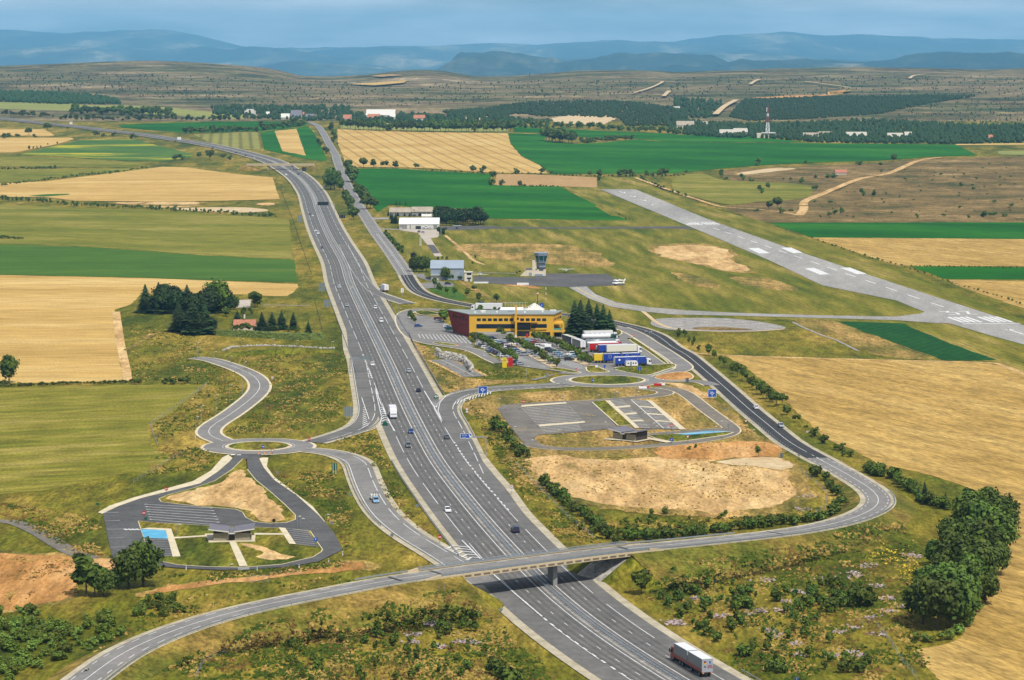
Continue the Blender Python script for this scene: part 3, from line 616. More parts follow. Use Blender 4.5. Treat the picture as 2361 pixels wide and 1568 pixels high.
cz('footpath', 'kerb_stone', 10, 'P8', [(560,480),(660,488),(850,525),(800,530),(640,500),(540,520),(320,505),(330,498),(500,505)])
# short piece of the road that dives below the motorway, seen on its east side
dv = line([('c8', [(690,405),(760,435),(850,480),(920,520)])]); r = ribbon('access_road', dv, -4.6, 4.6, 'asphalt_old', 5); marks(r, ('s', dv, 0, .2, 7))
ribbon('road_verge', dv, -6.5, 6.2, 'dirt', 4)

# ------------------------------------------------------------------ airfield pavements
rw = zone('runway', 'runway_asphalt', 5, ('c5', [(1770,270),(2010,271),(2045,285)]), ('c6', [(215,463),(545,582),(870,697),(1290,837),(1700,972),(3300,1490)]), ('c9', [(3300,561),(2120,238),(1870,163),(1500,128)]), ('c6', [(1560,1138),(1640,1120),(1690,1095),(1500,1018),(1000,815+100),(640,745),(300,600),(91,512)]))
tw = zone('taxiway', 'runway_asphalt', 4, ('c5', [(1560,928),(1680,922),(1740,975),(1880,1030),(2100,1063),(2361,1084)]), ('c9', [(400,88),(1000,106),(1500,114),(1690,90),(1800,160),(1500,138),(1000,124),(400,108),(0,100)]), ('c5', [(2050,1090),(1850,1060),(1700,1005)]))
marks(tw, ('s', resample(smooth_line(GL('c5', [(1610,928),(1720,990),(1870,1045),(2080,1078),(2361,1094)]), 5), 6), 0, .5, 6)); tw.children[0].data.materials[0] = MATS['yellow_paint']
zone('taxiway', 'apron_asphalt', 4, ('c5', [(690,516),(1000,513),(1100,521),(1700,523),(2300,516)]), ('c6', [(80,517),(140,537),(0,531)]), ('c5', [(1700,532),(1100,530),(800,541),(700,541)]))
ap = zone('apron', 'apron_asphalt', 4, ('c5', [(920,855),(1300,862),(1420,835),(1820,838),(1945,912),(1560,927),(1100,907),(915,892)]))
zone('yard', 'yard', 4, ('P4', [(470,670),(480,648),(1200,655),(1215,760),(1180,805),(1050,820),(1130,950),(1275,1165),(1130,1165),(990,950),(810,720),(640,695)]))
zone('yard', 'apron_asphalt', 5, ('P4', [(985,945),(1115,948),(1228,1105),(1095,1108)]))
zone('yard', 'gravel', 3, ('P4', [(-200,430),(270,430),(270,460),(-200,470)])); zone('yard', 'gravel', 3, ('P4', [(-30,632),(480,645),(470,660),(-30,650)]))
lane = line([('P3', [(130,575),(110,605),(180,640),(300,680),(450,710),(620,745)])]); ribbon('driveway', lane, -2.6, 2.6, 'asphalt_old', 4)
zone('driveway', 'asphalt_old', 4, ('P3', [(110,730),(420,690),(640,725),(650,775),(300,800),(180,815)]))
zone('lawn', 'crop_mid', 3, ('P3', [(260,820),(600,770),(700,830),(850,960),(700,990),(480,930)]), smooth=3)
ribbon('footpath', line([('P3', [(940,552),(1300,560),(1640,572)])]), -1.2, 1.2, 'gravel', 4)
ribbon('dirt_track', line([('P4', [(1330,770),(1560,960),(1800,1180)]), ('P3', [(900,320),(1000,385),(1130,430)])]), -1.2, 1.2, 'dirt', 4)
ribbon('dirt_track', line([('P3', [(740,670),(900,770),(1050,870),(1250,970),(1440,1050)])]), -2.4, 2.4, 'dry_grass', 4)
zone('dirt_patch', 'red_dirt', 3, ('P3', [(1440,745),(1700,740),(1880,755),(2060,800),(1860,810),(1820,780),(1500,765)]), smooth=3)
# runway paint
RA = [(G('c6', 80, 510)+G('c6', 215, 465))/2, (G('c6', 1950, 1178)+G('c6', 2340, 1172))/2]
rv = (RA[0]-RA[1]).normalized(); rn = Vector((rv.y, -rv.x, 0)); RL = (RA[0]-RA[1]).length
mb = MB()
def rq(a, b, l0, l1):
    mb.poly([tuple(RA[1] + rn*x + rv*y + Vector((0, 0, .24 if (RA[1]+rv*y).y < 2400 else .8))) for x, y in ((a,l0),(b,l0),(b,l1),(a,l1))])
for s_ in (-1, 1):
    for k in range(4): rq(s_*(2.2+3.1*k), s_*(4.2+3.1*k), 8, 36); rq(s_*(2.2+3.1*k), s_*(4.2+3.1*k), RL-36, RL-8)
rq(-15, 15, 0, 1.8); rq(-15, 15, RL-1.8, RL)
k = 90
while k < RL-90: rq(-.45, .45, k, k+26); k += 50
mb.build('runway_marking', 'paint', rw)
mb = MB()
for pts in ([(500,665),(570,662),(645,697),(575,700)], [(722,662),(790,660),(868,695),(800,698)], [(882,802),(945,797),(1050,840),(985,843)], [(1122,798),(1185,795),(1300,838),(1235,840)]):
    mb.poly([tuple(p + Vector((0, 0, .24))) for p in GL('c6', pts)])
def stroke(c, pts, w_): strip([p + Vector((0, 0, .25 if p.y < 2400 else .8)) for p in resample(GL(c, pts), 3)], -w_/2, w_/2, mb=mb)
for l in ([(1790,1093),(1850,1090),(1838,1100),(1900,1098),(1925,1112),(1850,1113)], [(1915,1092),(1975,1090),(1990,1110),(2052,1111)], [(130,500),(185,498),(188,505)], [(160,494),(165,507)], [(215,494),(255,504)]): stroke('c6', l, 1.6)
for x, y in ((1900,285),(1970,312),(2040,340),(2120,372),(2205,405),(2290,435)): stroke('c5', [(x,y),(x+38,y+12)], 1.2); stroke('c5', [(x+22,y+12),(x+38,y+12),(x+36,y+3)], 1.2)
stroke('c9', [(2250,200),(2361,235)], 1.2); stroke('c9', [(2248,205),(2250,198),(2290,205)], 1.4)
mb.build('runway_marking', 'paint', rw)
# ------------------------------------------------------------------ the air
hz = MB().box((0, 30000, -260), (44000, 62000, 1450)).mesh('haze')
hm = bpy.data.materials.new('haze'); hm.use_nodes = True; hm.node_tree.nodes.clear()
ho = hm.node_tree.nodes.new('ShaderNodeOutputMaterial'); hv = hm.node_tree.nodes.new('ShaderNodeVolumePrincipled')
hv.inputs['Color'].default_value = (.26, .66, 1.0, 1); hv.inputs['Density'].default_value = 3.1e-5; hv.inputs['Anisotropy'].default_value = .0
hm.node_tree.links.new(hv.outputs[0], ho.inputs['Volume']); MATS['haze'] = hm
tag(link('haze', hz, 'haze'), kind='stuff')

# ------------------------------------------------------------------ overpass with its banks
OV = [('c10', [(330,1640,1.2),(450,1560,1.4),(580,1467,1.7),(700,1372,2.0),(850,1275,2.4),(1000,1205,2.9),(1200,1125,3.4),(1500,1030,4.2),(1900,938,5.2),(2361,850,5.9)]),
      ('c11', [(250,812,6.2),(500,775,6.4),(760,738,6.5),(1100,692,6.6),(1500,640,6.6),(1880,592,6.5),(2120,570,6.3)]),
      ('c12', [(0,556,6.0),(300,525,5.3),(600,493,4.6),(900,452,3.8),(1130,402,3.1),(1290,345,2.5),(1372,290,2.0),(1378,235,1.6),(1320,175,1.1),(1240,125,.7),(1130,60,.4),(960,-30,.1)])]
OVL = line(OV, 3, 10)
OS = walk(OVL)
def ov_i(c, x, y, z): p = G(c, x, y, z); return min(range(len(OVL)), key=lambda i: (OVL[i]-p).length)
IA, IB = ov_i('c11', 790, 733, 6.5), ov_i('c11', 1890, 591, 6.5)
def bank(name, ln, half, m, end_at=None, slope=2.1, foot=1.5):
    """embankment under a raised road; at the bridge end it falls away towards the motorway"""
    mb = MB(); L1, L2 = offset_line(ln, -half), offset_line(ln, half); rows = []
    for i, p in enumerate(ln):
        a = L1[i]-L2[i]; a.z = 0; a.normalize(); w_ = max(.3, p.z)*slope + foot
        rows.append([L1[i]+a*w_+Vector((0,0,-p.z-.05)), L1[i]+a*w_*.5+Vector((0,0,-p.z*.5)), L1[i]+Vector((0,0,.02)), L2[i]+Vector((0,0,.02)), L2[i]-a*w_*.5+Vector((0,0,-p.z*.5)), L2[i]-a*w_+Vector((0,0,-p.z-.05))])
    n = 6
    for r_ in rows: mb.v += [tuple(p) for p in r_]
    for j in range(len(rows)-1):
        for i in range(n-1): a = j*n+i; mb.f.append((a, a+1, a+n+1, a+n))
    o = mb.build(name, m); tag(o, kind='structure'); return o
def spill(ln_end, prev, half, fall, name):
    """paved cone below the end of the deck"""
    d = (ln_end-prev); d.z = 0; d.normalize(); s_ = Vector((-d.y, d.x, 0)); z = ln_end.z
    mb = MB(); e = Vector((ln_end.x, ln_end.y, 0)); H_ = z-1.5
    for k, (u, zz) in enumerate(((-1.5, H_), (1.2, H_), (fall, 0))):
        for t in (-half, half): mb.v.append(tuple(e + d*u + s_*t + Vector((0, 0, zz+.03))))
    mb.f += [(0,1,3,2), (2,3,5,4)]
    o = mb.build(name, 'stone_slope')
    # grassed quarter cones either side
    for t in (-1, 1):
        m2 = MB(); n_ = 10; m2.v.append(tuple(e + s_*t*half - d*1.5 + Vector((0,0,z+.02))))
        for k in range(n_+1):
            a = math.pi/2*k/n_; m2.v.append(tuple(e + s_*t*half + d*fall*math.cos(a) + s_*t*(z*2.1+1.5)*math.sin(a) - d*1.5*math.sin(a) + Vector((0, 0, -.05))))
        m2.f += [(0, 1+k, 2+k) for k in range(n_)]
        m2.build('bank_end', 'verge_grass', o)
    tag(o, kind='structure'); return o
gmat('stone_slope', [C(150,146,136), C(190,184,172), C(206,200,190)], .8, speck=.35, sscale=2.5)
gmat('bank_grass', [C(78,90,28), C(106,106,38), C(136,118,52), C(166,134,72)], .03, speck=.45)
bank('embankment', OVL[:IA+1], 5.4, 'bank_grass'); bank('embankment', OVL[IB:], 5.4, 'bank_grass')
spill(OVL[IA], OVL[IA-3], 5.4, 9.5, 'slope_paving'); spill(OVL[IB], OVL[IB+3], 5.4, 9.5, 'slope_paving')
ovr = ribbon('overpass_road', OVL, -5.3, 5.3, 'concrete_verge', 1)
ribbon('carriageway', OVL, -3.7, 3.7, 'asphalt_old', 3, ovr)
marks(ovr, ('s', OVL[:IA], .0, .2, 4), ('d', OVL, -2.9, .18, 3, 3.5, 4), ('d', OVL, 2.9, .18, 3, 3.5, 4), ('s', OVL[IB:], 0, .2, 4))
mb = MB()
for i in (IA-1, IB+1, ov_i('c12', 720, 488, 4.3), ov_i('c11', 390, 795, 6.3)):
    t = (OVL[i+1]-OVL[i-1]).normalized(); p = OVL[i]; solid([p+t*-.5+Vector((t.y,-t.x,0))*-3.7, p+t*-.5+Vector((t.y,-t.x,0))*3.7], 0, 1.0, 4.4, mb)
mb.build('expansion_joint', 'asphalt_new', ovr)
_hc = {}
def hgt(x, y):
    k = (round(x/2), round(y/2))
    if k not in _hc: _hc[k] = hgt_(k[0]*2, k[1]*2)
    return _hc[k]
def hgt_(x, y):
    """height of the built-up banks at a place"""
    best, h = 1e9, 0
    for i in range(0, len(OVL), 2):
        if IA < i < IB: continue
        d = math.hypot(OVL[i].x-x, OVL[i].y-y)
        if d < best: best, h = d, OVL[i].z
    w_ = h*2.1+1.5
    if best < 5.4: return h
    t = (best-5.4)/max(.1, w_)
    return max(0, h*(1-t))
# bridge
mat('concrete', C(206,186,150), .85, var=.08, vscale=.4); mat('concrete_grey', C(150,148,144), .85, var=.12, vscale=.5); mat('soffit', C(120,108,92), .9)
mat('steel', C(176,184,190), .45, .6, .4, var=.08); mat('steel_dark', C(96,100,104), .5, .5); mat('dark_metal', C(48,52,54), .5, .3)
BR = resample(OVL[IA-2:IB+3], 2.0)
bridge = empty('overpass_bridge', Vector((BR[len(BR)//2].x, BR[len(BR)//2].y, 0)))
tag(bridge, 'pale concrete road bridge with panelled parapet crossing above the motorway', 'bridge')
off = -bridge.location
def bl(a): return [p + off for p in a]
B0 = bl(BR)
def beam(ln, prof, name, m, parent):
    """profile (side, z) swept along a line"""
    mb = MB(); rings = []
    for i, p in enumerate(ln):
        a, b = ln[max(0, i-1)], ln[min(len(ln)-1, i+1)]; t = Vector((b.x-a.x, b.y-a.y, 0)).normalized(); nrm = Vector((t.y, -t.x, 0))
        rings.append([p + nrm*x + Vector((0, 0, z)) for x, z in prof])
    mb.loft(rings); return mb.build(name, m, parent)
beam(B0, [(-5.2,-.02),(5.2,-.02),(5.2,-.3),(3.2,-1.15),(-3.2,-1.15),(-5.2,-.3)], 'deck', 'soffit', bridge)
for s_ in (-1, 1):
    beam(B0, [(s_*5.0,.28),(s_*5.55,.28),(s_*5.55,-.75),(s_*5.35,-.75),(s_*5.35,-.05),(s_*5.0,-.05)], 'parapet', 'concrete', bridge)
    if s_ == 1:
        sN = walk(B0); panel = MB().box((0, 0, 0), (1.9, .1, .42)).mesh('parapet_panel'); k = 5.0
        while k < sN[-1]-4:
            p = at_len(B0, sN, k); p2 = at_len(B0, sN, k+1); t = (p2-p).normalized(); nrm = Vector((t.y, -t.x, 0))
            link('parapet_panel', panel, 'soffit', bridge, p + nrm*5.56 + Vector((0, 0, -.46)), math.atan2(t.y, t.x)); k += 2.75
    rail = beam(B0, [(s_*5.2,1.1),(s_*5.35,1.1),(s_*5.35,.95),(s_*5.2,.95)], 'railing', 'steel', bridge)
    beam(B0, [(s_*5.2,.72),(s_*5.32,.72),(s_*5.32,.55),(s_*5.2,.55)], 'rail', 'steel', rail)
    beam(B0, [(s_*4.55,.75),(s_*4.65,.75),(s_*4.65,.42),(s_*4.55,.42)], 'rail', 'steel', rail)
    post = MB().box((0, 0, 0), (.1, .12, 1.1)).mesh('railing_post'); sN = walk(B0); k = .5
    while k < sN[-1]:
        p = at_len(B0, sN, k); p2 = at_len(B0, sN, k+.5); t = (p2-p).normalized(); nrm = Vector((t.y, -t.x, 0))
        link('post', post, 'steel', rail, p + nrm*s_*5.25, math.atan2(t.y, t.x)); k += 2.0
    for e, (i0, i1) in enumerate(((0, 2), (-1, -3))):
        p = B0[i0]; t = (B0[i0]-B0[i1]); t.z = 0; t.normalize(); nrm = Vector((t.y, -t.x, 0))*(s_ if e else -s_)
        mb = MB(); b = [p + nrm*5.0, p + nrm*5.55]
        for q_ in b: mb.v += [tuple(q_ + Vector((0,0,.9))), tuple(q_ + t*4.5 + Vector((0,0,.15))), tuple(q_ + t*4.5 + Vector((0,0,-1.2))), tuple(q_ + Vector((0,0,-1.2)))]
        mb.f += [(0,1,2,3), (4,7,6,5), (0,4,5,1), (1,5,6,2), (2,6,7,3), (3,7,4,0)]; mb.build('wing_wall', 'concrete', bridge)
im = min(range(len(BR)), key=lambda i: min((BR[i]-m_).xy.length for m_ in MWAY[:60])); pm = BR[im]
t = (BR[im+1]-BR[im-1]).normalized(); md = (MWAY[m_at('c11', 1390, 840)+1] - MWAY[m_at('c11', 1390, 840)]).normalized()
MB().box((0, 0, 0), (6.6, 1.1, pm.z-1.1), math.atan2(md.y, md.x)).build('pier', 'concrete_grey', bridge, Vector((pm.x, pm.y, 0))+off)
for p, tdir in ((BR[1], 1), (BR[-2], -1)):
    t = (BR[2]-BR[0]).normalized()
    MB().box((0, 0, 0), (1.4, 10.0, 2.6), math.atan2(t.y, t.x)).build('abutment', 'concrete_grey', bridge, Vector((p.x, p.y, p.z-3.1))+off)

# ------------------------------------------------------------------ guard rails
def guard(ln, label, offs=0, h=.75, double=False, post_step=4.0, name='guard_rail'):
    l2 = offset_line(ln, offs); o = empty(name, l2[0]); of = -Vector(l2[0]); l2 = [p+of for p in l2]
    tag(o, label, 'guard rail')
    for s_ in ((-.55, .55) if double else (0,)):
        beam(l2, [(s_-.06, h), (s_+.06, h), (s_+.06, h-.32), (s_-.06, h-.32)], 'rail', 'steel', o)
    s = walk(l2); mb = MB(); k = 0
    while k < s[-1]:
        p = at_len(l2, s, k); p2 = at_len(l2, s, k+.5); t = (p2-p).normalized() if (p2-p).length > .01 else Vector((1, 0, 0))
        if double: mb.box((p.x, p.y, p.z+h-.3), (.16, 1.1, .2), math.atan2(t.y, t.x)); mb.box((p.x, p.y, p.z), (.14, .14, h-.1))
        else: mb.box((p.x, p.y, p.z), (.12, .14, h-.05), math.atan2(t.y, t.x))
        k += post_step
    tag(mb.build('post', 'steel', o), kind='stuff'); return o
iF = m_at('c5', 80, 930)
guard(MWAY[:iF], 'double steel guard rail with cross spacers along the central reserve of the motorway', 0, .85, True, 2.0)
guard(MWAY[iF:m_at('c1', 1000, 915)], 'double steel guard rail of the central reserve on the distant bend', 0, .85, True, 6.0)
guard(offset_line(OVL[:IA-2], 4.9), 'steel guard rail on the near edge of the rising overpass approach')
guard(offset_line(OVL[OVL and ov_i('c11', 60, 790, 6.0):IA-2], -4.9), 'steel guard rail on the far edge of the rising overpass approach')
guard(offset_line(OVL[IB+2:ov_i('c12', 1330, 180, 1.2)], 4.9), 'long steel guard rail around the outside of the curve after the overpass')
guard(offset_line(OVL[IB+2:ov_i('c12', 560, 497, 4.7)], -4.9), 'short steel guard rail on the far edge after the overpass')
guard(offset_line(ENL, 4.6)[8:-22], 'steel guard rail between the entry ramp and the grass wedge')
guard(offset_line(MWAY, -14.9)[m_at('c11', 1190, 620):m_at('c8', 640, 1040)], 'steel guard rail along the pale verge beside the grass wedge')
guard(offset_line(EXR, 5.4)[20:46], 'steel guard rail around the inside of the exit ramp curve')
guard(offset_line(EXR, -4.9)[50:95], 'steel guard rail on the outside of the exit ramp below the rest building')
guard(offset_line(EXL, -5.2)[20:60], 'steel guard rail curving along the exit ramp to the small roundabout')
guard(offset_line(MWAY, 16.2)[m_at('c8', 470, 640):m_at('c8', 60, -40)], 'long steel guard rail on the bank below the service area')
guard(offset_line(MWAY, -15.2)[m_at('c8', 380, 500):m_at('c5', 60, 880)], 'long steel guard rail on the left verge of the motorway')
guard(offset_line(MWAY, 16.2)[:m_at('c11', 2050, 1340)], 'steel guard rail beside the loaded road train')
# ------------------------------------------------------------------ plants
rnd = random.Random(7)
def leaf_mat(name, dark, light, wide=1.0):
    m = bpy.data.materials.new(name); m.use_nodes = True; MATS[name] = m
    N = m.node_tree.nodes; l = m.node_tree.links.new; b = N['Principled BSDF']; b.inputs['Roughness'].default_value = .7; b.inputs['Specular IOR Level'].default_value = .15
    t = N.new('ShaderNodeTexCoord'); n = N.new('ShaderNodeTexNoise'); n.inputs['Scale'].default_value = 5; n.inputs['Detail'].default_value = 5
    r = N.new('ShaderNodeValToRGB'); r.color_ramp.elements[0].position = .35; r.color_ramp.elements[1].position = .68
    r.color_ramp.elements[0].color = tuple(dark)+(1,); r.color_ramp.elements[1].color = tuple(light)+(1,)
    oi = N.new('ShaderNodeObjectInfo'); h = N.new('ShaderNodeHueSaturation'); mr = N.new('ShaderNodeMapRange'); mr.inputs[3].default_value = 1-.28*wide; mr.inputs[4].default_value = 1+.28*wide
    mh = N.new('ShaderNodeMapRange'); mh.inputs[3].default_value = .485; mh.inputs[4].default_value = .525
    l(t.outputs['Object'], n.inputs['Vector']); l(n.outputs[0], r.inputs[0]); l(r.outputs[0], h.inputs['Color'])
    l(oi.outputs['Random'], mr.inputs[0]); l(mr.outputs[0], h.inputs['Value']); l(oi.outputs['Random'], mh.inputs[0]); l(mh.outputs[0], h.inputs['Hue']); l(h.outputs[0], b.inputs['Base Color'])
    return m
leaf_mat('leaf', C(54,72,20), C(112,128,44)); leaf_mat('leaf_dark', C(48,68,20), C(112,130,50)); leaf_mat('leaf_shrub', C(62,82,22), C(122,134,46)); leaf_mat('leaf_bright', C(78,108,34), C(138,150,62))
leaf_mat('needle', C(30,50,22), C(72,90,46)); leaf_mat('forest', C(34,56,28), C(66,88,46)); leaf_mat('purple_leaf', C(48,40,44), C(70,60,58)); leaf_mat('hedge_leaf', C(88,108,44), C(150,158,84))
mat('bark', C(96,80,62), .95, var=.2, vscale=3)
def leaf_quad(mb, p, nrm, s, r):
    a = nrm.orthogonal().normalized(); b = nrm.cross(a); th = r.random()*6.283; u = (a*math.cos(th)+b*math.sin(th))*s; v = (b*math.cos(th)-a*math.sin(th))*s*.75
    k = len(mb.v); mb.v += [tuple(p-u-v), tuple(p+u-v*.6), tuple(p+u*.7+v), tuple(p-u*.8+v*.9)]; mb.f.append((k, k+1, k+2, k+3))
def core(mb, c, r_, r):
    k = len(mb.v); n = 6
    mb.v.append((c.x, c.y, c.z-r_))
    for j in (-.5, .5):
        for i in range(n): a = 6.283*i/n; q_ = r_*.86*(.85+.3*r.random()); mb.v.append((c.x+q_*math.cos(a), c.y+q_*math.sin(a), c.z+j*r_))
    mb.v.append((c.x, c.y, c.z+r_))
    for i in range(n):
        j = (i+1) % n; mb.f += [(k, k+1+j, k+1+i), (k+1+i, k+1+j, k+1+n+j, k+1+n+i), (k+2*n+1, k+1+n+i, k+1+n+j)]
def crown(seed, z0, rad, nb, nl, size, squash=1.0):
    r = random.Random(seed); mb = MB(); zc = (z0+1)/2; hz_ = (1-z0)/2; bl_ = []
    for i in range(nb):
        while True:
            p = Vector((r.uniform(-1,1), r.uniform(-1,1), r.uniform(-1,1)))
            if p.length < 1: break
        rr = r.uniform(.28, .46)
        bl_.append((Vector((p.x*rad*.68, p.y*rad*.68, zc+p.z*hz_*.66)), rr*min(rad, hz_)*1.15))
    for c, rr in bl_: core(mb, c, rr*.66, r)
    for i in range(nl):
        c, rr = r.choice(bl_); d = Vector((r.gauss(0,1), r.gauss(0,1), r.gauss(.25,1))).normalized()
        p = c + d*rr*r.uniform(.72, 1.22); p.z = max(z0*.8, p.z)
        leaf_quad(mb, p, (d + Vector((r.gauss(0,.45), r.gauss(0,.45), r.gauss(.2,.45)))).normalized(), size*r.uniform(.6, 1.3), r)
    return mb
def raw(mb, name):
    me = bpy.data.meshes.new(name); me.from_pydata(mb.v, [], mb.f); me.update(); return me
def trunk_mesh(h, r0, limbs, seed):
    r = random.Random(seed); mb = MB(); mb.cyl((0,0,-.02), r0, (.01,.005,h), r0*.6, 6)
    for i in range(limbs):
        a = 6.283*(i/limbs)+r.random(); z = h*r.uniform(.6, 1); mb.cyl((0,0,z*.9), r0*.5, (.2*math.cos(a), .2*math.sin(a), z+.22), r0*.15, 5)
    return mb.mesh('trunk')
TREE = [(trunk_mesh(.42, .022, 4, i), raw(crown(10+i, .26, .40+.04*(i % 3), 13, 620, .058), 'crown')) for i in range(5)]
SLIM = [(trunk_mesh(.4, .02, 3, 20+i), raw(crown(40+i, .2, .27, 10, 420, .055), 'crown')) for i in range(3)]
BIG = [(trunk_mesh(.4, .03, 5, 30+i), raw(crown(60+i, .14, .46, 30, 1900, .036), 'crown')) for i in range(4)]
SHRUB = [raw(crown(80+i, .0, .5+.06*(i % 2), 7, 260, .085), 'shrub') for i in range(5)]
SPRIG = [raw(crown(90+i, .0, .33, 6, 200, .085), 'shrub') for i in range(4)]
FAR = [raw(crown(100+i, .05, .42, 6, 120, .1), 'crown') for i in range(4)]
LOW = [crown(130+i, .0, .45, 4, 26, .17) for i in range(4)]
MID = [crown(140+i, .0, .5, 5, 90, .11) for i in range(4)]
def conifer(seed, rad):
    r = random.Random(seed); mb = MB(); n = 20
    mb.loft([[(rad*.55*math.cos(a), rad*.55*math.sin(a), .06) for a in [6.283*i/7 for i in range(7)]], [(.01*math.cos(a), .01*math.sin(a), .97) for a in [6.283*i/7 for i in range(7)]]], cap=False)
    for k in range(n):
        t = k/(n-1); z = .05+.93*t; R_ = rad*((1-t)**.75)*r.uniform(.75, 1.15)+.014; m = max(5, int(17*(1-t))+4)
        for i in range(m):
            a = 6.283*(i+r.random()*.8)/m; q_ = R_*r.uniform(.7, 1.15); d = Vector((math.cos(a), math.sin(a), 0)); s_ = Vector((-d.y, d.x, 0)); w_ = .22*R_+.02
            dr = r.uniform(.02, .07)*(1-t*.5); b = len(mb.v)
            mb.v += [(*(d*.02).xy, z+.035), tuple(d*q_*.6 + s_*w_ + Vector((0,0,z-dr*.3))), tuple(d*q_ + Vector((0,0,z-dr))), tuple(d*q_*.6 - s_*w_ + Vector((0,0,z-dr*.3)))]
            mb.f.append((b, b+1, b+2, b+3))
    return mb
CON = [(trunk_mesh(.2, .018, 0, 50+i), raw(conifer(120+i, .34+.05*(i % 2)), 'crown')) for i in range(4)]
def spot(c, x, y):
    p = G(c, x, y)
    if p.y < 1250:
        for _ in range(4): p = G(c, x, y, hgt(p.x, p.y))
    return p
NAMES = {'tree': ('tree', TREE, 'leaf'), 'dark': ('tree', TREE, 'leaf_dark'), 'slim': ('tree', SLIM, 'leaf'), 'big': ('tree', BIG, 'leaf_dark'), 'con': ('conifer', CON, 'needle'), 'bigl': ('tree', BIG, 'leaf')}
PL = []
def plant(kind, c, x, y, hpx, label, group, wid=1.0, mt=None, cat=None):
    p = spot(c, x, y); h = hpx*K[c][2]/PPM(p)/.985
    PL.append((hpx*K[c][2]*(wid**.5), kind, p, h, rnd.random()*6.28, label, group, wid, mt, cat, rnd.random()))
def grow():
    """the 300 largest of a kind stand as things of their own, the rest of each group is one mass of foliage"""
    for kinds, nmax, mass in ((('shrub', 'sprig', 'far'), 290, 'bushes'), (('tree', 'dark', 'slim', 'big', 'bigl'), 290, 'trees'), (('con',), 300, 'trees')):
        rec = sorted([r for r in PL if r[1] in kinds], key=lambda r: -r[0]); rest = {}
        for i, (sz, kind, p, h, rz, label, group, wid, mt, cat, rv_) in enumerate(rec):
            if i >= nmax and group: rest.setdefault(group, []).append(rec[i]); continue
            if kind in NAMES:
                nm, lib, m = NAMES[kind]; m = mt or m; tr, cr = lib[int(rv_*len(lib))]
                o = empty(nm, p, rz); o.scale = (h*wid, h*wid, h); tag(o, label, cat or 'tree', group); link('trunk', tr, 'bark', o); link('crown', mcopy(cr, m), m, o)
            else:
                lib = {'shrub': SHRUB, 'sprig': SPRIG, 'far': FAR}[kind]; m = mt or ('leaf_shrub' if kind != 'far' else 'forest')
                o = link({'shrub': 'shrub', 'sprig': 'sapling', 'far': 'tree'}[kind], mcopy(lib[int(rv_*len(lib))], m), m, None, p - Vector((0, 0, .05)), rz); o.scale = (h*wid, h*wid, h)
                tag(o, label, cat or {'shrub': 'shrub', 'sprig': 'sapling', 'far': 'tree'}[kind], group)
        for group, rs in rest.items():
            mb = MB(); m = rs[0][8] or (NAMES[rs[0][1]][2] if rs[0][1] in NAMES else 'leaf_shrub')
            for (sz, kind, p, h, rz, label, g_, wid, mt, cat, rv_) in rs:
                me = (LOW if sz < 9 else MID)[int(rv_*4) % 4]; k = len(mb.v); co, si = math.cos(rz), math.sin(rz); ww = h*wid*(.75 if kind == 'sprig' else 1.1)
                mb.v += [(p.x+(x*co-y*si)*ww, p.y+(x*si+y*co)*ww, p.z+z*h) for x, y, z in me.v]; mb.f += [tuple(k+i for i in f) for f in me.f]
            tag(link('tree_belt' if mass == 'trees' else 'undergrowth', raw(mb, 'foliage'), m), 'low foliage massed among the ' + group, mass, kind='stuff')
_mc = {}
def mcopy(me, m):
    k = (me.name, m)
    if k not in _mc: n = me.copy(); n.materials.clear(); n.materials.append(MATS[m]); _mc[k] = n
    return _mc[k]
def plants(kind, c, lst, label, group, **kw):
    for t in lst: plant(kind, c, *t, label, group, **kw)
def along(kind, c, pts, n, h0, h1, label, group, jit=6, **kw):
    seg = [Vector(p) for p in pts]; s = walk(seg)
    for i in range(n):
        p = at_len(seg, s, s[-1]*(i+.5*rnd.random())/n); plant(kind, c, p.x+rnd.uniform(-jit, jit), p.y+rnd.uniform(-jit, jit)*.4, rnd.uniform(h0, h1), label, group, **kw)
def inside(x, y, pg):
    r_ = False; j = len(pg)-1
    for i in range(len(pg)):
        if (pg[i][1] > y) != (pg[j][1] > y) and x < (pg[j][0]-pg[i][0])*(y-pg[i][1])/(pg[j][1]-pg[i][1])+pg[i][0]: r_ = not r_
        j = i
    return r_
def rand_in(pg):
    xs, ys = [p[0] for p in pg], [p[1] for p in pg]
    while True:
        x, y = rnd.uniform(min(xs), max(xs)), rnd.uniform(min(ys), max(ys))
        if inside(x, y, pg): return x, y
def scatter(kind, c, pg, n, h0, h1, label, group, **kw):
    for _ in range(n): x, y = rand_in(pg); plant(kind, c, x, y, h0+(h1-h0)*rnd.random()**1.8, label, group, **kw)
def forest(name, areas, label, n, h0, h1, m='forest'):
    """a wood too dense to count: one mesh of many small crowns"""
    mb = MB(); tot = sum(a[2] for a in areas)
    for c, pg, wgt in areas:
        for _ in range(int(n*wgt/tot)):
            x, y = rand_in(pg); p = G(c, x, y); h = rnd.uniform(h0, h1)*K[c][2]/PPM(p); w_ = h*rnd.uniform(.32, .5)
            k = len(mb.v); nn = 6
            for zz, rr in ((0, .75), (.45, 1), (.82, .62)):
                for i in range(nn): a = 6.283*(i/nn)+rnd.random()*.6; q_ = w_*rr*rnd.uniform(.75, 1.2); mb.v.append((p.x+q_*math.cos(a), p.y+q_*math.sin(a), p.z+h*zz))
            mb.v.append((p.x, p.y, p.z+h))
            for j in (0, 1):
                for i in range(nn): i2 = (i+1) % nn; mb.f.append((k+j*nn+i, k+j*nn+i2, k+(j+1)*nn+i2, k+(j+1)*nn+i))
            for i in range(nn): mb.f.append((k+2*nn+i, k+2*nn+(i+1) % nn, k+3*nn))
    o = link(name, raw(mb, name), m); tag(o, label, 'woodland' if name == 'woodland' else 'bushes', kind='stuff'); return o

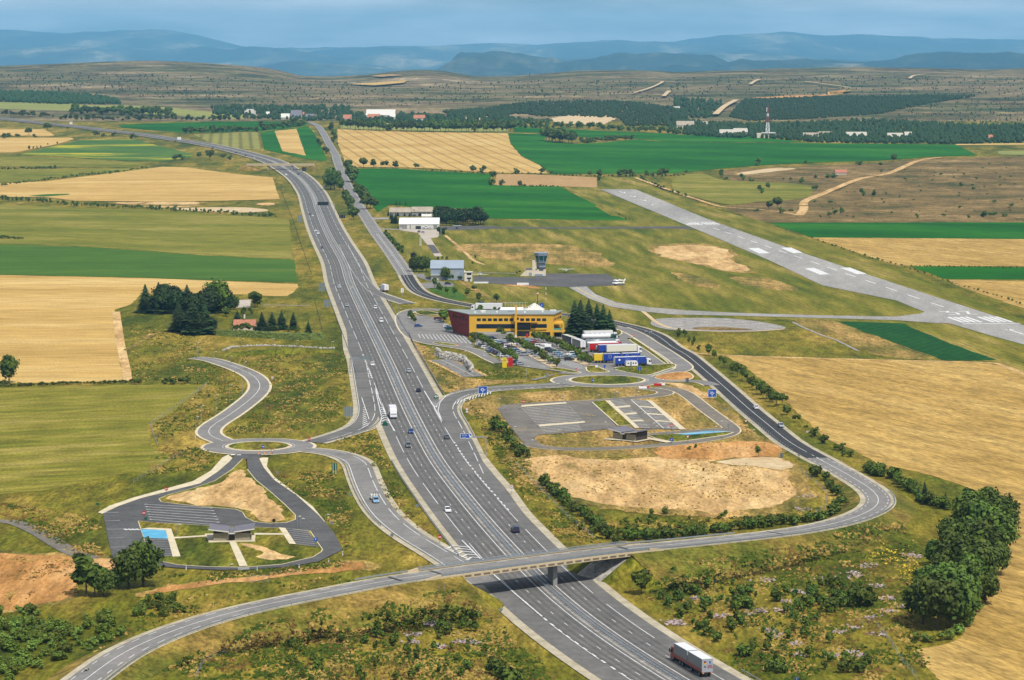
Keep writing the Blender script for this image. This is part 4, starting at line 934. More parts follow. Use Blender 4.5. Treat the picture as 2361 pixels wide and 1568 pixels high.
# row beside the dark main road
g = 'trees between the main road and the wheat field'
lab = 'roadside tree in the row between the dark main road and the ripe wheat field'
for x, y, h in ((35,248,60),(75,245,50),(100,290,45),(140,290,45),(125,310,40),(165,340,40),(890,872,32),(945,920,65),(1012,970,70),(1088,1010,42),(1125,1015,55),(1150,1055,55),(1190,1060,50),(828,825,60),(760,775,75),(1330,1165,95),(1390,1185,95),(1350,1190,70)):
    plant('sprig' if y < 350 else 'shrub', 'c9', x, y, h, 'leafy roadside shrub in the row between the dark main road and the ripe wheat field', 'shrubs between the main road and the wheat field', mt='leaf', wid=1.0)
for x, y, h in ((235,375,90),(272,398,70),(310,430,65),(338,455,75),(395,500,85),(428,520,105),(458,545,100),(490,555,90),(522,590,85),(555,610,80),(590,640,110),(625,670,105),(660,690,80),(690,720,110),(730,710,90)):
    plant('slim' if y < 560 else 'tree', 'c9', x, y, h, lab, g)
plants('con', 'c9', [(1465,1185,65)], 'small dark conifer at the top of the bank beside the road curve', None, cat='conifer')
# the big grove at the edge of the ripe field
lab, g = 'large dark leafy tree in the grove at the edge of the ripe wheat field', 'trees of the grove by the ripe field'
plants('big', 'c12', [(1680,1090,330),(1780,1130,390),(1890,1110,400),(1850,1000,330),(1950,960,330),(2050,860,350),(1800,860,250),(1900,780,320),(2080,700,320),(2180,640,320),(1950,640,280),(2080,560,300),(2220,520,290),(1980,480,280),(2120,420,250),(2230,430,220),(1850,560,200),(1700,960,270),(1760,700,180),(2180,760,230)], lab, g)
plants('slim', 'c12', [(2010,400,250),(2110,350,200),(1880,620,240),(2000,720,300)], 'slender lighter tree rising from the grove at the edge of the ripe wheat field', g, wid=1.3)
plants('bigl', 'c12', [(2010,900,300),(1720,1040,240),(1960,1060,260),(2100,960,230),(1860,700,260),(2150,540,250)], 'mid green leafy tree inside the grove at the edge of the ripe wheat field', g)
plants('con', 'c12', [(1690,270,140),(1650,255,90),(1830,300,100),(1980,330,150)], 'pointed dark conifer among the bushes below the road curve', 'conifers below the road curve', cat='conifer')
along('shrub', 'c12', [(1640,1200),(1750,1215),(1880,1185),(1960,1120),(2080,930),(2160,760)], 22, 50, 90, 'bright green bush along the foot of the dark grove', 'bushes at the foot of the grove', 14, mt='leaf_bright')
along('shrub', 'c12', [(1330,70),(1450,110),(1560,170),(1650,250),(1760,300),(1850,330)], 26, 45, 100, 'green bush on the bank below the road curve', 'bushes below the road curve', 22, mt='leaf')
# big trees by the little rest area
plants('slim', 'c10', [(585,905,330),(640,910,250)], 'slender ragged tree beside the bare red ground', 'trees beside the small car park', wid=1.25, mt='leaf_dark')
plants('big', 'c10', [(700,905,200),(870,850,280),(965,835,325),(800,850,160)], 'tall dark leafy tree between the bare red ground and the small car park', 'trees beside the small car park')
# bushes, lower left
lab, g = 'rounded green bush in the thicket beside the overpass approach', 'bushes in the thicket'
scatter('shrub', 'c10', [(-60,1010),(200,1000),(470,1010),(640,1040),(850,1090),(840,1180),(700,1230),(540,1300),(300,1400),(120,1490),(-60,1530)], 95, 38, 95, lab, g, wid=1.2)
scatter('shrub', 'c10', [(0,1080),(250,1060),(500,1150),(560,1270),(330,1380),(0,1480)], 62, 35, 80, 'yellow-green bush in the thicket beside the overpass approach', g, mt='leaf_bright', wid=1.2)
scatter('shrub', 'c10', [(900,990),(1000,930),(1200,950),(1260,1020),(1050,1060),(860,1030)], 20, 45, 100, 'bush on the grass between the thicket and the overpass approach', 'bushes above the overpass approach')
# planted banks in the foreground
lab, g = 'young dark shrub on the grass bank left of the motorway below the overpass', 'shrubs on the left bank'
scatter('sprig', 'c11', [(-300,1180),(0,1090),(300,1010),(600,1040),(760,930),(930,960),(960,1250),(1060,1300),(1120,1480),(700,1500),(-380,1500)], 115, 30, 95, lab, g)
plants('shrub', 'c11', [(845,980,90),(905,1060,100),(912,1140,90),(700,1130,80),(740,1160,90),(1080,1440,130),(1130,1500,170),(1040,1380,70),(1180,1490,120),(260,1180,80),(180,1220,80)], lab, g, mt='leaf')
lab, g = 'young shrub on the flowering grass bank right of the motorway', 'shrubs on the right bank'
scatter('sprig', 'c12', [(-20,780),(300,800),(650,850),(1000,800),(1330,820),(1340,930),(1150,1010),(1080,1120),(1100,1250),(1380,1340),(1200,1430),(640,1400),(340,1190),(0,1060)], 130, 38, 108, lab, g)
scatter('shrub', 'c12', [(0,820),(600,900),(1000,850),(1320,850),(1300,950),(1000,1020),(500,1000),(100,1000)], 26, 50, 115, lab, g, mt='leaf_dark')
plants('shrub', 'c12', [(450,1310,100),(500,1310,90),(640,1410,100),(720,1420,90),(1270,980,170),(1310,960,120),(1060,1010,120),(1160,1420,110),(1260,1420,100),(1310,1370,80),(230,1170,80),(170,1130,70),(300,1210,80)], 'large rounded shrub on the flowering grass bank right of the motorway', 'shrubs on the right bank', mt='leaf')
plants('tree', 'c11', [(2050,890,185)], 'leafy young tree on the bank beside the overpass abutment', None)
scatter('sprig', 'c11', [(2120,780),(2200,740),(2360,820),(2360,1080),(2230,1010),(2130,900)], 22, 60, 110, 'dark sapling on the bank beside the overpass abutment', 'saplings beside the abutment', mt='leaf_dark')
# hedge along the right verge and round the bare ground
lab, g = 'bush in the hedge along the fence between the motorway and the bare ground', 'hedge bushes by the bare ground'
plants('shrub', 'c8', [(1065,880,110),(1110,895,90),(1150,930,80),(1150,970,75),(1200,1010,90),(1240,1050,90),(1275,1065,60),(1220,1060,70)], lab, g, mt='leaf')
along('shrub', 'c11', [(1360,140),(1430,200),(1500,250),(1580,320),(1680,390),(1780,450),(1840,530)], 34, 45, 95, lab, g, 18, mt='leaf')
along('shrub', 'c12', [(-400,540),(-250,520),(100,500),(330,470),(540,445),(700,425),(850,412),(980,390),(1080,345),(1150,290),(1120,240),(1060,170),(1000,110),(930,60)], 62, 45, 95, 'bush in the green belt between the bare ground and the road curve', 'bushes of the green belt', 16, mt='leaf')
scatter('shrub', 'c12', [(-700,420),(-300,380),(0,330),(600,380),(780,340),(750,400),(500,430),(0,480),(-500,520)], 45, 22, 60, 'low bush on the green slope below the bare ground', 'low bushes below the bare ground')
plants('slim', 'c9', [(570,1062,90)], 'single young tree standing at the edge of the red earth', None)
plants('shrub', 'c9', [(100,1012,30),(150,1000,30),(200,1155,25)], 'small dark bush on the bare red earth', 'bushes on the red earth', mt='leaf_dark')
# beside the motorway, further off
lab, g = 'tall dark tree between the motorway and the old main road', 'trees between motorway and main road'
plants('big', 'Q6', [(950,318,205),(985,310,190),(1035,320,110)], lab, g, wid=.85)
lab, g = 'dense roadside tree along the old main road', 'avenue trees of the old main road'
plants('dark', 'Q6', [(1110,115,75),(1130,165,85),(1135,245,150),(1150,250,100),(1185,330,85),(1215,390,120),(1245,440,130),(1275,490,140),(1310,485,115),(1340,480,95),(1090,400,95),(1105,440,110),(1120,485,105),(1145,540,110),(1158,585,120),(1180,560,80)], lab, g, wid=1.1)
plants('dark', 'c1', [(2240,880,55),(2250,930,60),(2255,960,50),(2200,1035,50),(2150,985,50),(2330,1130,50)], lab, g)
lab, g = 'round field tree on the hedge line between wheat and the green crop', 'field trees on the hedge line'
plants('dark', 'c5', [(80,118,58),(95,180,70),(100,220,70),(175,120,70),(243,122,62),(318,122,55),(388,125,55),(533,128,40),(918,155,58),(980,160,55),(1048,198,62),(1040,240,50),(1108,240,42),(1230,248,45),(1210,165,45),(1380,167,52),(1440,165,25),(1705,175,40),(1763,180,52),(1768,210,40),(1900,180,50),(1945,180,55),(1985,180,48),(2080,178,40),(2125,178,30),(2180,178,55),(2210,178,60),(2350,165,30)], lab, g)
along('shrub', 'c5', [(560,135),(900,158),(1100,162),(1250,163),(1400,167)], 22, 8, 16, 'low bush on the hedge line between wheat and the green crop', 'hedge line bushes', 4, mt='leaf_dark', wid=1.5)
along('shrub', 'c5', [(1170,248),(1300,250),(1500,250)], 14, 10, 20, 'low bush along the foot of the stubble strip', 'bushes below the stubble strip', 4, mt='leaf_dark', wid=1.4)
along('shrub', 'c5', [(1460,172),(1700,180),(2040,182),(2361,172)], 30, 8, 20, 'low bush on the edge of the wide green field', 'bushes on the green field edge', 5, mt='leaf_dark', wid=1.4)
lab, g = 'tree in the dense line behind the striped wheat field', 'tree line behind the striped wheat'
along('dark', 'c2', [(30,862),(110,875),(300,885),(600,888),(900,890),(1190,892)], 42, 55, 85, lab, g, 5)
lab, g = 'tree of the dark copse in the wide green field', 'copse in the green field'
along('dark', 'c2', [(1395,950),(1440,955),(1520,965),(1600,965)], 11, 70, 110, lab, g, 12, wid=1.2)
along('shrub', 'c2', [(1640,965),(1700,962),(1760,955),(1830,950),(1990,940)], 16, 25, 40, 'bush of the hedge running out from the copse', 'hedge from the copse', 6, mt='leaf_dark', wid=1.5)
along('dark', 'c2', [(1200,870),(1400,868),(1600,862),(1900,885),(2361,905)], 34, 30, 55, 'tree along the far edge of the green fields', 'trees along the far field edge', 6)
along('dark', 'c2', [(640,845),(900,842),(1200,845),(1450,855)], 20, 30, 50, 'tree along the far edge of the green fields', 'trees along the far field edge', 6)
# scrub hillside
lab, g = 'dark bush scattered on the brown hillside', 'bushes on the brown hillside'
plants('dark', 'c6', [(568,108,55),(312,180,50),(460,205,45),(630,258,42),(585,295,55),(865,225,45),(950,278,45),(1272,312,50),(1355,312,42),(1430,300,22),(1485,80,60),(640,405,65),(697,395,80),(725,428,45),(1135,430,45),(1640,460,30),(2275,390,35),(2020,275,30)], 'small dark tree on the brown hillside', 'trees on the brown hillside')
plants('shrub', 'c6', [(1080,190,32),(1040,190,28),(960,190,22),(1250,105,35),(1390,105,25),(1055,365,25),(950,355,20),(555,420,25),(790,420,25),(1560,205,20),(1800,170,20),(1940,245,25),(2160,360,25),(2100,455,45),(2150,455,40),(2230,450,30),(1990,460,22),(1820,450,22),(1090,435,35),(1050,440,25),(985,455,18),(350,205,25),(520,215,30),(740,205,18),(790,205,20),(885,90,22),(1560,140,15),(1400,155,18)], lab, g, mt='leaf_dark', wid=1.5)
scatter('shrub', 'c6', [(950,380),(1500,120),(2350,80),(2350,480),(1000,480)], 70, 8, 20, lab, g, mt='leaf_dark', wid=1.4)
along('shrub', 'c6', [(930,600),(1140,670),(1300,725),(1420,755),(1580,800),(1720,845),(1910,910),(2100,965),(2361,1045)], 46, 8, 20, 'low bush along the runway side of the fields', 'bushes along the runway side', 5, mt='leaf_dark', wid=1.4)
along('shrub', 'c6', [(1600,785),(1900,792),(2361,800)], 30, 8, 16, 'low bush on the strip between ripe wheat and green crop', 'bushes between the right-hand fields', 3, mt='leaf_dark', wid=1.4)
along('shrub', 'c5', [(2040,195),(2130,235),(2200,265),(2300,300),(2361,320)], 16, 10, 26, 'low bush beside the track along the airfield', 'bushes beside the airfield track', 5, mt='leaf_dark', wid=1.3)
along('shrub', 'c5', [(1880,425),(1960,475),(2000,475)], 8, 8, 16, 'low bush at the corner of the green crop by the runway', 'bushes at the crop corner', 4, mt='leaf_dark', wid=1.4)
# service area
lab, g = 'tall pointed fir beside the orange service building', 'firs by the service building'
plants('con', 'P2', [(600,720,610),(705,740,640),(790,750,420),(850,560,480),(990,440,290),(1100,740,560),(1210,740,470),(1010,730,380),(1270,690,260),(650,740,420),(1160,745,380)], lab, g, cat='conifer', wid=1.3)
lab, g = 'small round tree in a planting strip of the service area car park', 'car park trees'
for x, y in ((560,800),(620,830),(700,840),(770,880),(830,920),(880,950),(930,980),(1000,1010),(1070,1050),(1140,1090),(1220,1120),(1320,1180),(960,730),(1060,745),(1120,780),(1200,830),(1260,850),(1340,910),(1420,930),(1500,1000),(1580,1010),(1680,1060),(1760,1130),(1830,1180),(1930,1210),(2030,1270),(1640,790),(1720,810),(1800,840),(1880,860),(1960,890),(2040,910),(2130,980)):
    plant('tree', 'P1', x, y, rnd.uniform(165, 210), lab, g, wid=.95, mt='leaf_shrub')
for x, y in ((390,950),(470,1030),(560,1055),(650,1110),(720,1190),(790,1170),(855,1240)): plant('tree', 'P2', x, y, rnd.uniform(170, 215), lab, g, wid=.95, mt='leaf_shrub')
plants('tree', 'P1', [(700,330,160),(950,310,100),(1050,310,90),(70,490,260),(20,400,150)], 'leafy tree beside the red end of the service building', 'trees round the service building')
plants('slim', 'c8', [(488,130,70),(510,155,70),(525,165,60),(505,140,60)], 'slim tree at the corner of the car park by the motorway', 'trees at the car park corner')
lab, g = 'slim young tree on the lawn below the grey hangar', 'lawn trees below the grey hangar'
plants('slim', 'P3', [(345,810,190),(405,860,170),(455,890,180),(550,912,160),(665,940,170),(860,920,130),(970,840,100),(1040,1010,160),(1320,1055,185),(745,672,80)], lab, g)
plants('big', 'P3', [(520,678,225),(612,682,110)], 'dark leafy tree in front of the grey hangar', 'trees in front of the grey hangar', wid=.8)
plants('big', 'P3', [(60,540,260),(150,545,260),(215,545,250),(20,540,230)], 'dark leafy tree beside the grey hangar', 'trees beside the grey hangar', wid=.9)
plants('big', 'c5', [(512,740,50)], 'purple-leaved tree behind the grey hangar', None, mt='purple_leaf')
plants('shrub', 'P3', [(400,350,60),(540,350,62),(470,350,55),(985,325,55),(945,440,60),(1690,570,55),(1640,570,40)], 'round bush on the airfield grass near the hangar', 'bushes near the hangar', mt='leaf_dark')
along('shrub', 'P4', [(200,760),(270,840),(370,940),(440,1020),(520,1110)], 16, 85, 120, 'bush in the dark hedge on the slope below the white hangar', 'hedge below the white hangar', 18, mt='leaf_dark')
lab, g = 'dark evergreen of the copse beside the white hangar', 'evergreens beside the white hangar'
for _ in range(46): plant('dark', 'P4', rnd.uniform(1190, 2080), rnd.uniform(470, 585), rnd.uniform(210, 300), lab, g, mt='needle')
plants('dark', 'P4', [(1400,420,180),(1300,430,190),(1550,440,170),(1750,450,180),(1900,470,150)], lab, g, mt='needle')
plants('con', 'P4', [(740,400,130),(330,540,190),(300,460,140),(390,540,200),(430,400,90),(560,400,80),(650,400,70),(400,190,80),(470,190,75),(580,190,70),(250,380,80)], 'conifer round the grey barn', 'conifers round the barn', cat='conifer')
plants('shrub', 'P4', [(1240,745,150),(1280,745,130)], 'rounded evergreen bush at the corner of the hangar yard', 'bushes of the hangar yard', mt='needle')
# the farm garden left of the motorway
lab, g = 'tall dark conifer in the garden left of the motorway', 'garden conifers'
plants('con', 'Q7', [(130,240,178),(215,245,195),(395,245,180),(345,358,180),(430,378,215),(510,375,190),(555,240,180)], lab, g, wid=1.35, cat='conifer')
plants('big', 'Q7', [(300,240,170),(470,300,180),(250,235,180),(600,240,180),(180,240,110),(160,245,120),(240,248,150),(330,248,150),(370,370,130),(400,250,150),(470,378,150),(540,374,110),(520,250,170),(440,250,140),(650,240,120)], 'rounded dark tree filling the garden clump left of the motorway', 'garden leafy trees', mt='needle')
plants('bigl', 'Q7', [(580,240,215),(610,235,190),(690,222,95),(270,245,110),(320,245,105),(470,230,110),(640,260,60)], 'leafy tree among the garden conifers left of the motorway', 'garden leafy trees')
plants('slim', 'Q7', [(825,208,112),(840,206,90)], 'separate leafy tree by the pale yard of the garden', 'trees by the garden yard', wid=1.4)
plants('con', 'Q7', [(715,315,90),(870,366,130),(935,352,115),(995,347,118),(1070,347,110)], 'pointed conifer above the clipped hedge', 'conifers above the hedge', cat='conifer', wid=1.3)
plants('con', 'Q7', [(1165,382,92)], 'grey-green spruce at the end of the clipped hedge', None, cat='conifer')
plants('shrub', 'Q7', [(725,362,50),(790,362,56),(825,362,40),(760,358,62),(700,355,40),(650,265,50),(750,255,50),(900,362,45),(960,362,45),(1030,362,45),(1100,365,45),(800,250,40)], 'garden bush near the small house', 'garden bushes', mt='leaf_dark')
hl = GL('Q7', [(588,386),(800,396),(1000,408),(1172,412),(1270,410)])
def hedge(name, ln, w_, h, label, m='hedge_leaf', den=9):
    s = walk(ln); r = random.Random(3); mb = MB()
    l2 = resample(ln, 4); beam_v = []
    for i in range(int(s[-1]*den)):
        p = at_len(ln, s, s[-1]*r.random()); q_ = at_len(ln, s, min(s[-1], s[-1]*.999)); a = r.uniform(-1, 1); 
        side = r.random(); t = Vector((1, 0, 0)); nrm = Vector((0, -1 if side < .45 else (1 if side < .55 else r.uniform(-1, 1)), 0))
        z = h*r.random() if side < .55 else h; y = (nrm.y*w_/2)
        leaf_quad(mb, p + Vector((0, y, z)), (Vector((0, nrm.y if side < .55 else 0, 0 if side < .55 else 1)) + Vector((r.gauss(0,.4), r.gauss(0,.3), r.gauss(.2,.3)))).normalized(), .45*r.uniform(.6,1.2), r)
    for a, b in zip(ln, ln[1:]):
        c_ = (a+b)/2; mb.box((c_.x, c_.y, 0), ((b-a).length, w_*.8, h*.9), math.atan2((b-a).y, (b-a).x))
    o = link(name, raw(mb, name), m); tag(o, label, 'hedge'); return o
hedge('hedge', hl, 3.0, 3.2, 'long clipped green hedge between the garden and the grass bank')
plants('big', 'c7', [(62,562,190)], 'lone leafy tree at the corner of the wheat field', None, wid=.85)
plants('shrub', 'c7', [(40,575,40),(10,578,36)], 'bush at the foot of the lone tree', 'bushes under the lone tree', mt='leaf_dark')
along('shrub', 'c7', [(-60,590),(300,575),(700,565),(960,555)], 46, 14, 28, 'low bush on the dark strip below the wheat field', 'bushes on the strip below the wheat', 5, mt='leaf_dark', wid=1.6)
plants('shrub', 'c7', [(1110,568,45),(1160,570,50),(1230,568,52),(1270,560,45),(1185,810,25),(1100,893,18),(1160,918,22),(1410,650,18)], 'dark bush on the rough grass beside the striped meadow', 'bushes beside the meadow', mt='leaf_dark', wid=1.3)
lab, g = 'hedgerow bush on the line between wheat and meadow left of the motorway', 'hedgerow left of the motorway'
along('shrub', 'c4', [(-60,325),(60,340),(300,352),(500,378),(800,392),(1100,405),(1400,425),(1700,445),(1880,455)], 84, 16, 36, lab, g, 5, mt='leaf_dark', wid=.9)
along('shrub', 'c4', [(-60,250),(200,218),(550,175),(750,160),(1000,125)], 50, 10, 22, 'bush of the dark hedge above the big wheat field', 'hedge above the wheat field', 4, mt='leaf_dark', wid=1.5)
along('shrub', 'c4', [(-60,130),(200,132),(380,125)], 26, 12, 22, 'bush of the hedge between the pale meadows', 'hedge between the pale meadows', 4, mt='leaf_dark', wid=1.5)
along('shrub', 'c4', [(-60,595),(80,602),(170,608)], 12, 14, 26, 'bush on the rough corner of the meadow', 'bushes on the meadow corner', 4, mt='leaf_dark', wid=1.5)
# beyond the far bridge
lab, g = 'tree in the belt between the pale field and the far motorway', 'belt trees by the far motorway'
along('dark', 'c1', [(470,765),(600,775),(740,775),(840,780),(1000,785),(1180,795)], 30, 40, 80, lab, g, 12, wid=1.1)
along('shrub', 'c1', [(0,770),(300,790),(500,810),(800,810),(1100,805),(1300,815),(1640,805)], 50, 20, 42, 'bush in the rough belt beyond the far motorway', 'bushes beyond the far motorway', 14, mt='leaf_dark', wid=1.3)
along('dark', 'c1', [(1230,900),(1330,898),(1460,895),(1540,890),(1740,888)], 24, 30, 50, 'tree of the row crossing the far green field', 'tree row in the far green field', 5)
along('dark', 'c1', [(1760,880),(1900,865),(2060,848)], 16, 35, 58, 'tree of the row crossing the far green field', 'tree row in the far green field', 5)
plants('dark', 'c1', [(895,940,40),(915,940,35),(1345,1060,40),(1415,1075,72),(1505,1075,40),(1550,1078,30),(320,885,62),(195,915,60),(650,925,45),(455,880,25)], 'single dark tree near the far bend of the motorway', 'single trees by the far bend', wid=1.1)
plants('shrub', 'c1', [(1180,1080,40),(1220,1080,38),(700,925,28),(760,920,25),(780,905,20),(60,930,35),(120,930,30),(20,935,35),(230,930,25)], 'dark bush near the far bend of the motorway', 'bushes by the far bend', mt='leaf_dark', wid=1.5)
plants('sprig', 'c1', [(195,1008,28),(225,1005,22),(250,1002,22),(275,998,20),(322,985,20),(385,975,20)], 'small shrub on the edge of the far wheat', 'shrubs by the far wheat', mt='leaf_dark')
forest('woodland', [('c1', [(-60,640),(0,630),(480,640),(760,672),(830,705),(430,705),(-60,688)], 1)], 'dark wood on the left above the pale field', 900, 22, 34)
forest('woodland', [('c2', [(960,745),(1250,700),(1500,690),(1900,690),(2361,745),(2361,850),(1950,852),(1900,800),(1560,785),(1400,790),(1200,770)], 4), ('c2', [(700,760),(960,745),(1200,770),(1100,790),(800,780)], 1)], 'dark wood on the plain behind the quarry', 3400, 14, 26)
forest('woodland', [('c3', [(370,790),(460,680),(1000,660),(1700,650),(2050,650),(1650,715),(1400,770),(900,805),(500,818)], 1)], 'broad dark wood on the slope behind the lattice mast', 5200, 12, 22)
forest('woodland', [('c3', [(-100,800),(280,845),(800,845),(1400,815),(1500,830),(2100,860),(2361,850),(2361,965),(1950,975),(1000,965),(700,940),(300,930),(0,905)], 3)], 'dark belt of trees along the far side of the green field', 3000, 20, 38)
forest('woodland', [('c1', [(1430,720),(2361,730),(2361,800),(2050,820),(1640,800),(1430,770)], 2), ('c2', [(0,770),(600,780),(1200,800),(1450,830),(600,840),(0,820)], 2), ('c3', [(0,680),(330,690),(260,800),(0,800)], 1)], 'green belt of trees around the village', 1500, 16, 34)
forest('scrub_bushes', [('c3', [(1400,840),(1650,710),(2361,650),(2361,830)], 2), ('c1', [(0,480),(800,500),(2361,560),(2361,710),(1500,690),(0,590)], 5), ('c2', [(0,560),(1400,540),(2361,560),(2361,680),(1300,680),(0,740)], 4), ('c3', [(0,520),(2361,520),(2361,640),(0,660)], 4)], 'dots of scrub over the brown plateau', 2300, 4, 14)
grow()
# wild flowers on the banks
def flowers(c, pts, n, m, label, spread=(60, 14)):
    mb = MB(); r = random.Random(n)
    for x, y in pts:
        for _ in range(n):
            p = spot(c, x+r.gauss(0, spread[0]*.5), y+r.gauss(0, spread[1]*.5)); leaf_quad(mb, p+Vector((0,0,r.uniform(.1,.5))), Vector((r.gauss(0,.4), r.gauss(-.3,.4), 1)).normalized(), r.uniform(.15,.42), r)
    tag(link('wild_flowers', raw(mb, 'wild_flowers'), m), label, 'wild flowers', kind='stuff')
flowers('c12', [(360,740),(420,720),(240,800),(620,800),(880,890),(800,870),(750,940),(500,1020),(600,1010),(700,1000),(160,925),(1060,790),(1000,800),(1190,750),(1240,770),(1320,700),(1380,840),(1450,920),(1540,980),(1330,1050),(1440,1010),(1210,1120),(1130,1150),(680,1180),(640,1140),(830,1230),(860,1300),(1080,1300),(1170,1290),(1260,1310),(1370,1165),(860,320),(900,230),(1640,640),(1600,630),(320,1040),(20,1090),(280,1040)], 26, 'pink_flowers', 'pale pink wild flowers on the bank right of the motorway')
flowers('c11', [(150,965),(620,1090),(660,1100),(840,1215),(900,1220),(510,1215),(690,1245),(520,1165),(2260,1080),(2300,1090)], 42, 'pink_flowers', 'pale pink wild flowers on the bank left of the motorway')
mat('yellow_bloom', C(210,180,50), .9)
flowers('c12', [(1580,700),(1600,750),(1450,650),(1480,600),(1400,620)], 20, 'yellow_bloom', 'yellow wild flowers near the grove', (90, 40))

# coarse grass and weeds that roughen the banks
def tufts(areas, n, m, label, seed, lo, hi, thr):
    r = random.Random(seed); mb = MB(); ar = [(c, pg, w_) for c, pg, w_ in areas]; tot = sum(a[2] for a in ar)
    for c, pg, w_ in ar:
        xs, ys = [p[0] for p in pg], [p[1] for p in pg]; k = 0
        for _ in range(int(n*w_/tot*4)):
            x, y = r.uniform(min(xs), max(xs)), r.uniform(min(ys), max(ys))
            if not inside(x, y, pg): continue
            p = G(c, x, y)
            if noise.noise((p.x*.09, p.y*.05, seed)) + .5*noise.noise((p.x*.35, p.y*.2, seed)) < thr: continue
            p = G(c, x, y, hgt(p.x, p.y))
            for _k in range(2): leaf_quad(mb, p + Vector((r.gauss(0,.5), r.gauss(0,.6), r.uniform(0,.2))), Vector((r.gauss(0,.6), r.gauss(-.5,.5), .8)).normalized(), r.uniform(lo, hi), r)
            k += 1
            if k > n*w_/tot: break
    tag(link('grass_tufts', raw(mb, 'grass_tufts'), m), label, 'grass', kind='stuff')
GZ = [('c11', [(-420,1470),(-100,1180),(300,960),(760,860),(900,930),(1100,1090),(1480,1480)], 5), ('c10', [(1820,60),(2250,60),(2361,300),(2361,660),(2320,560),(2160,350),(1880,130)], 2), ('c10', [(1000,770),(1500,745),(2361,660),(2361,700),(1300,830)], 1), ('c7', [(1060,1000),(1340,990),(1480,1050),(1380,1150),(1000,1180)], 1), ('c10', [(1000,1460),(1300,1300),(1800,1080),(2361,940),(2361,1467)], 3), ('c12', [(-60,700),(600,600),(1200,440),(1500,360),(1650,600),(1600,1100),(1750,1480),(520,1480),(300,1260),(60,1080),(-200,900)], 7), ('c10', [(0,270),(660,380),(690,640),(500,620),(200,440),(0,380)], 2), ('c10', [(860,1080),(1260,900),(1900,800),(2361,760),(2361,830),(1700,900),(1000,1130),(560,1420),(400,1467)], 2),
      ('c7', [(880,150),(1190,200),(1450,260),(1330,390),(1600,500),(1640,620),(1400,820),(1310,880),(1050,960),(1030,850),(1380,600),(900,540)], 3), ('c7', [(1480,420),(1700,370),(2340,360),(2340,640),(2280,820),(1900,900),(1520,900),(1700,780),(1830,600),(1780,520)], 4), ('c8', [(540,300),(660,360),(800,480),(1100,470),(1480,500),(1000,560),(760,620)], 2), ('c8', [(880,690),(1060,760),(1200,960),(1300,1000),(1300,1180),(1130,1180)], 2), ('c11', [(1130,60),(1300,100),(1700,450),(1800,540),(1540,575),(1330,320)], 2), ('c12', [(-700,420),(-300,400),(600,360),(800,330),(1000,300),(950,360),(500,430),(-300,530)], 2), ('c11', [(270,100),(380,130),(660,520),(560,470),(350,300)], 1), ('c8', [(0,930),(250,900),(330,1100),(400,1180),(250,1180),(200,1060),(0,1010)], 1)]
gmat('tuft_green', [C(58,76,20), C(84,98,30)], .2, speck=.4); gmat('tuft_straw', [C(150,126,60), C(186,156,86)], .2, speck=.3); gmat('tuft_brown', [C(104,82,40), C(130,100,54)], .2, speck=.3)
tufts(GZ, 13000, 'tuft_green', 'dark green weeds scattered through the grass banks', 11, .18, .55, .02)
GZ += [('D', [(1215,1070),(1300,1056),(1480,1064),(1640,1056),(1815,1085),(1830,1140),(1690,1180),(1480,1170),(1250,1110)], 2), ('D', [(1090,925),(1500,893),(1640,910),(1780,1040),(1500,1050),(1200,1056)], 2), ('c10', [(1620,80),(1930,380),(1740,400),(1180,265)], 1), ('c10', [(0,650),(500,650),(520,880),(60,980)], 1)]
tufts(GZ, 11000, 'tuft_straw', 'dry straw-coloured grass scattered over the banks', 23, .15, .5, .08)
tufts(GZ, 6000, 'tuft_brown', 'brown seeded grass scattered over the banks', 37, .15, .5, .08)
# ------------------------------------------------------------------ buildings
mat('orange', C(230,178,54), .8, var=.06, vscale=.3); mat('orange_side', C(214,160,58), .8, var=.06); mat('red_brick', C(140,46,36), .85, var=.15, vscale=1.5); mat('roof_grey', C(150,158,154), .8, var=.1, vscale=.2)
mat('window_glass', (.012, .018, .026), .08, 0, .6); mat('shade_and_black', (.012, .012, .014), .9); mat('white', C(244,244,242), .6, var=.04); mat('off_white', C(224,220,208), .8, var=.06)  # near-black: painted shade inside openings, plain dark for far windows and boards
mat('far_wall', C(196,190,176), .9, var=.1)
mat('cream', C(236,220,194), .85, var=.06); mat('blue_grey', C(158,172,186), .55, .2, var=.06); mat('blue_grey_roof', C(176,190,202), .45, .3, var=.06, vscale=.15); mat('tower_glass', (.012, .07, .07), .1, 0, .6)
mat('tile_red', C(186,124,96), .9, var=.15); mat('slate', C(120,118,126), .85, var=.1, vscale=.5); mat('fibre_roof', C(176,164,144), .9, var=.14, vscale=.25); mat('stone_wall', C(176,166,140), .95, var=.3, vscale=1.6)
mat('dark_stone', C(74,64,56), .9, var=.25, vscale=2); mat('red', C(200,34,36), .6); mat('yellow', C(240,206,40), .6, var=.03); mat('black', (.01,.01,.011), .6); mat('sign_blue', C(32,84,180), .5); mat('sign_green', C(20,92,66), .5); mat('sign_red', C(196,28,36), .5)
mat('sign_back', C(150,160,158), .5, .5); mat('teal', C(90,160,150), .5)
def ring_box(mb, pts, z0, z1, top=None):
    """vertical prism on footprint pts; top = other footprint for leaning walls"""
    top = top or pts; mb.loft([[(x, y, z0) for x, y in pts], [(x, y, z1) for x, y in top]]); return mb
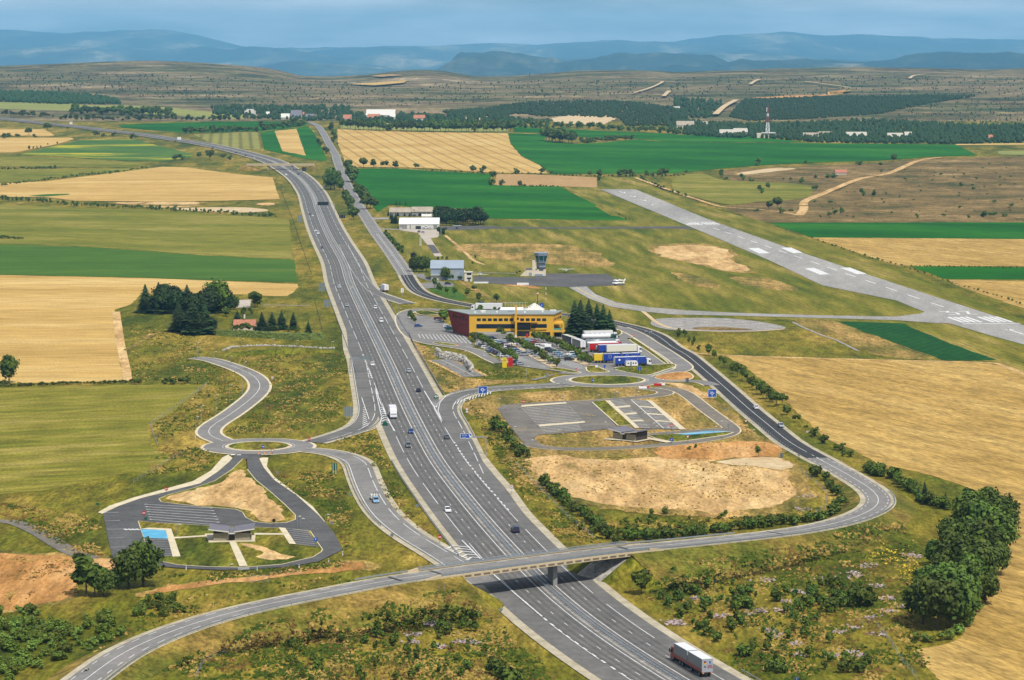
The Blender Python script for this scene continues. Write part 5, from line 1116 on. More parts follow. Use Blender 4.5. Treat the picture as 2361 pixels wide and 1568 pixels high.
def text(s_, size, m, parent, loc, rot=(math.pi/2, 0, 0), name='lettering'):
    cu = bpy.data.curves.new(name, 'FONT'); cu.body = s_; cu.size = size; cu.extrude = .01; cu.resolution_u = 2; cu.align_x = 'CENTER'; cu.align_y = 'CENTER'
    t_ = bpy.data.objects.new(name, cu); col.objects.link(t_); dg = bpy.context.evaluated_depsgraph_get(); me = bpy.data.meshes.new_from_object(t_.evaluated_get(dg))
    bpy.data.objects.remove(t_); o = link(name, me, m, parent, loc); o.rotation_euler = rot
    if not me.materials: me.materials.append(MATS[m])
    return o
class Site:
    """local metres on a building front: x from a reading, height above its foot"""
    def __init__(s, c, x, y, dy=0):
        s.p = G(c, x, y); s.k = K[c][2]/PPM(s.p); s.x0, s.y0 = x, y
    def x(s, px): return (px-s.x0)*s.k
    def z(s, py): return (s.y0-py)*s.k/.985
# service building
S = Site('P1', 1975, 745); sb = empty('service_building', S.p)
tag(sb, 'orange and red service building with a tall yellow pylon at its entrance', 'building')
X, Z = S.x, S.z; zt = Z(345); FL = X(510)
ring_box(MB(), [(FL,0),(0,0),(4.2,17),(FL+3,20)], 0, zt).build('wall', 'orange', sb)
rw_ = ring_box(MB(), [(FL-.02,.05),(FL+2.9,20.2),(FL-8,23)], 0, zt, [(FL-.02,.05),(FL+2.9,20.2),(FL-11,23.5)]).build('wall', 'red_brick', sb); rw_['label'] = 'dark red leaning end wall'
rf = ring_box(MB(), [(FL-.4,-.5),(.4,-.5),(4.9,17.6),(FL+3,20.8),(FL-11.6,24.2)], zt+.003, zt+.35).build('roof', 'roof_grey', sb)
for px in (610,740,990,1480,1790): MB().box((X(px), 3+rnd.random()*6, zt+.35), (.8, .8, .7)).build('roof_vent', 'white', rf)
MB().box((X(750), 8, zt+.35), (2.6, 2, .9)).build('roof_plant', 'off_white', rf); MB().box((X(1240), 9, zt+.35), (3, 2, .9)).build('roof_plant', 'blue_grey', rf)
for px in (1935,1960,1990,2015): MB().cyl((X(px), 13, zt+.35), .35, (X(px), 13, zt+1.2), n=8).build('roof_vent', 'white', rf)
def pane(parent, x0, x1, z0, z1, name='window', m='window_glass', y=-.03, frames=0):
    f = MB().box(((x0+x1)/2, y, z0-.08), (x1-x0+.16, .06, z1-z0+.16)).build(name, 'dark_metal', parent)
    n = max(1, frames)
    for i in range(n):
        a, b = x0+(x1-x0)*i/n, x0+(x1-x0)*(i+1)/n; MB().box(((a+b)/2, y-.045, z0), (b-a-.08, .04, z1-z0)).build('pane', m, f)
    return f
for px in (645,740,835,930,1025,1120,1215,1400,1497,1592,1687,1783): pane(sb, X(px), X(px+63), Z(455), Z(413))
pane(sb, X(1342), X(1370), Z(437), Z(398))
pane(sb, X(638), X(1300), Z(582), Z(512), frames=11); pane(sb, X(1585), X(1858), Z(577), Z(512), frames=5); pane(sb, X(1345), X(1572), Z(606), Z(490), frames=6, name='curtain_wall')
for a, b, c_, d in ((1345,1560,718,632),(1150,1300,718,632),(1690,1920,720,648),(1968,1974,720,650)):
    MB().box((X((a+b)/2), -.02, Z(c_)+.02), (X(b)-X(a), .1, Z(d)-Z(c_))).build('opening', 'shade_and_black', sb)
for i, px in enumerate((1360,1440,1500)): MB().box((X(px), -.09, Z(718)), (1.2, .06, 2.1)).build('door', 'window_glass', sb)
MB().loft([[(X(1280),-.05,Z(475)),(X(1280),-2.6,Z(470)),(X(1700),-2.6,Z(476)),(X(1700),-.05,Z(488))],[(X(1280),-.05,Z(462)),(X(1280),-2.6,Z(455)),(X(1700),-2.6,Z(462)),(X(1700),-.05,Z(470))]]).build('canopy', 'orange_side', sb)
MB().box((X(1325), -3.0, Z(680)), (.85, 1.3, Z(190)-Z(680))).build('pylon', 'orange', sb); MB().box((X(1320), -3.0, 0), (1.3, 1.7, Z(680)-.01), top=(.7, .8)).build('pylon_foot', 'off_white', sb)
MB().loft([[(X(1575),-.06,Z(610)),(X(1860),-.06,Z(600)),(X(1860),-.5,Z(600)),(X(1575),-.5,Z(610))],[(X(1595),-.06,Z(577)),(X(1860),-.06,Z(577)),(X(1860),-.5,Z(577)),(X(1595),-.5,Z(577))]]).build('sill_band', 'orange', sb)
MB().box((X(960), -6, 0), (X(1300)-X(640), 12, Z(628)-.4)).build('terrace', 'concrete_grey', sb)
# right-hand loggia
lg = MB(); 
for a, b, z0, z1 in ((1976,2150,490,515),(1976,2180,618,650)): lg.box((X((a+b)/2), 5.5, Z(z1)), (X(b)-X(a), 11, Z(z0)-Z(z1)))
for px in (1948, 2128): lg.box((X(px)+.5, .5, 0), (.95, .95, Z(492)))
lg.build('loggia', 'orange', sb); MB().box((X(2045), 3, Z(617)), (X(2105)-X(1985), 4, .9)).build('terrace_furniture', 'teal', sb); MB().box((X(2065), 6, 0), (X(2150)-X(1985), 8, Z(652))).build('opening', 'shade_and_black', sb)
for i, px in enumerate((1986,2012,2038,2064,2090,2100)):
    t_ = (px-1975)/(2118-1975); MB().box((4.2*t_+.06, 17*t_, Z(455)), (.08, 1.6, 1.1), math.atan2(17, 4.2)-math.pi/2).build('window', 'window_glass', sb)
for px, py in ((212,435),(245,435),(275,440),(328,445),(385,440),(445,450),(330,540),(385,540),(445,540)):
    t_ = (510-px)/385; zz = Z(py+16); ln_ = 11*(zz/zt)*.45+8*.55 if False else 8+3*zz/zt; MB().box((FL-t_*ln_-.05, t_*23.2-.1, zz), (.9*.4, .35, 1.4 if py < 500 else .5), math.atan2(23.2, -ln_)-math.pi).build('window', 'window_glass', sb)
# totems
for nm, x0, x1, y0, y1, m, lab in (('totem',1085,1163,1265,1093,'yellow','tall yellow advertising totem on the grass bank beside the red one'),('totem',1187,1267,1248,1093,'red','tall red advertising totem on the grass bank beside the yellow one')):
    T = Site('P1', (x0+x1)/2, y0); o = empty(nm, T.p); tag(o, lab, 'totem'); MB().box((0,0,0), (T.x(x1)-T.x(x0), .5, T.z(y1))).build('panel', m, o)
    if m == 'yellow': text('autogrill', .45, 'black', o, (0, -.27, T.z(1142))); MB().poly([(-.2,-.26,T.z(1128)),(.2,-.26,T.z(1126)),(.05,-.26,T.z(1118)),(-.05,-.26,T.z(1121))]).build('emblem', 'black', o)
    else: MB().box((0, -.27, T.z(1205)), (1.3, .04, 1.6)).build('inset', 'sign_red', o)
T = Site('P1', 1520, 742); o = empty('totem', T.p + Vector((0, -3, 0))); tag(o, 'small red sign board at the entrance of the orange building', 'totem'); MB().box((0,0,0), (.95, .25, T.z(662))).build('panel', 'red', o)
# white pavilion behind
S = Site('P1', 1640, 400); o = empty('fuel_pavilion', S.p); tag(o, 'white pavilion with a pyramid roof behind the orange building', 'building'); X, Z = S.x, S.z
MB().box((0, 6, 0), (10, 11, 3.6)).build('wall', 'off_white', o)
MB().loft([[(-5.4,0,3.6),(5.4,0,3.6),(5.4,12,3.6),(-5.4,12,3.6)],[(.1,5.9,7.2),(.4,5.9,7.2),(.4,6.1,7.2),(.1,6.1,7.2)]]).build('roof', 'off_white', o)
MB().loft([[(-18,1,3.2),(-5.5,1,3.2),(-5.5,11,3.2),(-18,11,3.2)],[(-17,5,4.9),(-5.5,5,4.9),(-5.5,7,4.9),(-17,7,4.9)]]).build('roof', 'white', o); MB().box((-11.7, 6, 0), (12, 9.6, 3.19)).build('wall', 'off_white', o)
for x, y in ((-3.5,2.3),(-2.2,3),(-1.2,4.2),(1.2,4.4)): MB().box((x, y, 4.4+abs(y-2)*.5), (.6,.5,.7)).build('roof_vent', 'dark_metal', o)
T = Site('P1', 1250, 205); o = empty('letter_sign', T.p); tag(o, 'row of pale green sign letters on posts behind the orange building', 'sign')
text('AIRE DU LARZAC', 1.25, 'teal', o, (1.3, 0, 1.6)).scale.x = .95
for i in range(8): MB().box((-3.5+i*1.55, .15, 0), (.12, .1, 2.3)).build('post', 'off_white', o)
MB().box((2, .1, 2.25), (13.5, .12, .12)).build('beam', 'off_white', o)
T = Site('P2', 30, 275); o = empty('blue_sign', T.p); tag(o, 'blue panel sign standing behind the orange building roof', 'sign'); MB().box((0,0,1.5),(1.9,.2,2.6)).build('panel','sign_blue',o); MB().box((0,.1,0),(.2,.2,1.5)).build('post','steel',o); text('P', 1.2, 'white', o, (0,-.12,2.8))
# control tower
S = Site('P3', 2020, 607); ct = empty('control_tower', S.p); tag(ct, 'airfield control tower with dark glass cab on a cream base', 'control tower'); X, Z = S.x, S.z
MB().loft([[(X(1700),0,0),(X(2098),0,0),(X(2098),0,Z(505)),(X(1960),0,Z(505)),(X(1930),0,Z(368)),(X(1886),0,Z(368)),(X(1886),0,Z(520)),(X(1790),0,Z(522))],[(X(1700),5,0),(X(2098),5,0),(X(2098),5,Z(505)),(X(1960),5,Z(505)),(X(1930),5,Z(368)),(X(1886),5,Z(368)),(X(1886),5,Z(520)),(X(1790),5,Z(522))]]).build('base', 'cream', ct)
def oct_(cx, cy, r_, z, n=8): return [(cx+r_*math.cos(6.2832*(i+.5)/n), cy+r_*math.sin(6.2832*(i+.5)/n), z) for i in range(n)]
cx = X(2026); kk = S.k; r0 = 74*kk
MB().loft([oct_(cx,2.6,r0,Z(505)), oct_(cx,2.6,r0,Z(392))]).build('shaft', 'blue_grey', ct)
bal = MB().loft([oct_(cx+.1,2.6,r0*1.42,Z(398)), oct_(cx+.1,2.6,r0*1.42,Z(390))]).build('balcony', 'steel', ct)
for a, b in zip(oct_(cx+.1,2.6,r0*1.4,Z(372)), oct_(cx+.1,2.6,r0*1.4,Z(372))[1:]+oct_(cx+.1,2.6,r0*1.4,Z(372))[:1]): MB().cyl(a, .05, b, n=5).build('handrail', 'steel', bal); MB().cyl((a[0],a[1],Z(390)), .05, a, n=5).build('rail_post', 'steel', bal)
gl = MB().loft([oct_(cx,2.6,r0*1.08,Z(390)), oct_(cx,2.6,r0*1.42,Z(292))]).build('glass_cab', 'tower_glass', ct)
for a, b in zip(oct_(cx,2.6,r0*1.1,Z(390)), oct_(cx,2.6,r0*1.44,Z(292))): MB().cyl(a, .07, b, n=5).build('mullion', 'off_white', gl)
tr_ = MB().loft([oct_(cx,2.6,r0*1.48,Z(292)), oct_(cx,2.6,r0*1.62,Z(248))]).build('roof', 'blue_grey', ct)
for px in (1998,2050,2125): MB().cyl((X(px),2.6,Z(248)), .05, (X(px),2.6,Z(200)), n=5).build('antenna', 'off_white', tr_)
MB().box((X(1855),-.04,0), (1.9,.08,2.1)).build('door', 'blue_grey', ct); MB().box((X(1946),-.03,Z(516)), (.7,.06,.8)).build('window', 'shade_and_black', ct); MB().box((X(1990),-.5,0), (4.6,.9,1.3)).build('plant_unit', 'blue_grey', ct); MB().box((X(1825), 3, Z(520)), (3.4, 3, 1.2)).build('roof_plant', 'slate', ct)
MB().loft([oct_(cx,2.6,r0*1.05,Z(520),8), oct_(cx,2.6,r0*1.02,Z(470),8)]).build('screen', 'steel_dark', ct)
def gable(name, S_, x0, x1, y_eave, y_ridge_h, depth, wm, rm, label, rz=0, skew=0, cat='building', over=.4, door=None):
    """building with its long side to the camera: walls, two roof slopes"""
    o = empty(name, S_.p, rz); tag(o, label, cat); a, b, ze = S_.x(x0), S_.x(x1), S_.z(y_eave); zr = ze + y_ridge_h
    MB().loft([[(a,0,0),(a,0,ze),(a,depth/2,zr),(a,depth,ze),(a,depth,0)],[(b,0,0),(b,0,ze),(b,depth/2,zr),(b,depth,ze),(b,depth,0)]]).build('wall', wm, o)
    sl = y_ridge_h/(depth/2)
    for s_ in (0, 1):
        y0, y1 = (-over, depth/2) if s_ == 0 else (depth+over, depth/2); z0 = ze-over*sl
        MB().loft([[(a-over,y0,z0+.06),(b+over,y0,z0+.06),(b+over,y1,zr+.06),(a-over,y1,zr+.06)],[(a-over,y0,z0+.22),(b+over,y0,z0+.22),(b+over,y1,zr+.22),(a-over,y1,zr+.22)]]).build('roof', rm, o)
    return o, a, b, ze, zr, depth
S = Site('P3', 285, 672); o, a, b, ze, zr, dp = gable('hangar', S, 287, 797, 488, 4.0, 20, 'blue_grey', 'blue_grey_roof', 'pale blue-grey metal hangar above the main road')
MB().box((b-4.6,-.04,0), (5.0,.06,5.2)).build('door','blue_grey_roof',o); MB().box((a+4,-.6,3.0), (8,1.2,.25)).build('canopy','off_white',o); MB().box((a+3.6,-.03,0), (6.5,.06,2.4)).build('opening','off_white',o)
for x in (b-7.5, b-5.6): MB().box((x,-.05,4.3), (1.5,.06,1.4)).build('window','stone_wall',o)
S = Site('P3', 818, 692); o = empty('airfield_office', S.p); tag(o, 'small white two-storey airfield office beside the blue-grey hangar', 'building'); X, Z = S.x, S.z
MB().box((X(878), 2, 0), (X(938)-X(818), 4.2, Z(552))).build('wall','off_white',o); MB().box((X(878), 2, Z(552)+.003), (X(948)-X(808), 5, .25)).build('roof','off_white',o); pane(o, X(858), X(924), Z(590), Z(563), y=-.13); pane(o, X(858), X(920), Z(652), Z(632), y=-.13); MB().box((X(890),-.12,0),(.9,.06,1.6)).build('door','dark_metal',o); MB().box((X(820),4.5,Z(560)),(.6,.6,1.4)).build('chimney','off_white',o)
S = Site('P4', 460, 645); o, a, b, ze, zr, dp = gable('hangar', S, 460, 1205, 553, 4.2, 24, 'off_white', 'white', 'long white hangar with a white roof and small skylights')
for i in range(5):
    for (px, t_) in ((507+141*i, .33), (477+140*i, .62)): MB().box((S.x(px)+.2, 12*t_, ze+4.2*t_+.2), (.8, 1.6, .12)).build('skylight', 'shade_and_black', o)
for px, w_ in ((512,92),(583,45),(666,20),(1140,70)): MB().box((S.x(px), -.04, 0), (w_*S.k, .08, ze-.3)).build('wall_panel', 'concrete_grey', o)
pane(o, S.x(768), S.x(865), .05, 2.4, y=-.1, frames=2, name='glass_door')
S = Site('P4', 275, 400); gable('barn', S, 275, 690, 328, 3.4, 17, 'concrete_grey', 'fibre_roof', 'old barn with a weathered grey roof behind the white hangar'); S = Site('P4', 695, 402); o, a, b, ze, zr, dp = gable('barn', S, 695, 1083, 318, 3.6, 17, 'concrete_grey', 'fibre_roof', 'taller weathered barn with open bays behind the white hangar')
for px in (850,930,1010): MB().box((S.x(px), -.05, 0), (2.6, .1, ze*.7)).build('opening', 'shade_and_black', o)
S = Site('P4', 890, 430); gable('cottage', S, 885, 1060, 405, 1.6, 7, 'off_white', 'off_white', 'low white cottage roof between the barns and the white hangar')
# toilet blocks with butterfly roofs
def shelter(loc, rz, label):
    o = empty('toilet_block', loc, rz); tag(o, label, 'building'); stone = MB().box((0,0,0), (.52,.1,.3)).mesh('stone')
    for s_ in (-1, 1):
        wl_ = MB().loft([[(s_*.75,0,0),(s_*5.0,0,0),(s_*5.0,6.5,0),(s_*.75,6.5,0)],[(s_*.75,0,2.5),(s_*5.0,0,3.0),(s_*5.0,6.5,3.0),(s_*.75,6.5,2.5)]]).build('wall', 'dark_stone', o)
        rr = random.Random(5+s_)
        for j in range(7):
            for i in range(8):
                q_ = link('stone', stone, 'stone_wall', wl_, (s_*(.95+i*.53+(.2 if j % 2 else 0)) + 0, -.05-.03*rr.random(), .02+j*.31)); q_.scale = (rr.uniform(.85,1), 1, rr.uniform(.85, 1))
        MB().box((s_*2.0, -.1, 2.45), (1.0, .3, .35)).build('vent', 'cream', wl_)
        r_ = MB().loft([[(s_*.7,-1.1,2.55),(s_*6.2,-1.3,3.35),(s_*6.2,8.2,3.35),(s_*.7,8.0,2.55)],[(s_*.7,-1.1,2.75),(s_*6.2,-1.3,3.55),(s_*6.2,8.2,3.55),(s_*.7,8.0,2.75)]]).build('roof', 'slate', o)
        MB().loft([[(s_*.7,-1.22,2.5),(s_*6.3,-1.42,3.3),(s_*6.3,-1.32,3.3),(s_*.7,-1.12,2.5)],[(s_*.7,-1.22,2.8),(s_*6.3,-1.42,3.6),(s_*6.3,-1.32,3.6),(s_*.7,-1.12,2.8)]]).build('fascia', 'off_white', r_)
    MB().box((0,3.4,2.2), (1.35,9.2,.2)).build('gutter', 'slate', o); MB().box((0,-1.22,2.1), (1.7,.1,.32)).build('fascia', 'off_white', o); MB().box((0,3,0), (1.45,5.5,2.15)).build('passage', 'dark_stone', o)
    MB().box((.0,3.2,-.02), (12.6,9.6,.14)).build('plinth', 'kerb_stone', o)
    return o
p = (G('P5', 985, 890)+G('P5', 1100, 878))/2; shelter(p + Vector((0,.4,.35)), R(4), 'stone toilet block with grey butterfly roof in the small car park')
shelter((G('Q2', 300, 218)+G('Q2', 400, 232))/2 + Vector((1.5, 1.5, .4)), R(-40), 'stone toilet block with grey butterfly roof beside the empty lorry bays')
# far bridge
S = Site('Q6', 500, 138); fb = empty('far_bridge', S.p); tag(fb, 'pale slim road bridge over the distant bend of the motorway', 'bridge'); X, Z = S.x, S.z
MB().box((X(500),0,Z(96)), (X(800)-X(195),9,1.0)).build('deck','concrete',fb)
for s_ in (-4.5,4.5): MB().box((X(500),s_,Z(96)+1.0), (X(800)-X(195),.3,1.1)).build('parapet','concrete',fb)
for px in (392,606): MB().box((X(px),0,0), (2.2,7,Z(96))).build('pier','concrete_grey',fb)
for px, s_ in ((215,-1),(745,1)): MB().loft([[(X(px)-s_*14,-6,0),(X(px)+s_*10,-6,0),(X(px)+s_*10,6,0),(X(px)-s_*14,6,0)],[(X(px),-5,Z(97)-.1),(X(px)+s_*10,-5,Z(97)-.1),(X(px)+s_*10,5,Z(97)-.1),(X(px),5,Z(97)-.1)]]).build('abutment','dry_grass',fb)
# garden house
S = Site('Q7', 755, 352); gable('garden_house', S, 690, 825, 325, 2.6, 9, 'cream', 'tile_red', 'small house with a terracotta roof among garden trees', cat='house'); o = MB().box((0,4,5.5), (.7,.7,2.0)).build('chimney','off_white', bpy.data.objects['garden_house'])
zone('yard', 'yard', 4, ('Q7', [(712,160),(800,158),(795,208),(705,210)])); ribbon('footpath', line([('Q7', [(870,192),(1000,194),(1180,196)])]), -1.3, 1.3, 'gravel', 3)
# village and plain
def house(c, x0, x1, yb, ye, rise, wm, rm, label, depth=11, cat='house', wins=0):
    S_ = Site(c, (x0+x1)/2, yb); o, a, b, ze, zr, dp = gable({'house': 'house', 'shed': 'shed'}.get(cat, 'building'), S_, x0, x1, ye, rise, depth, wm, rm, label, cat=cat, over=.6)
    for i in range(wins): MB().box((a+(b-a)*(i+.5)/wins, -.06, ze*.35), (max(1.2, (b-a)/wins*.3), .1, ze*.35)).build('window', 'shade_and_black', o)
    return o
house('c2', 192, 385, 805, 778, 9, 'off_white', 'off_white', 'large shed with a broad white roof at the edge of the village', 60, 'shed', 3)
house('c2', 204, 285, 808, 795, 6, 'cream', 'tile_red', 'low house with orange tiles in front of the white shed', 20); house('c2', 350, 388, 806, 790, 5, 'cream', 'off_white', 'cream house with a pale roof beside the white shed', 18, wins=2)
house('c2', 515, 550, 824, 798, 5, 'off_white', 'tile_red', 'pale tall house with red roof, left one of the pair', 16, wins=2); house('c2', 553, 588, 822, 797, 5, 'off_white', 'tile_red', 'pale tall house with red roof, right one of the pair', 16, wins=2)
house('c2', 40, 92, 812, 800, 6, 'off_white', 'tile_red', 'red-roofed house beside the end of the main road', 16)
house('c1', 1958, 2028, 798, 790, 11, 'far_wall', 'slate', 'big hall with a tall grey pyramid roof in the village', 46, 'building'); house('c1', 2030, 2050, 782, 776, 5, 'off_white', 'tile_red', 'red-roofed house behind the pyramid-roofed hall', 16); house('c1', 1895, 1950, 805, 792, 6, 'off_white', 'off_white', 'white house left of the pyramid-roofed hall', 16, wins=3)
house('c1', 2060, 2120, 802, 794, 6, 'off_white', 'slate', 'white house with a grey roof right of the pyramid-roofed hall', 16); house('c1', 1795, 1815, 780, 774, 5, 'off_white', 'off_white', 'small white house near the stone tower', 14); house('c1', 2315, 2360, 815, 802, 6, 'cream', 'tile_red', 'orange-roofed house at the end of the main road', 16)
S = Site('c1', 1685, 780); o = empty('church_tower', S.p); tag(o, 'pale stone church tower at the village edge', 'tower'); MB().box((0,8,0), (18,16,S.z(748))).build('shaft','off_white',o); MB().box((0,8,S.z(748)), (12,10,S.z(738)-S.z(748))).build('belfry','off_white',o); MB().box((0,-.1,S.z(762)), (3,.2,5)).build('window','shade_and_black',o)
for x0, x1, yb, ye, lab, rm, wn in ((310,402,918,898,'long white building beside the lattice mast','off_white',6),(405,495,915,890,'white shed with a pale gable near the lattice mast','white',3),(875,975,935,920,'low grey-roofed barrack with an orange porch','fibre_roof',4),(980,1075,920,912,'low grey-roofed barrack behind the green field','fibre_roof',4),(1165,1300,930,915,'pale low barrack among the dark trees','off_white',4),(1445,1545,938,922,'pale shed roof among the dark trees','off_white',3),(1560,1605,925,914,'small pale hut among the dark trees','off_white',1),(180,225,852,842,'pale hut beside the forest road','off_white',0),(0,40,748,738,'white shed beside the far wood','white',0)):
    house('c3', x0, x1, yb, ye, 5, 'far_wall', 'far_wall' if 'white' in rm else rm, lab, 14, 'shed', wn)
house('c3', 2125, 2150, 950, 930, 4, 'off_white', 'tile_red', 'tiny house with a red roof at the end of the green field', 8); house('c6', 1090, 1165, 168, 152, 3, 'off_white', 'tile_red', 'ruined hut with a patched red roof on the brown hillside', 9)
house('c3', 20, 135, 868, 845, 6, 'cream', 'fibre_roof', 'pale quarry shed in the bare ground', 20, 'shed')
S = Site('c3', 635, 932); o = empty('mast_station', S.p); tag(o, 'cream concrete station at the foot of the lattice mast', 'building'); MB().box((S.x(605),8,0), (S.x(650)-S.x(562),16,S.z(900))).build('wall','cream',o); MB().box((S.x(683),8,0), (S.x(718)-S.x(650),14,S.z(908))).build('wall','cream',o); MB().box((S.x(640),7,S.z(900)), (S.x(650)-S.x(560),17,1.2)).build('roof','off_white',o)
for px in (600,620,664,680,695): MB().box((S.x(px),-.1,S.z(925)), (2.4,.3,4)).build('window','shade_and_black',o)
S2 = Site('c3', 635, 900); o = empty('lattice_mast', S.p + Vector((0, 9, 0))); tag(o, 'red and white lattice radio mast behind the green field', 'mast'); k = S.k; zb, zt_ = S.z(900), S.z(728)
mat('mast_red', C(150,80,80), .6)
def leg(i, t_): w_ = (14-10*min(1, t_*1.15))*k; return Vector((w_*(-1 if i in (0,3) else 1), w_*(-1 if i < 2 else 1), zb*.0 + (zt_)*t_))
ts = [0,.14,.28,.40,.5,.60,.70,.8,.9,1]
for j in range(9):
    m = 'white' if j < 4 or j in (6,) else ('mast_red' if j in (4,5,7,8) else 'white'); sec = MB()
    for i in range(4):
        a, b = leg(i, ts[j]), leg(i, ts[j+1]); c_, d = leg((i+1) % 4, ts[j]), leg((i+1) % 4, ts[j+1]); sec.cyl(a, .4, b, n=4).cyl(a, .25, d, n=4).cyl(c_, .25, b, n=4).cyl(b, .25, d, n=4)
    sec.build('lattice_section', m, o)
MB().cyl((0,0,zt_), .3, (0,0,zt_+6), n=5).build('antenna', 'mast_red', o)
for z_, x_ in ((.93,-1),(.88,-1.2),(.96,-1)): MB().cyl((x_*4*k,0,zt_*z_), 1.3, (x_*4*k-1,0,zt_*z_), n=8).build('dish','white',o)
S = Site('c2', 1297, 522); o = MB().cyl((0,0,0), .9, (0,0,S.z(485)), .4, n=6).build('distant_mast', 'dark_metal', None, S.p); tag(o, 'thin dark mast on the plateau skyline', 'mast')
# ------------------------------------------------------------------ vehicles
mat('tyre', (.012,.012,.013), .85); mat('rim', C(170,172,176), .4, .6); mat('car_glass', (.010,.014,.020), .08, 0, .6); mat('lamp_clear', C(230,232,236), .2); mat('lamp_red', C(170,24,24), .3); mat('lamp_orange', C(240,150,70), .4)
PAINT = {'white': C(240,240,240), 'silver': C(176,182,188), 'grey': C(108,112,116), 'black': (.012,.012,.014), 'navy': C(36,44,74), 'blue': C(44,84,150), 'lightblue': C(140,176,204), 'red': C(190,30,36), 'maroon': C(92,30,40), 'green': C(30,84,66), 'teal': C(84,176,176), 'beige': C(216,206,180), 'yellow': C(236,200,44), 'darkblue': C(28,40,90), 'eublue': C(32,66,160), 'brickred': C(150,58,48), 'steelgrey': C(128,134,136), 'cream': C(230,226,206), 'bright_green': C(20,130,60)}
for k, v in PAINT.items(): mat('paint_'+k, v, .3, .15 if k in ('silver','grey','steelgrey') else 0, .5)
WHEEL = {}
def wheel(r_, w_):
    if (r_, w_) not in WHEEL:
        t_ = MB().cyl((0,-w_/2,0), r_, (0,w_/2,0), n=14).mesh('tyre'); h_ = MB().cyl((0,-w_/2-.01,0), r_*.6, (0,w_/2+.01,0), n=10).mesh('rim'); WHEEL[(r_, w_)] = (t_, h_)
    return WHEEL[(r_, w_)]
def add_wheel(parent, x, y, r_, w_):
    t_, h_ = wheel(r_, w_); o = link('wheel', t_, 'tyre', parent, (x, y, r_)); link('rim', h_, 'rim', o); return o
# side outlines: lower body and cabin (x forward)
CARS = {
 'hatch':  dict(L=4.0, W=1.72, body=[(-2.0,.3),(2.0,.3),(2.02,.62),(1.85,.78),(1.0,.92),(-1.92,.98),(-2.02,.75)], cab=((-1.95,1.0),(-1.55,.45), .94, 1.47)),
 'saloon': dict(L=4.5, W=1.75, body=[(-2.25,.3),(2.25,.3),(2.25,.6),(2.1,.76),(1.05,.9),(-1.35,.95),(-2.2,.92),(-2.25,.7)], cab=((-1.55,1.05),(-.95,.35), .92, 1.42)),
 'estate': dict(L=4.6, W=1.78, body=[(-2.3,.32),(2.3,.32),(2.3,.66),(2.1,.82),(1.1,.98),(-2.2,1.02),(-2.3,.8)], cab=((-2.22,1.1),(-2.0,.4), .98, 1.58)),
 'mpv':    dict(L=4.5, W=1.85, body=[(-2.25,.34),(2.25,.34),(2.25,.75),(2.05,.92),(1.35,1.06),(-2.18,1.08),(-2.25,.85)], cab=((-2.2,1.4),(-2.05,.6), 1.04, 1.78)),
 'van':    dict(L=5.0, W=1.95, body=[(-2.5,.36),(2.5,.36),(2.5,.85),(2.3,1.05),(1.7,1.22),(-2.48,1.24),(-2.5,1.0)], cab=((-2.48,1.72),(-2.46,1.05), 1.2, 2.25)),
}
CM = {}
def car_meshes(kind):
    if kind in CM: return CM[kind]
    d = CARS[kind]; W = d['W']/2; (b0, b1), (t0, t1), z0, z1 = d['cab']; wt = W*.76; wb = W*.94
    mb = MB(); n = len(d['body'])
    mb.loft([[(x, -W*.96, z) for x, z in d['body']], [(x, -W, z+.0) for x, z in d['body']], [(x, W, z) for x, z in d['body']], [(x, W*.96, z) for x, z in d['body']]])
    mb.loft([[(b0,-wb,z0-.05),(b1,-wb,z0-.05),(b1,wb,z0-.05),(b0,wb,z0-.05)], [(t0,-wt,z1),(t1,-wt,z1),(t1,wt,z1),(t0,wt,z1)], [(t0+.12,-wt*.8,z1+.05),(t1-.12,-wt*.8,z1+.05),(t1-.12,wt*.8,z1+.05),(t0+.12,wt*.8,z1+.05)]])
    body = mb.mesh('body')
    def q_(p0, p1, p2, p3, off, nm):
        return MB().poly([Vector(p)+Vector(off) for p in (p0, p1, p2, p3)]).mesh(nm)
    def mixp(a, b, t_): return Vector(a).lerp(Vector(b), t_)
    A, B, C_, D = (b1,-wb,z0), (b1,wb,z0), (t1,wt,z1), (t1,-wt,z1)
    ws = q_(mixp(A,D,.08)+Vector((0,.08,0)), mixp(B,C_,.08)-Vector((0,.08,0)), mixp(B,C_,.93)-Vector((0,.06,0)), mixp(A,D,.93)+Vector((0,.06,0)), (.03,0,.02), 'windscreen')
    A, B, C_, D = (b0,-wb,z0), (b0,wb,z0), (t0,wt,z1), (t0,-wt,z1)
    f = .12 if kind != 'van' else .35
    rw2 = q_(mixp(A,D,f)+Vector((0,.12,0)), mixp(B,C_,f)-Vector((0,.12,0)), mixp(B,C_,.9)-Vector((0,.08,0)), mixp(A,D,.9)+Vector((0,.08,0)), (-.03,0,.01), 'rear_window')
    sides = []
    for s_ in (-1, 1):
        x0, x1, y0, y1 = (b0, b1, t0, t1) if kind != 'van' else (.5, b1, .55, t1)
        sides.append(q_((x0+.25,s_*wb,z0+.05), (x1-.3,s_*wb,z0+.05), (y1-.08,s_*(wt+.02),z1-.07), (y0+.15,s_*(wt+.02),z1-.07), (0,s_*.02,0), 'side_window'))
    hl = MB().box((d['L']/2-.03,0,.55),(.1,.34,.16)).mesh('headlight'); tl = MB().box((-d['L']/2+.03,0,.68),(.1,.26,.2)).mesh('tail_light')
    CM[kind] = (body, ws, rw2, sides, hl, tl); return CM[kind]
def colour_copy(me, m):
    return mcopy(me, m)
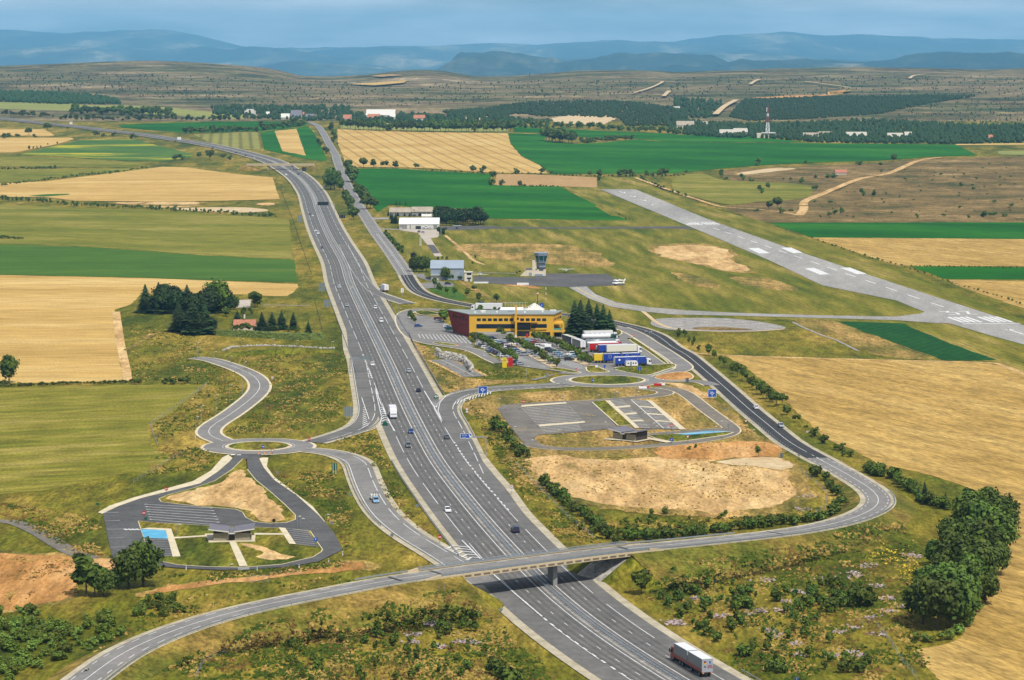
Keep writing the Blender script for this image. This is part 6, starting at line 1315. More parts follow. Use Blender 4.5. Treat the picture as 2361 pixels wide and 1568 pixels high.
def car(kind, colour, loc, rz, label, group=None, cat='car'):
    o = empty('van' if kind == 'van' else 'car', loc, rz); tag(o, label, cat if kind != 'van' else 'van', group); d = CARS[kind]; body, ws, rw2, sides, hl, tl = car_meshes(kind); m = 'paint_'+colour
    link('body', mcopy(body, m), m, o); link('windscreen', ws, 'car_glass', o); link('rear_window', rw2, 'car_glass', o)
    for s_ in sides: link('side_window', s_, 'car_glass', o)
    for s_ in (-1, 1):
        link('headlight', hl, 'lamp_clear', o, (0, s_*d['W']*.34, 0)); link('tail_light', tl, 'lamp_red', o, (0, s_*d['W']*.38, 0))
        for x in (-d['L']*.3, d['L']*.31): add_wheel(o, x, s_*(d['W']/2-.1), .31, .2)
    return o
def heading(p, ln): i = min(range(len(ln)-1), key=lambda i: (ln[i]-p).length); t_ = ln[min(len(ln)-1, i+1)]-ln[max(0, i-1)]; return math.atan2(t_.y, t_.x)
ROADZ = Vector((0, 0, .30))
def on_motorway(kind, colour, c, x, y, away, label, cat='car'):
    p = G(c, x, y); h = heading(p, MWAY); zz = .3 if p.y < 2400 else 1.0
    return car(kind, colour, Vector((p.x, p.y, p.z+zz)), h if away else h+math.pi, label, None, cat)
for t_ in (('saloon','white','c11',742,338,0,'white saloon on the motorway just beyond the overpass'), ('mpv','navy','c11',1200,476,1,'dark people carrier driving away beyond the overpass'),
    ('hatch','blue','c8',496,902,0,'blue hatchback on the motorway between the lorry and a dark car'), ('estate','grey','c8',478,997,0,'dark grey car following the blue hatchback'), ('hatch','white','c8',236,447,0,'white hatchback near the cantilevered sign back'),
    ('saloon','grey','c8',738,940,1,'dark car on the lane beside the exit ramp divide'), ('saloon','navy','c8',547,622,1,'dark blue saloon driving away level with the exit nose'), ('estate','silver','c8',482,492,1,'silver estate driving away below the service area'),
    ('hatch','silver','c8',65,46,0,'silver hatchback approaching opposite the white camper'), ('van','white','c8',295,155,1,'white van driving away behind the camper'), ('mpv','white','c8',255,62,1,'white camper van driving away beside the service road'),
    ('hatch','silver','c4',2340,1058,0,'silver hatchback beside the lower pair of sign backs'), ('saloon','silver','c4',2285,934,0,'silver saloon beside the upper pair of sign backs'), ('saloon','navy','c4',2173,666,0,'dark car on the motorway beside the green field'),
    ('van','white','c4',2145,570,0,'white van following the white car by the meadow'), ('hatch','white','c4',2130,550,0,'white car alongside the white van by the meadow'), ('hatch','navy','c4',2090,442,0,'dark car side by side with a white one below the dark gantry'),
    ('saloon','white','c4',2110,450,0,'white car side by side with a dark one below the dark gantry'), ('saloon','silver','c4',2187,414,1,'silver car passing below the dark gantry sign'), ('estate','silver','c4',2140,280,1,'silver car on the bend above the dark gantry sign'),
    ('van','white','c4',1930,178,0,'white van just past the far bridge'), ('saloon','black','c4',2012,172,1,'black car approaching the far bridge'), ('saloon','white','c1',1715,1074,1,'white car beyond the far bridge'),
    ('saloon','black','c1',1655,1056,1,'dark car ahead of the white one beyond the far bridge'), ('saloon','grey','c1',1562,1052,0,'grey car on the near side of the bend beyond the far bridge'), ('saloon','black','c1',1590,1038,1,'black car on the bend beyond the far bridge'),
    ('mpv','grey','c1',1436,1004,1,'dark car beyond the tree at the far bend'), ('mpv','grey','c1',1186,956,0,'dark vehicle by the small white sign at the far bend'), ('saloon','grey','c1',1122,960,0,'grey car leading on the distant motorway'), ('hatch','white','c5',12,932,0,'silver-white hatchback level with the box lorry on the slip road')):
    on_motorway(*t_)
p = G('c9', 552, 738); car('saloon', 'white', p+ROADZ, heading(p, NRD2)+math.pi, 'white car on the dark main road'); p = G('c9', 722, 862); car('hatch', 'silver', p+ROADZ, heading(p, NRD2), 'silver car on the dark main road')
p = G('P1', 735, 172); car('estate', 'green', p+ROADZ, heading(p, NRD2), 'dark green car on the main road behind the service building'); p = G('P1', 905, 192); car('estate', 'maroon', p+ROADZ, heading(p, NRD2)+math.pi, 'maroon car on the main road behind the service building')
p = G('c11', 258, 275); hd = heading(p, ENL); car('estate', 'lightblue', p+ROADZ, hd, 'pale blue car with roof bicycles on the entry ramp')
tr = empty('trailer', p+ROADZ-Vector((math.cos(hd), math.sin(hd), 0))*5.2, hd); tag(tr, 'cream box trailer with bicycles behind the pale blue car', 'trailer'); MB().box((0,0,.5),(3.2,2.0,1.0)).build('body','paint_cream',tr)
for s_ in (-1, 1): add_wheel(tr, 0, s_*.95, .3, .18); bk = MB().box((1.4,s_*.4,1.5),(.06,.06,1.1)).build('bicycle_frame','black',tr); MB().cyl((1.0,s_*.4,1.9),.33,(1.0,s_*.4+.05,1.9),n=10).build('bicycle_wheel','black',bk); MB().cyl((1.9,s_*.4,1.9),.33,(1.9,s_*.4+.05,1.9),n=10).build('bicycle_wheel','black',bk)
# parked cars
ang = R(12.4)
def parked(c, lst, where, base):
    for kind, colour, x, y, flip in lst:
        p = G(c, x, y); car(kind, colour, p+ROADZ, base + (math.pi if flip else 0) + rnd.uniform(-.05, .05), '%s %s parked %s' % ({'lightblue': 'light blue', 'navy': 'dark blue', 'darkblue': 'deep blue'}.get(colour, colour), {'mpv': 'people carrier', 'hatch': 'hatchback', 'saloon': 'saloon car', 'estate': 'estate car', 'van': 'van'}[kind], where), 'cars in the service area')
parked('P1', [('hatch','white',680,885,0),('estate','grey',740,915,0),('hatch','white',790,945,0),('saloon','silver',842,975,0),('hatch','blue',922,1012,0),('hatch','maroon',972,1035,0),('saloon','black',1012,1050,0),('hatch','silver',1075,1078,0),('hatch','white',1110,1090,0)], 'on the grass side of the first tree row', ang)
parked('P1', [('hatch','white',1000,842,0),('hatch','lightblue',1062,856,0),('saloon','maroon',1112,885,0),('saloon','navy',1162,905,0),('mpv','white',1192,932,0),('estate','maroon',1252,950,0),('saloon','navy',1262,972,0),('hatch','lightblue',1308,992,0),('hatch','blue',1352,1002,0),('estate','silver',1408,1035,0),('mpv','silver',1476,1065,0),('saloon','silver',1540,1048,1)], 'between the first and second tree rows', ang)
parked('P1', [('mpv','darkblue',905,795,0),('estate','silver',1125,812,1),('estate','silver',1190,842,1),('saloon','white',1285,875,1),('hatch','teal',1490,845,0),('hatch','lightblue',1560,838,0),('hatch','lightblue',1602,855,0),('hatch','red',1652,862,0),('saloon','navy',1690,888,0),('hatch','white',1715,912,0)], 'in front of the orange building', ang)
parked('P1', [('van','white',1790,945,1),('van','white',1840,955,1),('estate','navy',1905,980,0),('saloon','black',1950,1002,0),('saloon','green',2002,1012,0),('saloon','green',1595,1040,1),('estate','silver',1702,1095,1),('mpv','silver',1950,1208,1),('hatch','silver',2032,1050,0),('hatch','lightblue',2075,1052,0),('hatch','lightblue',2118,1082,0),('hatch','silver',2155,1118,0),('saloon','grey',2200,1112,0),('estate','black',2252,1152,0)], 'between the second and third tree rows', ang)
parked('P2', [('mpv','white',540,1062,1),('hatch','lightblue',590,1090,1),('saloon','navy',730,1150,1)], 'beside the lorry bays', ang); parked('P2', [('saloon','black',1790,1248,0)], 'next to the white caravan', ang); parked('P1', [('saloon','black',1315,1200,0),('hatch','silver',1392,1228,0)], 'behind the red totem', ang+R(20))
parked('c8', [('hatch','blue',545,186,0),('estate','maroon',680,138,0),('estate','silver',690,155,0),('hatch','white',738,188,0),('saloon','blue',752,196,0),('estate','green',760,208,0)], 'in the bays beside the red end wall', R(10)); parked('P3', [('hatch','black',558,748,0)], 'on the driveway below the hangar', 0)
parked('P4', [('hatch','white',490,662,0),('hatch','grey',832,712,0),('hatch','silver',905,722,0),('hatch','white',918,645,0),('van','white',972,648,0),('hatch','white',1035,648,0)], 'in the yard of the white hangar', R(80))
# lorries
def lorry_cab(o, x, colour, W=2.5, H=3.0):
    """tractor cab whose front is at x"""
    c_ = MB().loft([[(x-2.1,-W/2,.5),(x-2.1,-W/2,H),(x-.45,-W/2,H),(x-.05,-W/2,1.6),(x,-W/2,.5)],[(x-2.1,W/2,.5),(x-2.1,W/2,H),(x-.45,W/2,H),(x-.05,W/2,1.6),(x,W/2,.5)]]).build('cab', 'paint_'+colour, o)
    MB().poly([(x-.04,-W*.45,1.65),(x-.04,W*.45,1.65),(x-.36,W*.45,2.65),(x-.36,-W*.45,2.65)]).build('windscreen', 'car_glass', c_)
    for s_ in (-1, 1):
        MB().poly([(x-.35,s_*(W/2+.02),1.6),(x-1.25,s_*(W/2+.02),1.6),(x-1.25,s_*(W/2+.02),2.45),(x-.6,s_*(W/2+.02),2.45)]).build('side_window','car_glass',c_); MB().box((x-.2,s_*(W/2+.25),1.7),(.15,.3,.8)).build('mirror','black',c_); MB().box((x+.01,s_*.85,.7),(.06,.4,.25)).build('headlight','lamp_clear',c_)
    MB().box((x-.3,0,.35),(.7,W*.98,.35)).build('bumper','steel_dark',c_); return c_
def lorry_box(o, x0, x1, side, roof='white', rear='white', W=2.55, H=4.0, z0=1.1, skirt=None, name='trailer_box'):
    b = MB().box(((x0+x1)/2,0,z0),(x1-x0,W,H-z0)).build(name, 'paint_'+side, o)
    MB().box(((x0+x1)/2,0,H+.002),(x1-x0-.1,W-.1,.06)).build('roof','paint_'+roof,b); MB().box((x0-.03,0,z0+.05),(.05,W-.05,H-z0-.1)).build('rear_door','paint_'+rear,b)
    MB().box(((x0+x1)/2,0,.75),(x1-x0-.2,1.1,.34)).build('chassis','black',o)
    if skirt:
        for s_ in (-1, 1): MB().box(((x0+x1)/2,s_*(W/2+.015),z0),(x1-x0,.03,.75)).build('side_skirt','paint_'+skirt,b)
    for s_ in (-1, 1): MB().box((x0-.06,s_*.95,.85),(.08,.4,.22)).build('tail_light','lamp_orange',b)
    return b
def lorry_wheels(o, xs, W=2.5):
    for x in xs:
        for s_ in (-1, 1): add_wheel(o, x, s_*(W/2-.22), .5, .42)
def semi(loc, rz, side, cab, label, rear='white', roof='white', tank=False, L=16.5, skirt=None):
    o = empty('lorry', loc, rz); tag(o, label, 'lorry'); h = L/2; lorry_cab(o, h, cab); MB().box((h-3.4,0,.6),(4,1.0,.35)).build('chassis','black',o)
    if tank:
        t_ = MB(); rings = []
        for x, k in ((-h,.75),(-h+.3,1),(h-2.9,1),(h-2.6,.75)): rings.append([(x, 1.2*k*math.cos(a), 2.35+1.15*k*math.sin(a)) for a in [6.2832*i/14 for i in range(14)]])
        t_.loft(rings); b = t_.build('tank','paint_'+side,o,smooth=True)
        for i in range(5): MB().cyl((-h+1.5+i*2.4,0,3.45),.35,(-h+1.5+i*2.4,0,3.7),n=8).build('hatch','steel',b)
        MB().box((-h/2+1,0,.8),(L-4,1.0,.4)).build('chassis','black',o)
    else: b = lorry_box(o, -h, h-2.5, side, roof, rear, skirt=skirt)
    lorry_wheels(o, (h-1.3, h-4.6, -h+1.6, -h+2.9, -h+4.2)); return o, b
def rear_at(c, x, y, rz, L): p = G(c, x, y); return Vector((p.x, p.y, .3)) + Vector((math.cos(rz), math.sin(rz), 0))*L/2 + Vector((-math.sin(rz), math.cos(rz), 0))*1.25
la = R(15)
o, b = semi(rear_at('P2',1308,1262,la,16.5), la, 'eublue', 'white', 'blue curtain-sided lorry with a white cab and globe emblem on its side')
MB().cyl((-6.3,-1.29,2.9),.45,(-6.3,-1.31,2.9),n=12).build('emblem','white',b); MB().box((-2.5,-1.29,3.1),(2.2,.03,.12)).build('stripe','paint_lightblue',b); MB().box((-2.9,-1.29,2.5),(.12,.03,.6)).build('stripe','paint_lightblue',b)
o = empty('lorry', rear_at('P2',1108,1200,la,19), la); tag(o, 'blue double-box lorry with star rings on its sides and a green cab', 'lorry'); lorry_cab(o, 9.5, 'bright_green'); b1 = lorry_box(o, -9.5, -1.6, 'eublue', rear='silver'); b2 = lorry_box(o, -.8, 7.2, 'eublue', rear='silver', name='body_box'); lorry_wheels(o, (8.2, 4.2, 1.2, -3.5, -7.5))
for b, x in ((b1,-6.6),(b2,1.3)):
    for i in range(12): a = 6.2832*i/12; MB().box((x+.65*math.cos(a),-1.29,2.7+.65*math.sin(a)),(.16,.03,.16)).build('star','white',b)
    text('Müller', .95, 'yellow', b, (x+3.2,-1.31,2.7))
o, b = semi(rear_at('P2',945,1200,la,11), la, 'yellow', 'yellow', 'yellow tank lorry beside the blue double-box lorry', rear='yellow', roof='cream', L=11)
for args in ((1168,1045,'cream','white','long white lorry behind the blue double-box lorry',{}), (1028,1040,'eublue','maroon','blue curtain-sided lorry with a maroon tail end',{'rear':'maroon'}), (985,1030,'silver','red','silver tank lorry with a red cab',{'tank':True}), (862,1010,'red','white','red curtain-sided lorry with white rear doors',{}),
    (830,960,'white','red','white tank lorry with a red cab behind the red lorry',{'tank':True}), (800,915,'steelgrey','white','grey tank lorry with a white cab',{'tank':True}), (745,825,'white','green','white tank lorry with a dark green cab',{'tank':True}), (775,790,'white','white','white lorry with a pale roof below the firs',{'roof':'cream'})):
    x, y, sd_, cb, lab, kw = args; semi(rear_at('P2',x,y,la,16.5), la, sd_, cb, lab, **kw)
p = G('P2', 592, 900); o = empty('trailer', Vector((p.x,p.y,.3))+Vector((-2.0,7,0)), R(107)); tag(o, 'dark blue parked trailer with a pale roof near the parked cars', 'trailer'); lorry_box(o,-6.8,6.8,'navy','cream','cream'); lorry_wheels(o,(-5.5,-4.2,-2.9)); 
p = G('P2', 760, 965); o = empty('trailer', Vector((p.x,p.y,.3))+Vector((-2.0,6.8,0)), R(105)); tag(o, 'grey parked trailer with white rear doors next to the lorry row', 'trailer'); b = lorry_box(o,-6.8,6.8,'steelgrey','white','white'); lorry_wheels(o,(-5.5,-4.2,-2.9)); MB().box((-6.87,0,1.2),(.03,.08,2.7)).build('door_gap','black',b)
p = G('P2', 1590, 1262); o = empty('caravan', Vector((p.x,p.y,.3)), la); tag(o, 'white caravan parked in front of the blue curtain-sided lorry', 'caravan'); MB().loft([[(-2.6,-1.1,.5),(2.5,-1.1,.5),(2.75,-1.1,1.3),(2.2,-1.1,2.6),(-2.5,-1.1,2.6),(-2.7,-1.1,1.5)],[(-2.6,1.1,.5),(2.5,1.1,.5),(2.75,1.1,1.3),(2.2,1.1,2.6),(-2.5,1.1,2.6),(-2.7,1.1,1.5)]]).build('body','paint_white',o)
for x in (-1.7,.6,1.7): MB().box((x,-1.13,1.4),(.6,.04,.55)).build('window','car_glass',o)
MB().box((-.5,-1.13,.6),(.6,.04,1.7)).build('door','paint_grey',o); add_wheel(o,-.3,-.95,.33,.2); add_wheel(o,-.3,.95,.33,.2); MB().box((3.2,0,.5),(1.2,.12,.12)).build('drawbar','steel',o)
p = G('P1', 545, 290); o, b = semi(Vector((p.x,p.y,.3))+Vector((8.0,1.3,0)), math.pi-R(2), 'white', 'white', 'long white lorry parked behind the service building')
# lorries on the move
p = G('c8', 378, 806); h = heading(p, MWAY)+math.pi; o = empty('lorry', Vector((p.x,p.y,.3))-Vector((math.cos(h),math.sin(h),0))*4.2, h); tag(o, 'white box lorry coming towards the overpass on the motorway', 'lorry'); lorry_cab(o, 5.0, 'white', H=3.3); lorry_box(o,-5.0,2.9,'white',H=4.0); lorry_wheels(o,(3.7,-1.2,-3.2)); MB().box((2.2,0,3.3),(1.6,2.2,.6),top=(.5,.9)).build('wind_deflector','paint_white',o)
p = G('c5', 318, 962); h = math.atan2(G('c5',300,930).y-p.y, G('c5',280,905).x-p.x); o = empty('lorry', Vector((p.x,p.y,.35)) + Vector((-.4,4,0)), R(108)); tag(o, 'white box lorry on the slip road beside the service ring road', 'lorry'); lorry_cab(o,5.0,'white'); b = lorry_box(o,-5.0,2.9,'white',H=4.0); lorry_wheels(o,(3.7,-1.2,-3.2)); MB().box((-5.07,0,1.3),(.02,.06,2.5)).build('door_gap','black',b)
pA = G('P6', 845, 880); pB = G('P6', 205, 505); h = heading(pA, MWAY); o = empty('road_train', Vector(((pA.x),(pA.y),.3)) + Vector((math.cos(h),math.sin(h),0))*9.2 + Vector((math.sin(h),-math.cos(h),0))*1.1, h); tag(o, 'grey and brick-red lorry with trailer driving away in the foreground', 'lorry')
lorry_cab(o, 9.3, 'brickred'); b1 = lorry_box(o,-9.2,-1.2,'steelgrey',rear='silver',skirt='brickred'); b2 = lorry_box(o,-.5,7.2,'steelgrey',rear='silver',skirt='brickred',name='body_box'); lorry_wheels(o,(8.0,3.6,2.2,-3.0,-7.6)); MB().box((-.9,0,.8),(1.0,.15,.15)).build('drawbar','black',o)
zz = math.pi/2
for (y, z, cols) in ((.55,3.35,('black','sign_red','yellow')),):
    for i, m in enumerate(cols): e_ = MB().box((-9.27,y+.06*i,z-.2*i),(.03,.5,.2)).build('flag_stripe', m, b1); 
MB().poly([(-9.28,-.35,3.5),(-9.28,-.7,3.55),(-9.28,-.75,2.95),(-9.28,-.45,3.05)]).build('emblem','sign_blue',b1); MB().poly([(-9.28,.75,2.5),(-9.28,.45,2.55),(-9.28,.4,2.15),(-9.28,.7,2.2)]).build('emblem','black',b1)
for i, s_ in enumerate(('FUSSNER', 'ALWAYS', 'TOGETHER')): text(s_, .27, 'sign_red', b1, (-9.29,-.55,2.6-.25*i), (math.pi/2, 0, -math.pi/2))
# ------------------------------------------------------------------ aircraft
def plane(loc, rz, label, high=False):
    o = empty('light_aircraft', loc, rz); tag(o, label, 'aircraft'); rings = []
    for x, r_, z in ((3.6,.15,1.0),(3.3,.42,1.0),(1.8,.58,1.05),(.4,.62,1.2),(-1.4,.42,1.1),(-3.6,.16,1.15)): rings.append([(x, r_*math.cos(a), z+r_*math.sin(a)) for a in [6.2832*i/10 for i in range(10)]])
    MB().loft(rings).build('fuselage','white',o,smooth=True); zw = 1.8 if high else .85
    MB().loft([[(1.7,-5.2,zw+.2),(.6,-5.2,zw+.2),(.6,-5.2,zw+.28),(1.7,-5.2,zw+.32)],[(1.9,0,zw),(.3,0,zw),(.3,0,zw+.12),(1.9,0,zw+.2)],[(1.7,5.2,zw+.2),(.6,5.2,zw+.2),(.6,5.2,zw+.28),(1.7,5.2,zw+.32)]]).build('wing','white',o)
    MB().box((-3.2,0,1.15),(.8,3.2,.1)).build('tailplane','white',o); MB().loft([[(-2.6,-.05,1.2),(-3.7,-.05,1.2),(-3.7,.05,1.2),(-2.6,.05,1.2)],[(-3.3,-.04,2.3),(-3.8,-.04,2.3),(-3.8,.04,2.3),(-3.3,.04,2.3)]]).build('fin','white',o)
    MB().box((.9,0,1.55),(1.5,.9,.42),top=(.6,.75)).build('canopy','car_glass',o); MB().box((3.7,0,.2),(.05,.16,1.7)).build('propeller','black',o)
    for x, y in ((2.6,0),(.8,-1.1),(.8,1.1)): add_wheel(o,x,y,.2,.14); MB().cyl((x,y*.95,.3),.04,(x,y*.6,.95),n=5).build('gear_leg','off_white',o)
for c, x, y, rz, lab, hi in (('P3',1065,610,R(-88),'low-wing white light aircraft beside the airfield office',0), ('c5',1540,826,R(-85),'white high-wing light aircraft on the grass beside the tower apron',1), ('c5',1900,895,R(175),'farther white light aircraft on the apron corner',0), ('c5',1893,913,R(178),'nearer white light aircraft on the apron corner',0)): p = G(c,x,y); plane(Vector((p.x,p.y,.25)), rz, lab, hi)
p = G('P4', 1548, 648); o = empty('microlight', Vector((p.x,p.y,.25)), R(-60)); tag(o, 'small dark microlight on the taxiway by the white hangar', 'aircraft'); MB().box((0,0,.4),(2.6,1.1,1.1),top=(.6,.7)).build('pod','paint_navy',o); MB().loft([[(-.8,-4,2.6),(.6,-4,2.6),(.6,-4,2.7),(-.8,-4,2.7)],[(-1,4,2.6),(.8,4,2.6),(.8,4,2.7),(-1,4,2.7)]]).build('wing','white',o); MB().cyl((0,0,1.3),.05,(0,0,2.6),n=5).build('mast','steel',o); add_wheel(o,.6,-.5,.22,.14); add_wheel(o,-.6,.5,.22,.14)
# ------------------------------------------------------------------ signs
def signpost(c, x, y, ytop, build, label, name='road_sign', cat='sign', rz=0, legs=(0,), pole='steel_dark', hscale=1.0):
    p = spot(c, x, y); h = (y-ytop)*K[c][2]/PPM(p)/.985*hscale; o = empty(name, p, rz); tag(o, label, cat)
    for dx in legs: MB().cyl((dx,.06,-.1),.05,(dx,.06,h),n=6).build('post', pole, o)
    build(o, h); return o
def disc(o, z, r_, m, y=0.0, name='disc', n=20): return MB().cyl((0,y,z), r_, (0,y-.04,z), n=n).build(name, m, o)
def no_entry(o, h): d = disc(o, h-.45, .55, 'sign_red'); MB().box((0,-.07,h-.55),(.75,.03,.2)).build('bar','white',d)
def limit(o, h, t_='90'): d = disc(o, h-.5, .62, 'sign_red'); disc(d, h-.5, .48, 'white', -.045); text(t_, .55, 'black', d, (0,-.1,h-.5)); pl = MB().box((0,-.02,h-1.75),(.75,.05,.55)).build('plate','white',o); MB().poly([(-.15,-.06,h-1.35),(.15,-.06,h-1.62),(.15,-.06,h-1.4)]).build('arrow','black',pl)
def tri(o, h, inv=True):
    s_ = -1 if inv else 1; d = MB().loft([[(-.6,0,h-.5-s_*.4),(.6,0,h-.5-s_*.4),(0,0,h-.5+s_*.6)],[(-.6,-.04,h-.5-s_*.4),(.6,-.04,h-.5-s_*.4),(0,-.04,h-.5+s_*.6)]]).build('triangle','sign_red',o); MB().poly([(-.38,-.05,h-.5-s_*.28),(.38,-.05,h-.5-s_*.28),(0,-.05,h-.5+s_*.34)]).build('field','white',d)
def back(w_, hh, m='sign_back'):
    def f(o, h): MB().box((0,.0,h-hh),(w_,.06,hh)).build('panel', m, o)
    return f
def round_back(o, h): disc(o, h-.45, .5, 'sign_back')
def tri_back(o, h): MB().loft([[(-.6,0,h),(.6,0,h),(0,0,h-1)],[(-.6,-.04,h),(.6,-.04,h),(0,-.04,h-1)]]).build('triangle','sign_back',o)
def blue_arrow(o, h): d = disc(o, h-.5, .6, 'sign_blue'); MB().box((-.05,-.06,h-.57),(.6,.03,.14)).build('arrow','white',d); MB().poly([(.15,-.07,h-.25),(.45,-.07,h-.5),(.15,-.07,h-.75)]).build('arrow_head','white',d)
def parking(o, h): b = MB().box((0,0,h-1.1),(1.0,.06,1.1)).build('panel','sign_blue',o); text('P', .8, 'white', b, (0,-.06,h-.55))
def chevron_head(o, h): disc(o, h-.55, .5, 'black')
for c, x, y, yt, f, lab in (('c11',690,552,492,no_entry,'red no-entry sign beside the entry ramp barrier'),('c11',1175,222,152,limit,'round speed limit 90 sign with arrow plate on the motorway verge'),('c10',1123,235,168,no_entry,'red no-entry sign on the bend of the small car park'),('c10',972,398,330,no_entry,'red no-entry sign beside the long parking bays'),
    ('c10',2130,580,506,parking,'blue parking sign beside the short bays'),('c8',1255,720,678,no_entry,'red no-entry sign at the empty lorry bays'),('c8',1610,495,460,no_entry,'red no-entry sign at the car park exit'),('c8',812,312,296,no_entry,'red no-entry sign at the ring road'),('P8',839,428,378,no_entry,'red no-entry sign at the empty car bays'),('P2',1627,760,690,no_entry,'red no-entry sign beside the lorry road'),
    ('c7',2086,958,930,no_entry,'red no-entry sign facing the small roundabout'),('c7',1773,1010,980,blue_arrow,'round blue arrow sign on the small roundabout'),('c8',1722,560,535,blue_arrow,'round blue arrow sign on the large roundabout'),('c8',2032,560,535,round_back,'round sign at the far rim of the large roundabout'),('c7',1838,1040,1006,tri,'give-way triangle at the small roundabout'),
    ('c8',2200,560,528,tri,'give-way triangle at the large roundabout'),('c11',368,545,478,round_back,'grey back of a round sign beside the entry ramp'),('c11',537,345,282,round_back,'grey-green back of a round sign on the pale verge'),('c11',1102,1052,985,tri_back,'grey back of a triangular sign below the overpass'),('c11',84,262,208,tri_back,'grey back of a triangular sign at the entry ramp'),
    ('c10',2240,465,395,round_back,'round sign on the outer bend of the small car park'),('c10',660,335,272,back(.9,.7,'sign_green'),'small green sign behind the small car park'),('c10',985,435,370,back(.8,.7,'sign_green'),'small green sign at the blue bay'),('c10',1873,108,60,tri_back,'grey back of a triangle by the outer footpath'),('c8',873,770,728,lambda o,h: limit(o,h,'70'),'round speed limit sign inside the exit ramp curve'),
    ('c8',872,700,668,tri_back,'warning triangle on the exit ramp'),('P8',1280,430,376,round_back,'round sign at the eastern service road'),('P8',1260,305,260,tri_back,'triangular sign beside the dark main road fence'),('c9',485,862,808,tri,'give-way sign on the slope below the main road'),('c9',842,1080,1040,tri_back,'warning triangle at the farm track mouth'),('P8',966,530,465,tri,'give-way sign on the path around the rest area'),('P8',842,540,488,parking,'blue sign beside the rest area path'),
    ('c10',1848,440,378,chevron_head,'thin dark lamp by the grass triangle'),('P1',420,420,400,round_back,'small round sign by the car park'),('P2',985,1295,1222,back(1.0,1.0,'white'),'white pictogram board at the lorry entrance'),('P2',1125,1365,1220,back(.7,1.2,'sign_blue'),'narrow blue board on the lorry entrance island'),('c7',1838,535,515,limit,'warning sign on the inside of the access road bend')):
    signpost(c, x, y, yt, f, lab)
# blue roundabout diagrams
def diagram(o, h, W_, H_):
    b = MB().box((0,0,h-H_),(W_,.1,H_)).build('panel','sign_blue',o); fr = MB()
    for s_ in (-1, 1): fr.box((s_*(W_/2-.05),-.06,h-H_),(.1,.03,H_)); fr.box((0,-.065,h-H_ if s_ < 0 else h-.1),(W_,.03,.1))
    fr.build('border','white',b); rg = MB(); n = 20; r1, r2 = W_*.1, W_*.16; zc = h-H_*.5
    pts = [[(r_*math.cos(6.2832*i/n), -.07, zc+r_*math.sin(6.2832*i/n)) for i in range(n)] for r_ in (r1, r2)]
    for i in range(n): j = (i+1) % n; rg.poly([pts[0][i], pts[0][j], pts[1][j], pts[1][i]])
    rg.box((0,-.07,h-H_+.1),(W_*.045,.02,H_*.27)); rg.box((-W_*.22,-.07,zc-.05),(W_*.16,.02,.16)); rg.box((W_*.22,-.07,zc-.05),(W_*.14,.02,.16)); rg.box((0,-.07,zc+W_*.15),(.14,.02,W_*.1)); rg.box((-W_*.16,-.07,zc+W_*.13),(.2,.02,.3)); rg.build('ring_diagram','white',b)
    text('A75', W_*.1, 'white', b, (-W_*.3,-.08,h-H_*.12)); text('P', W_*.1, 'white', b, (-W_*.36,-.08,h-H_*.28)); MB().box((W_*.33,-.07,h-H_*.93),(W_*.2,.02,H_*.1)).build('symbol','teal',b)
for c, x, y, yt, x0, x1, yb, lab in (('c8',980,665,580,949,1010,632,'large blue roundabout direction board on the exit ramp'), ('c9',257,672,602,228,285,656,'large blue roundabout direction board below the dark main road')):
    p = G(c,x,y); k = K[c][2]/PPM(p); o = empty('direction_sign', p); tag(o, lab, 'sign'); H_ = (yb-yt)*k; W_ = (x1-x0)*k; h = (y-yt)*k
    for s_ in (-1, 1): MB().box((s_*W_*.28,.12,0),(.14,.12,h)).build('post','steel_dark',o)
    diagram(o, h, W_, H_)
# cantilever gantries
def gantry(c, xb, yb, ytop, xs0, xs1, ys0, ys1, m, label, txt=None, panel_y=-.25):
    p = G(c, xb, yb); k = K[c][2]/PPM(p); o = empty('gantry_sign', p); tag(o, label, 'gantry sign'); h = (yb-ytop)*k
    MB().box((0,0,0),(.38,.38,h)).build('post','steel',o); xe = ((xs0+xs1)/2-xb)*k; MB().box((xe/2,0,h-.35),(abs(xe),.35,.35)).build('arm','steel',o); MB().box((0,0,-.1),(1.6,1.4,.35)).build('footing','concrete_grey',o)
    W_, H_, zb = abs(xs1-xs0)*k, (ys1-ys0)*k, (yb-ys1)*k; b = MB().box((xe,panel_y,zb),(W_,.12,H_)).build('panel', m, o)
    if txt:
        fr = MB()
        for s_ in (-1, 1): fr.box((xe+s_*(W_/2-.05),panel_y-.07,zb),(.1,.03,H_)); fr.box((xe,panel_y-.075,zb if s_ < 0 else zb+H_-.1),(W_,.03,.1))
        fr.build('border','white',b); text(txt[0], H_*.34, 'white', b, (xe-W_*.14,panel_y-.09,zb+H_*.68)); text(txt[1], H_*.34, 'white', b, (xe-W_*.16,panel_y-.09,zb+H_*.28))
        MB().poly([(xe+W_*.22,panel_y-.1,zb+H_*.75),(xe+W_*.29,panel_y-.1,zb+H_*.85),(xe+W_*.39,panel_y-.1,zb+H_*.5),(xe+W_*.45,panel_y-.1,zb+H_*.62),(xe+W_*.45,panel_y-.1,zb+H_*.15),(xe+W_*.24,panel_y-.1,zb+H_*.25),(xe+W_*.32,panel_y-.1,zb+H_*.38)]).build('arrow','white',b)
    return o
gantry('c8', 1000, 1045, 920, 829, 906, 899, 932, 'sign_blue', 'blue overhead sign with white arrow on a cantilever over the exit lane', ('Aire du', 'Larzac'))
gantry('c8', 85, 492, 390, 155, 218, 377, 402, 'sign_back', 'pale back of an overhead sign on a cantilever over the left carriageway')
gantry('c4', 2258, 425, 362, 2142, 2217, 350, 373, 'dark_metal', 'dark overhead message sign on a cantilever at the far bend')
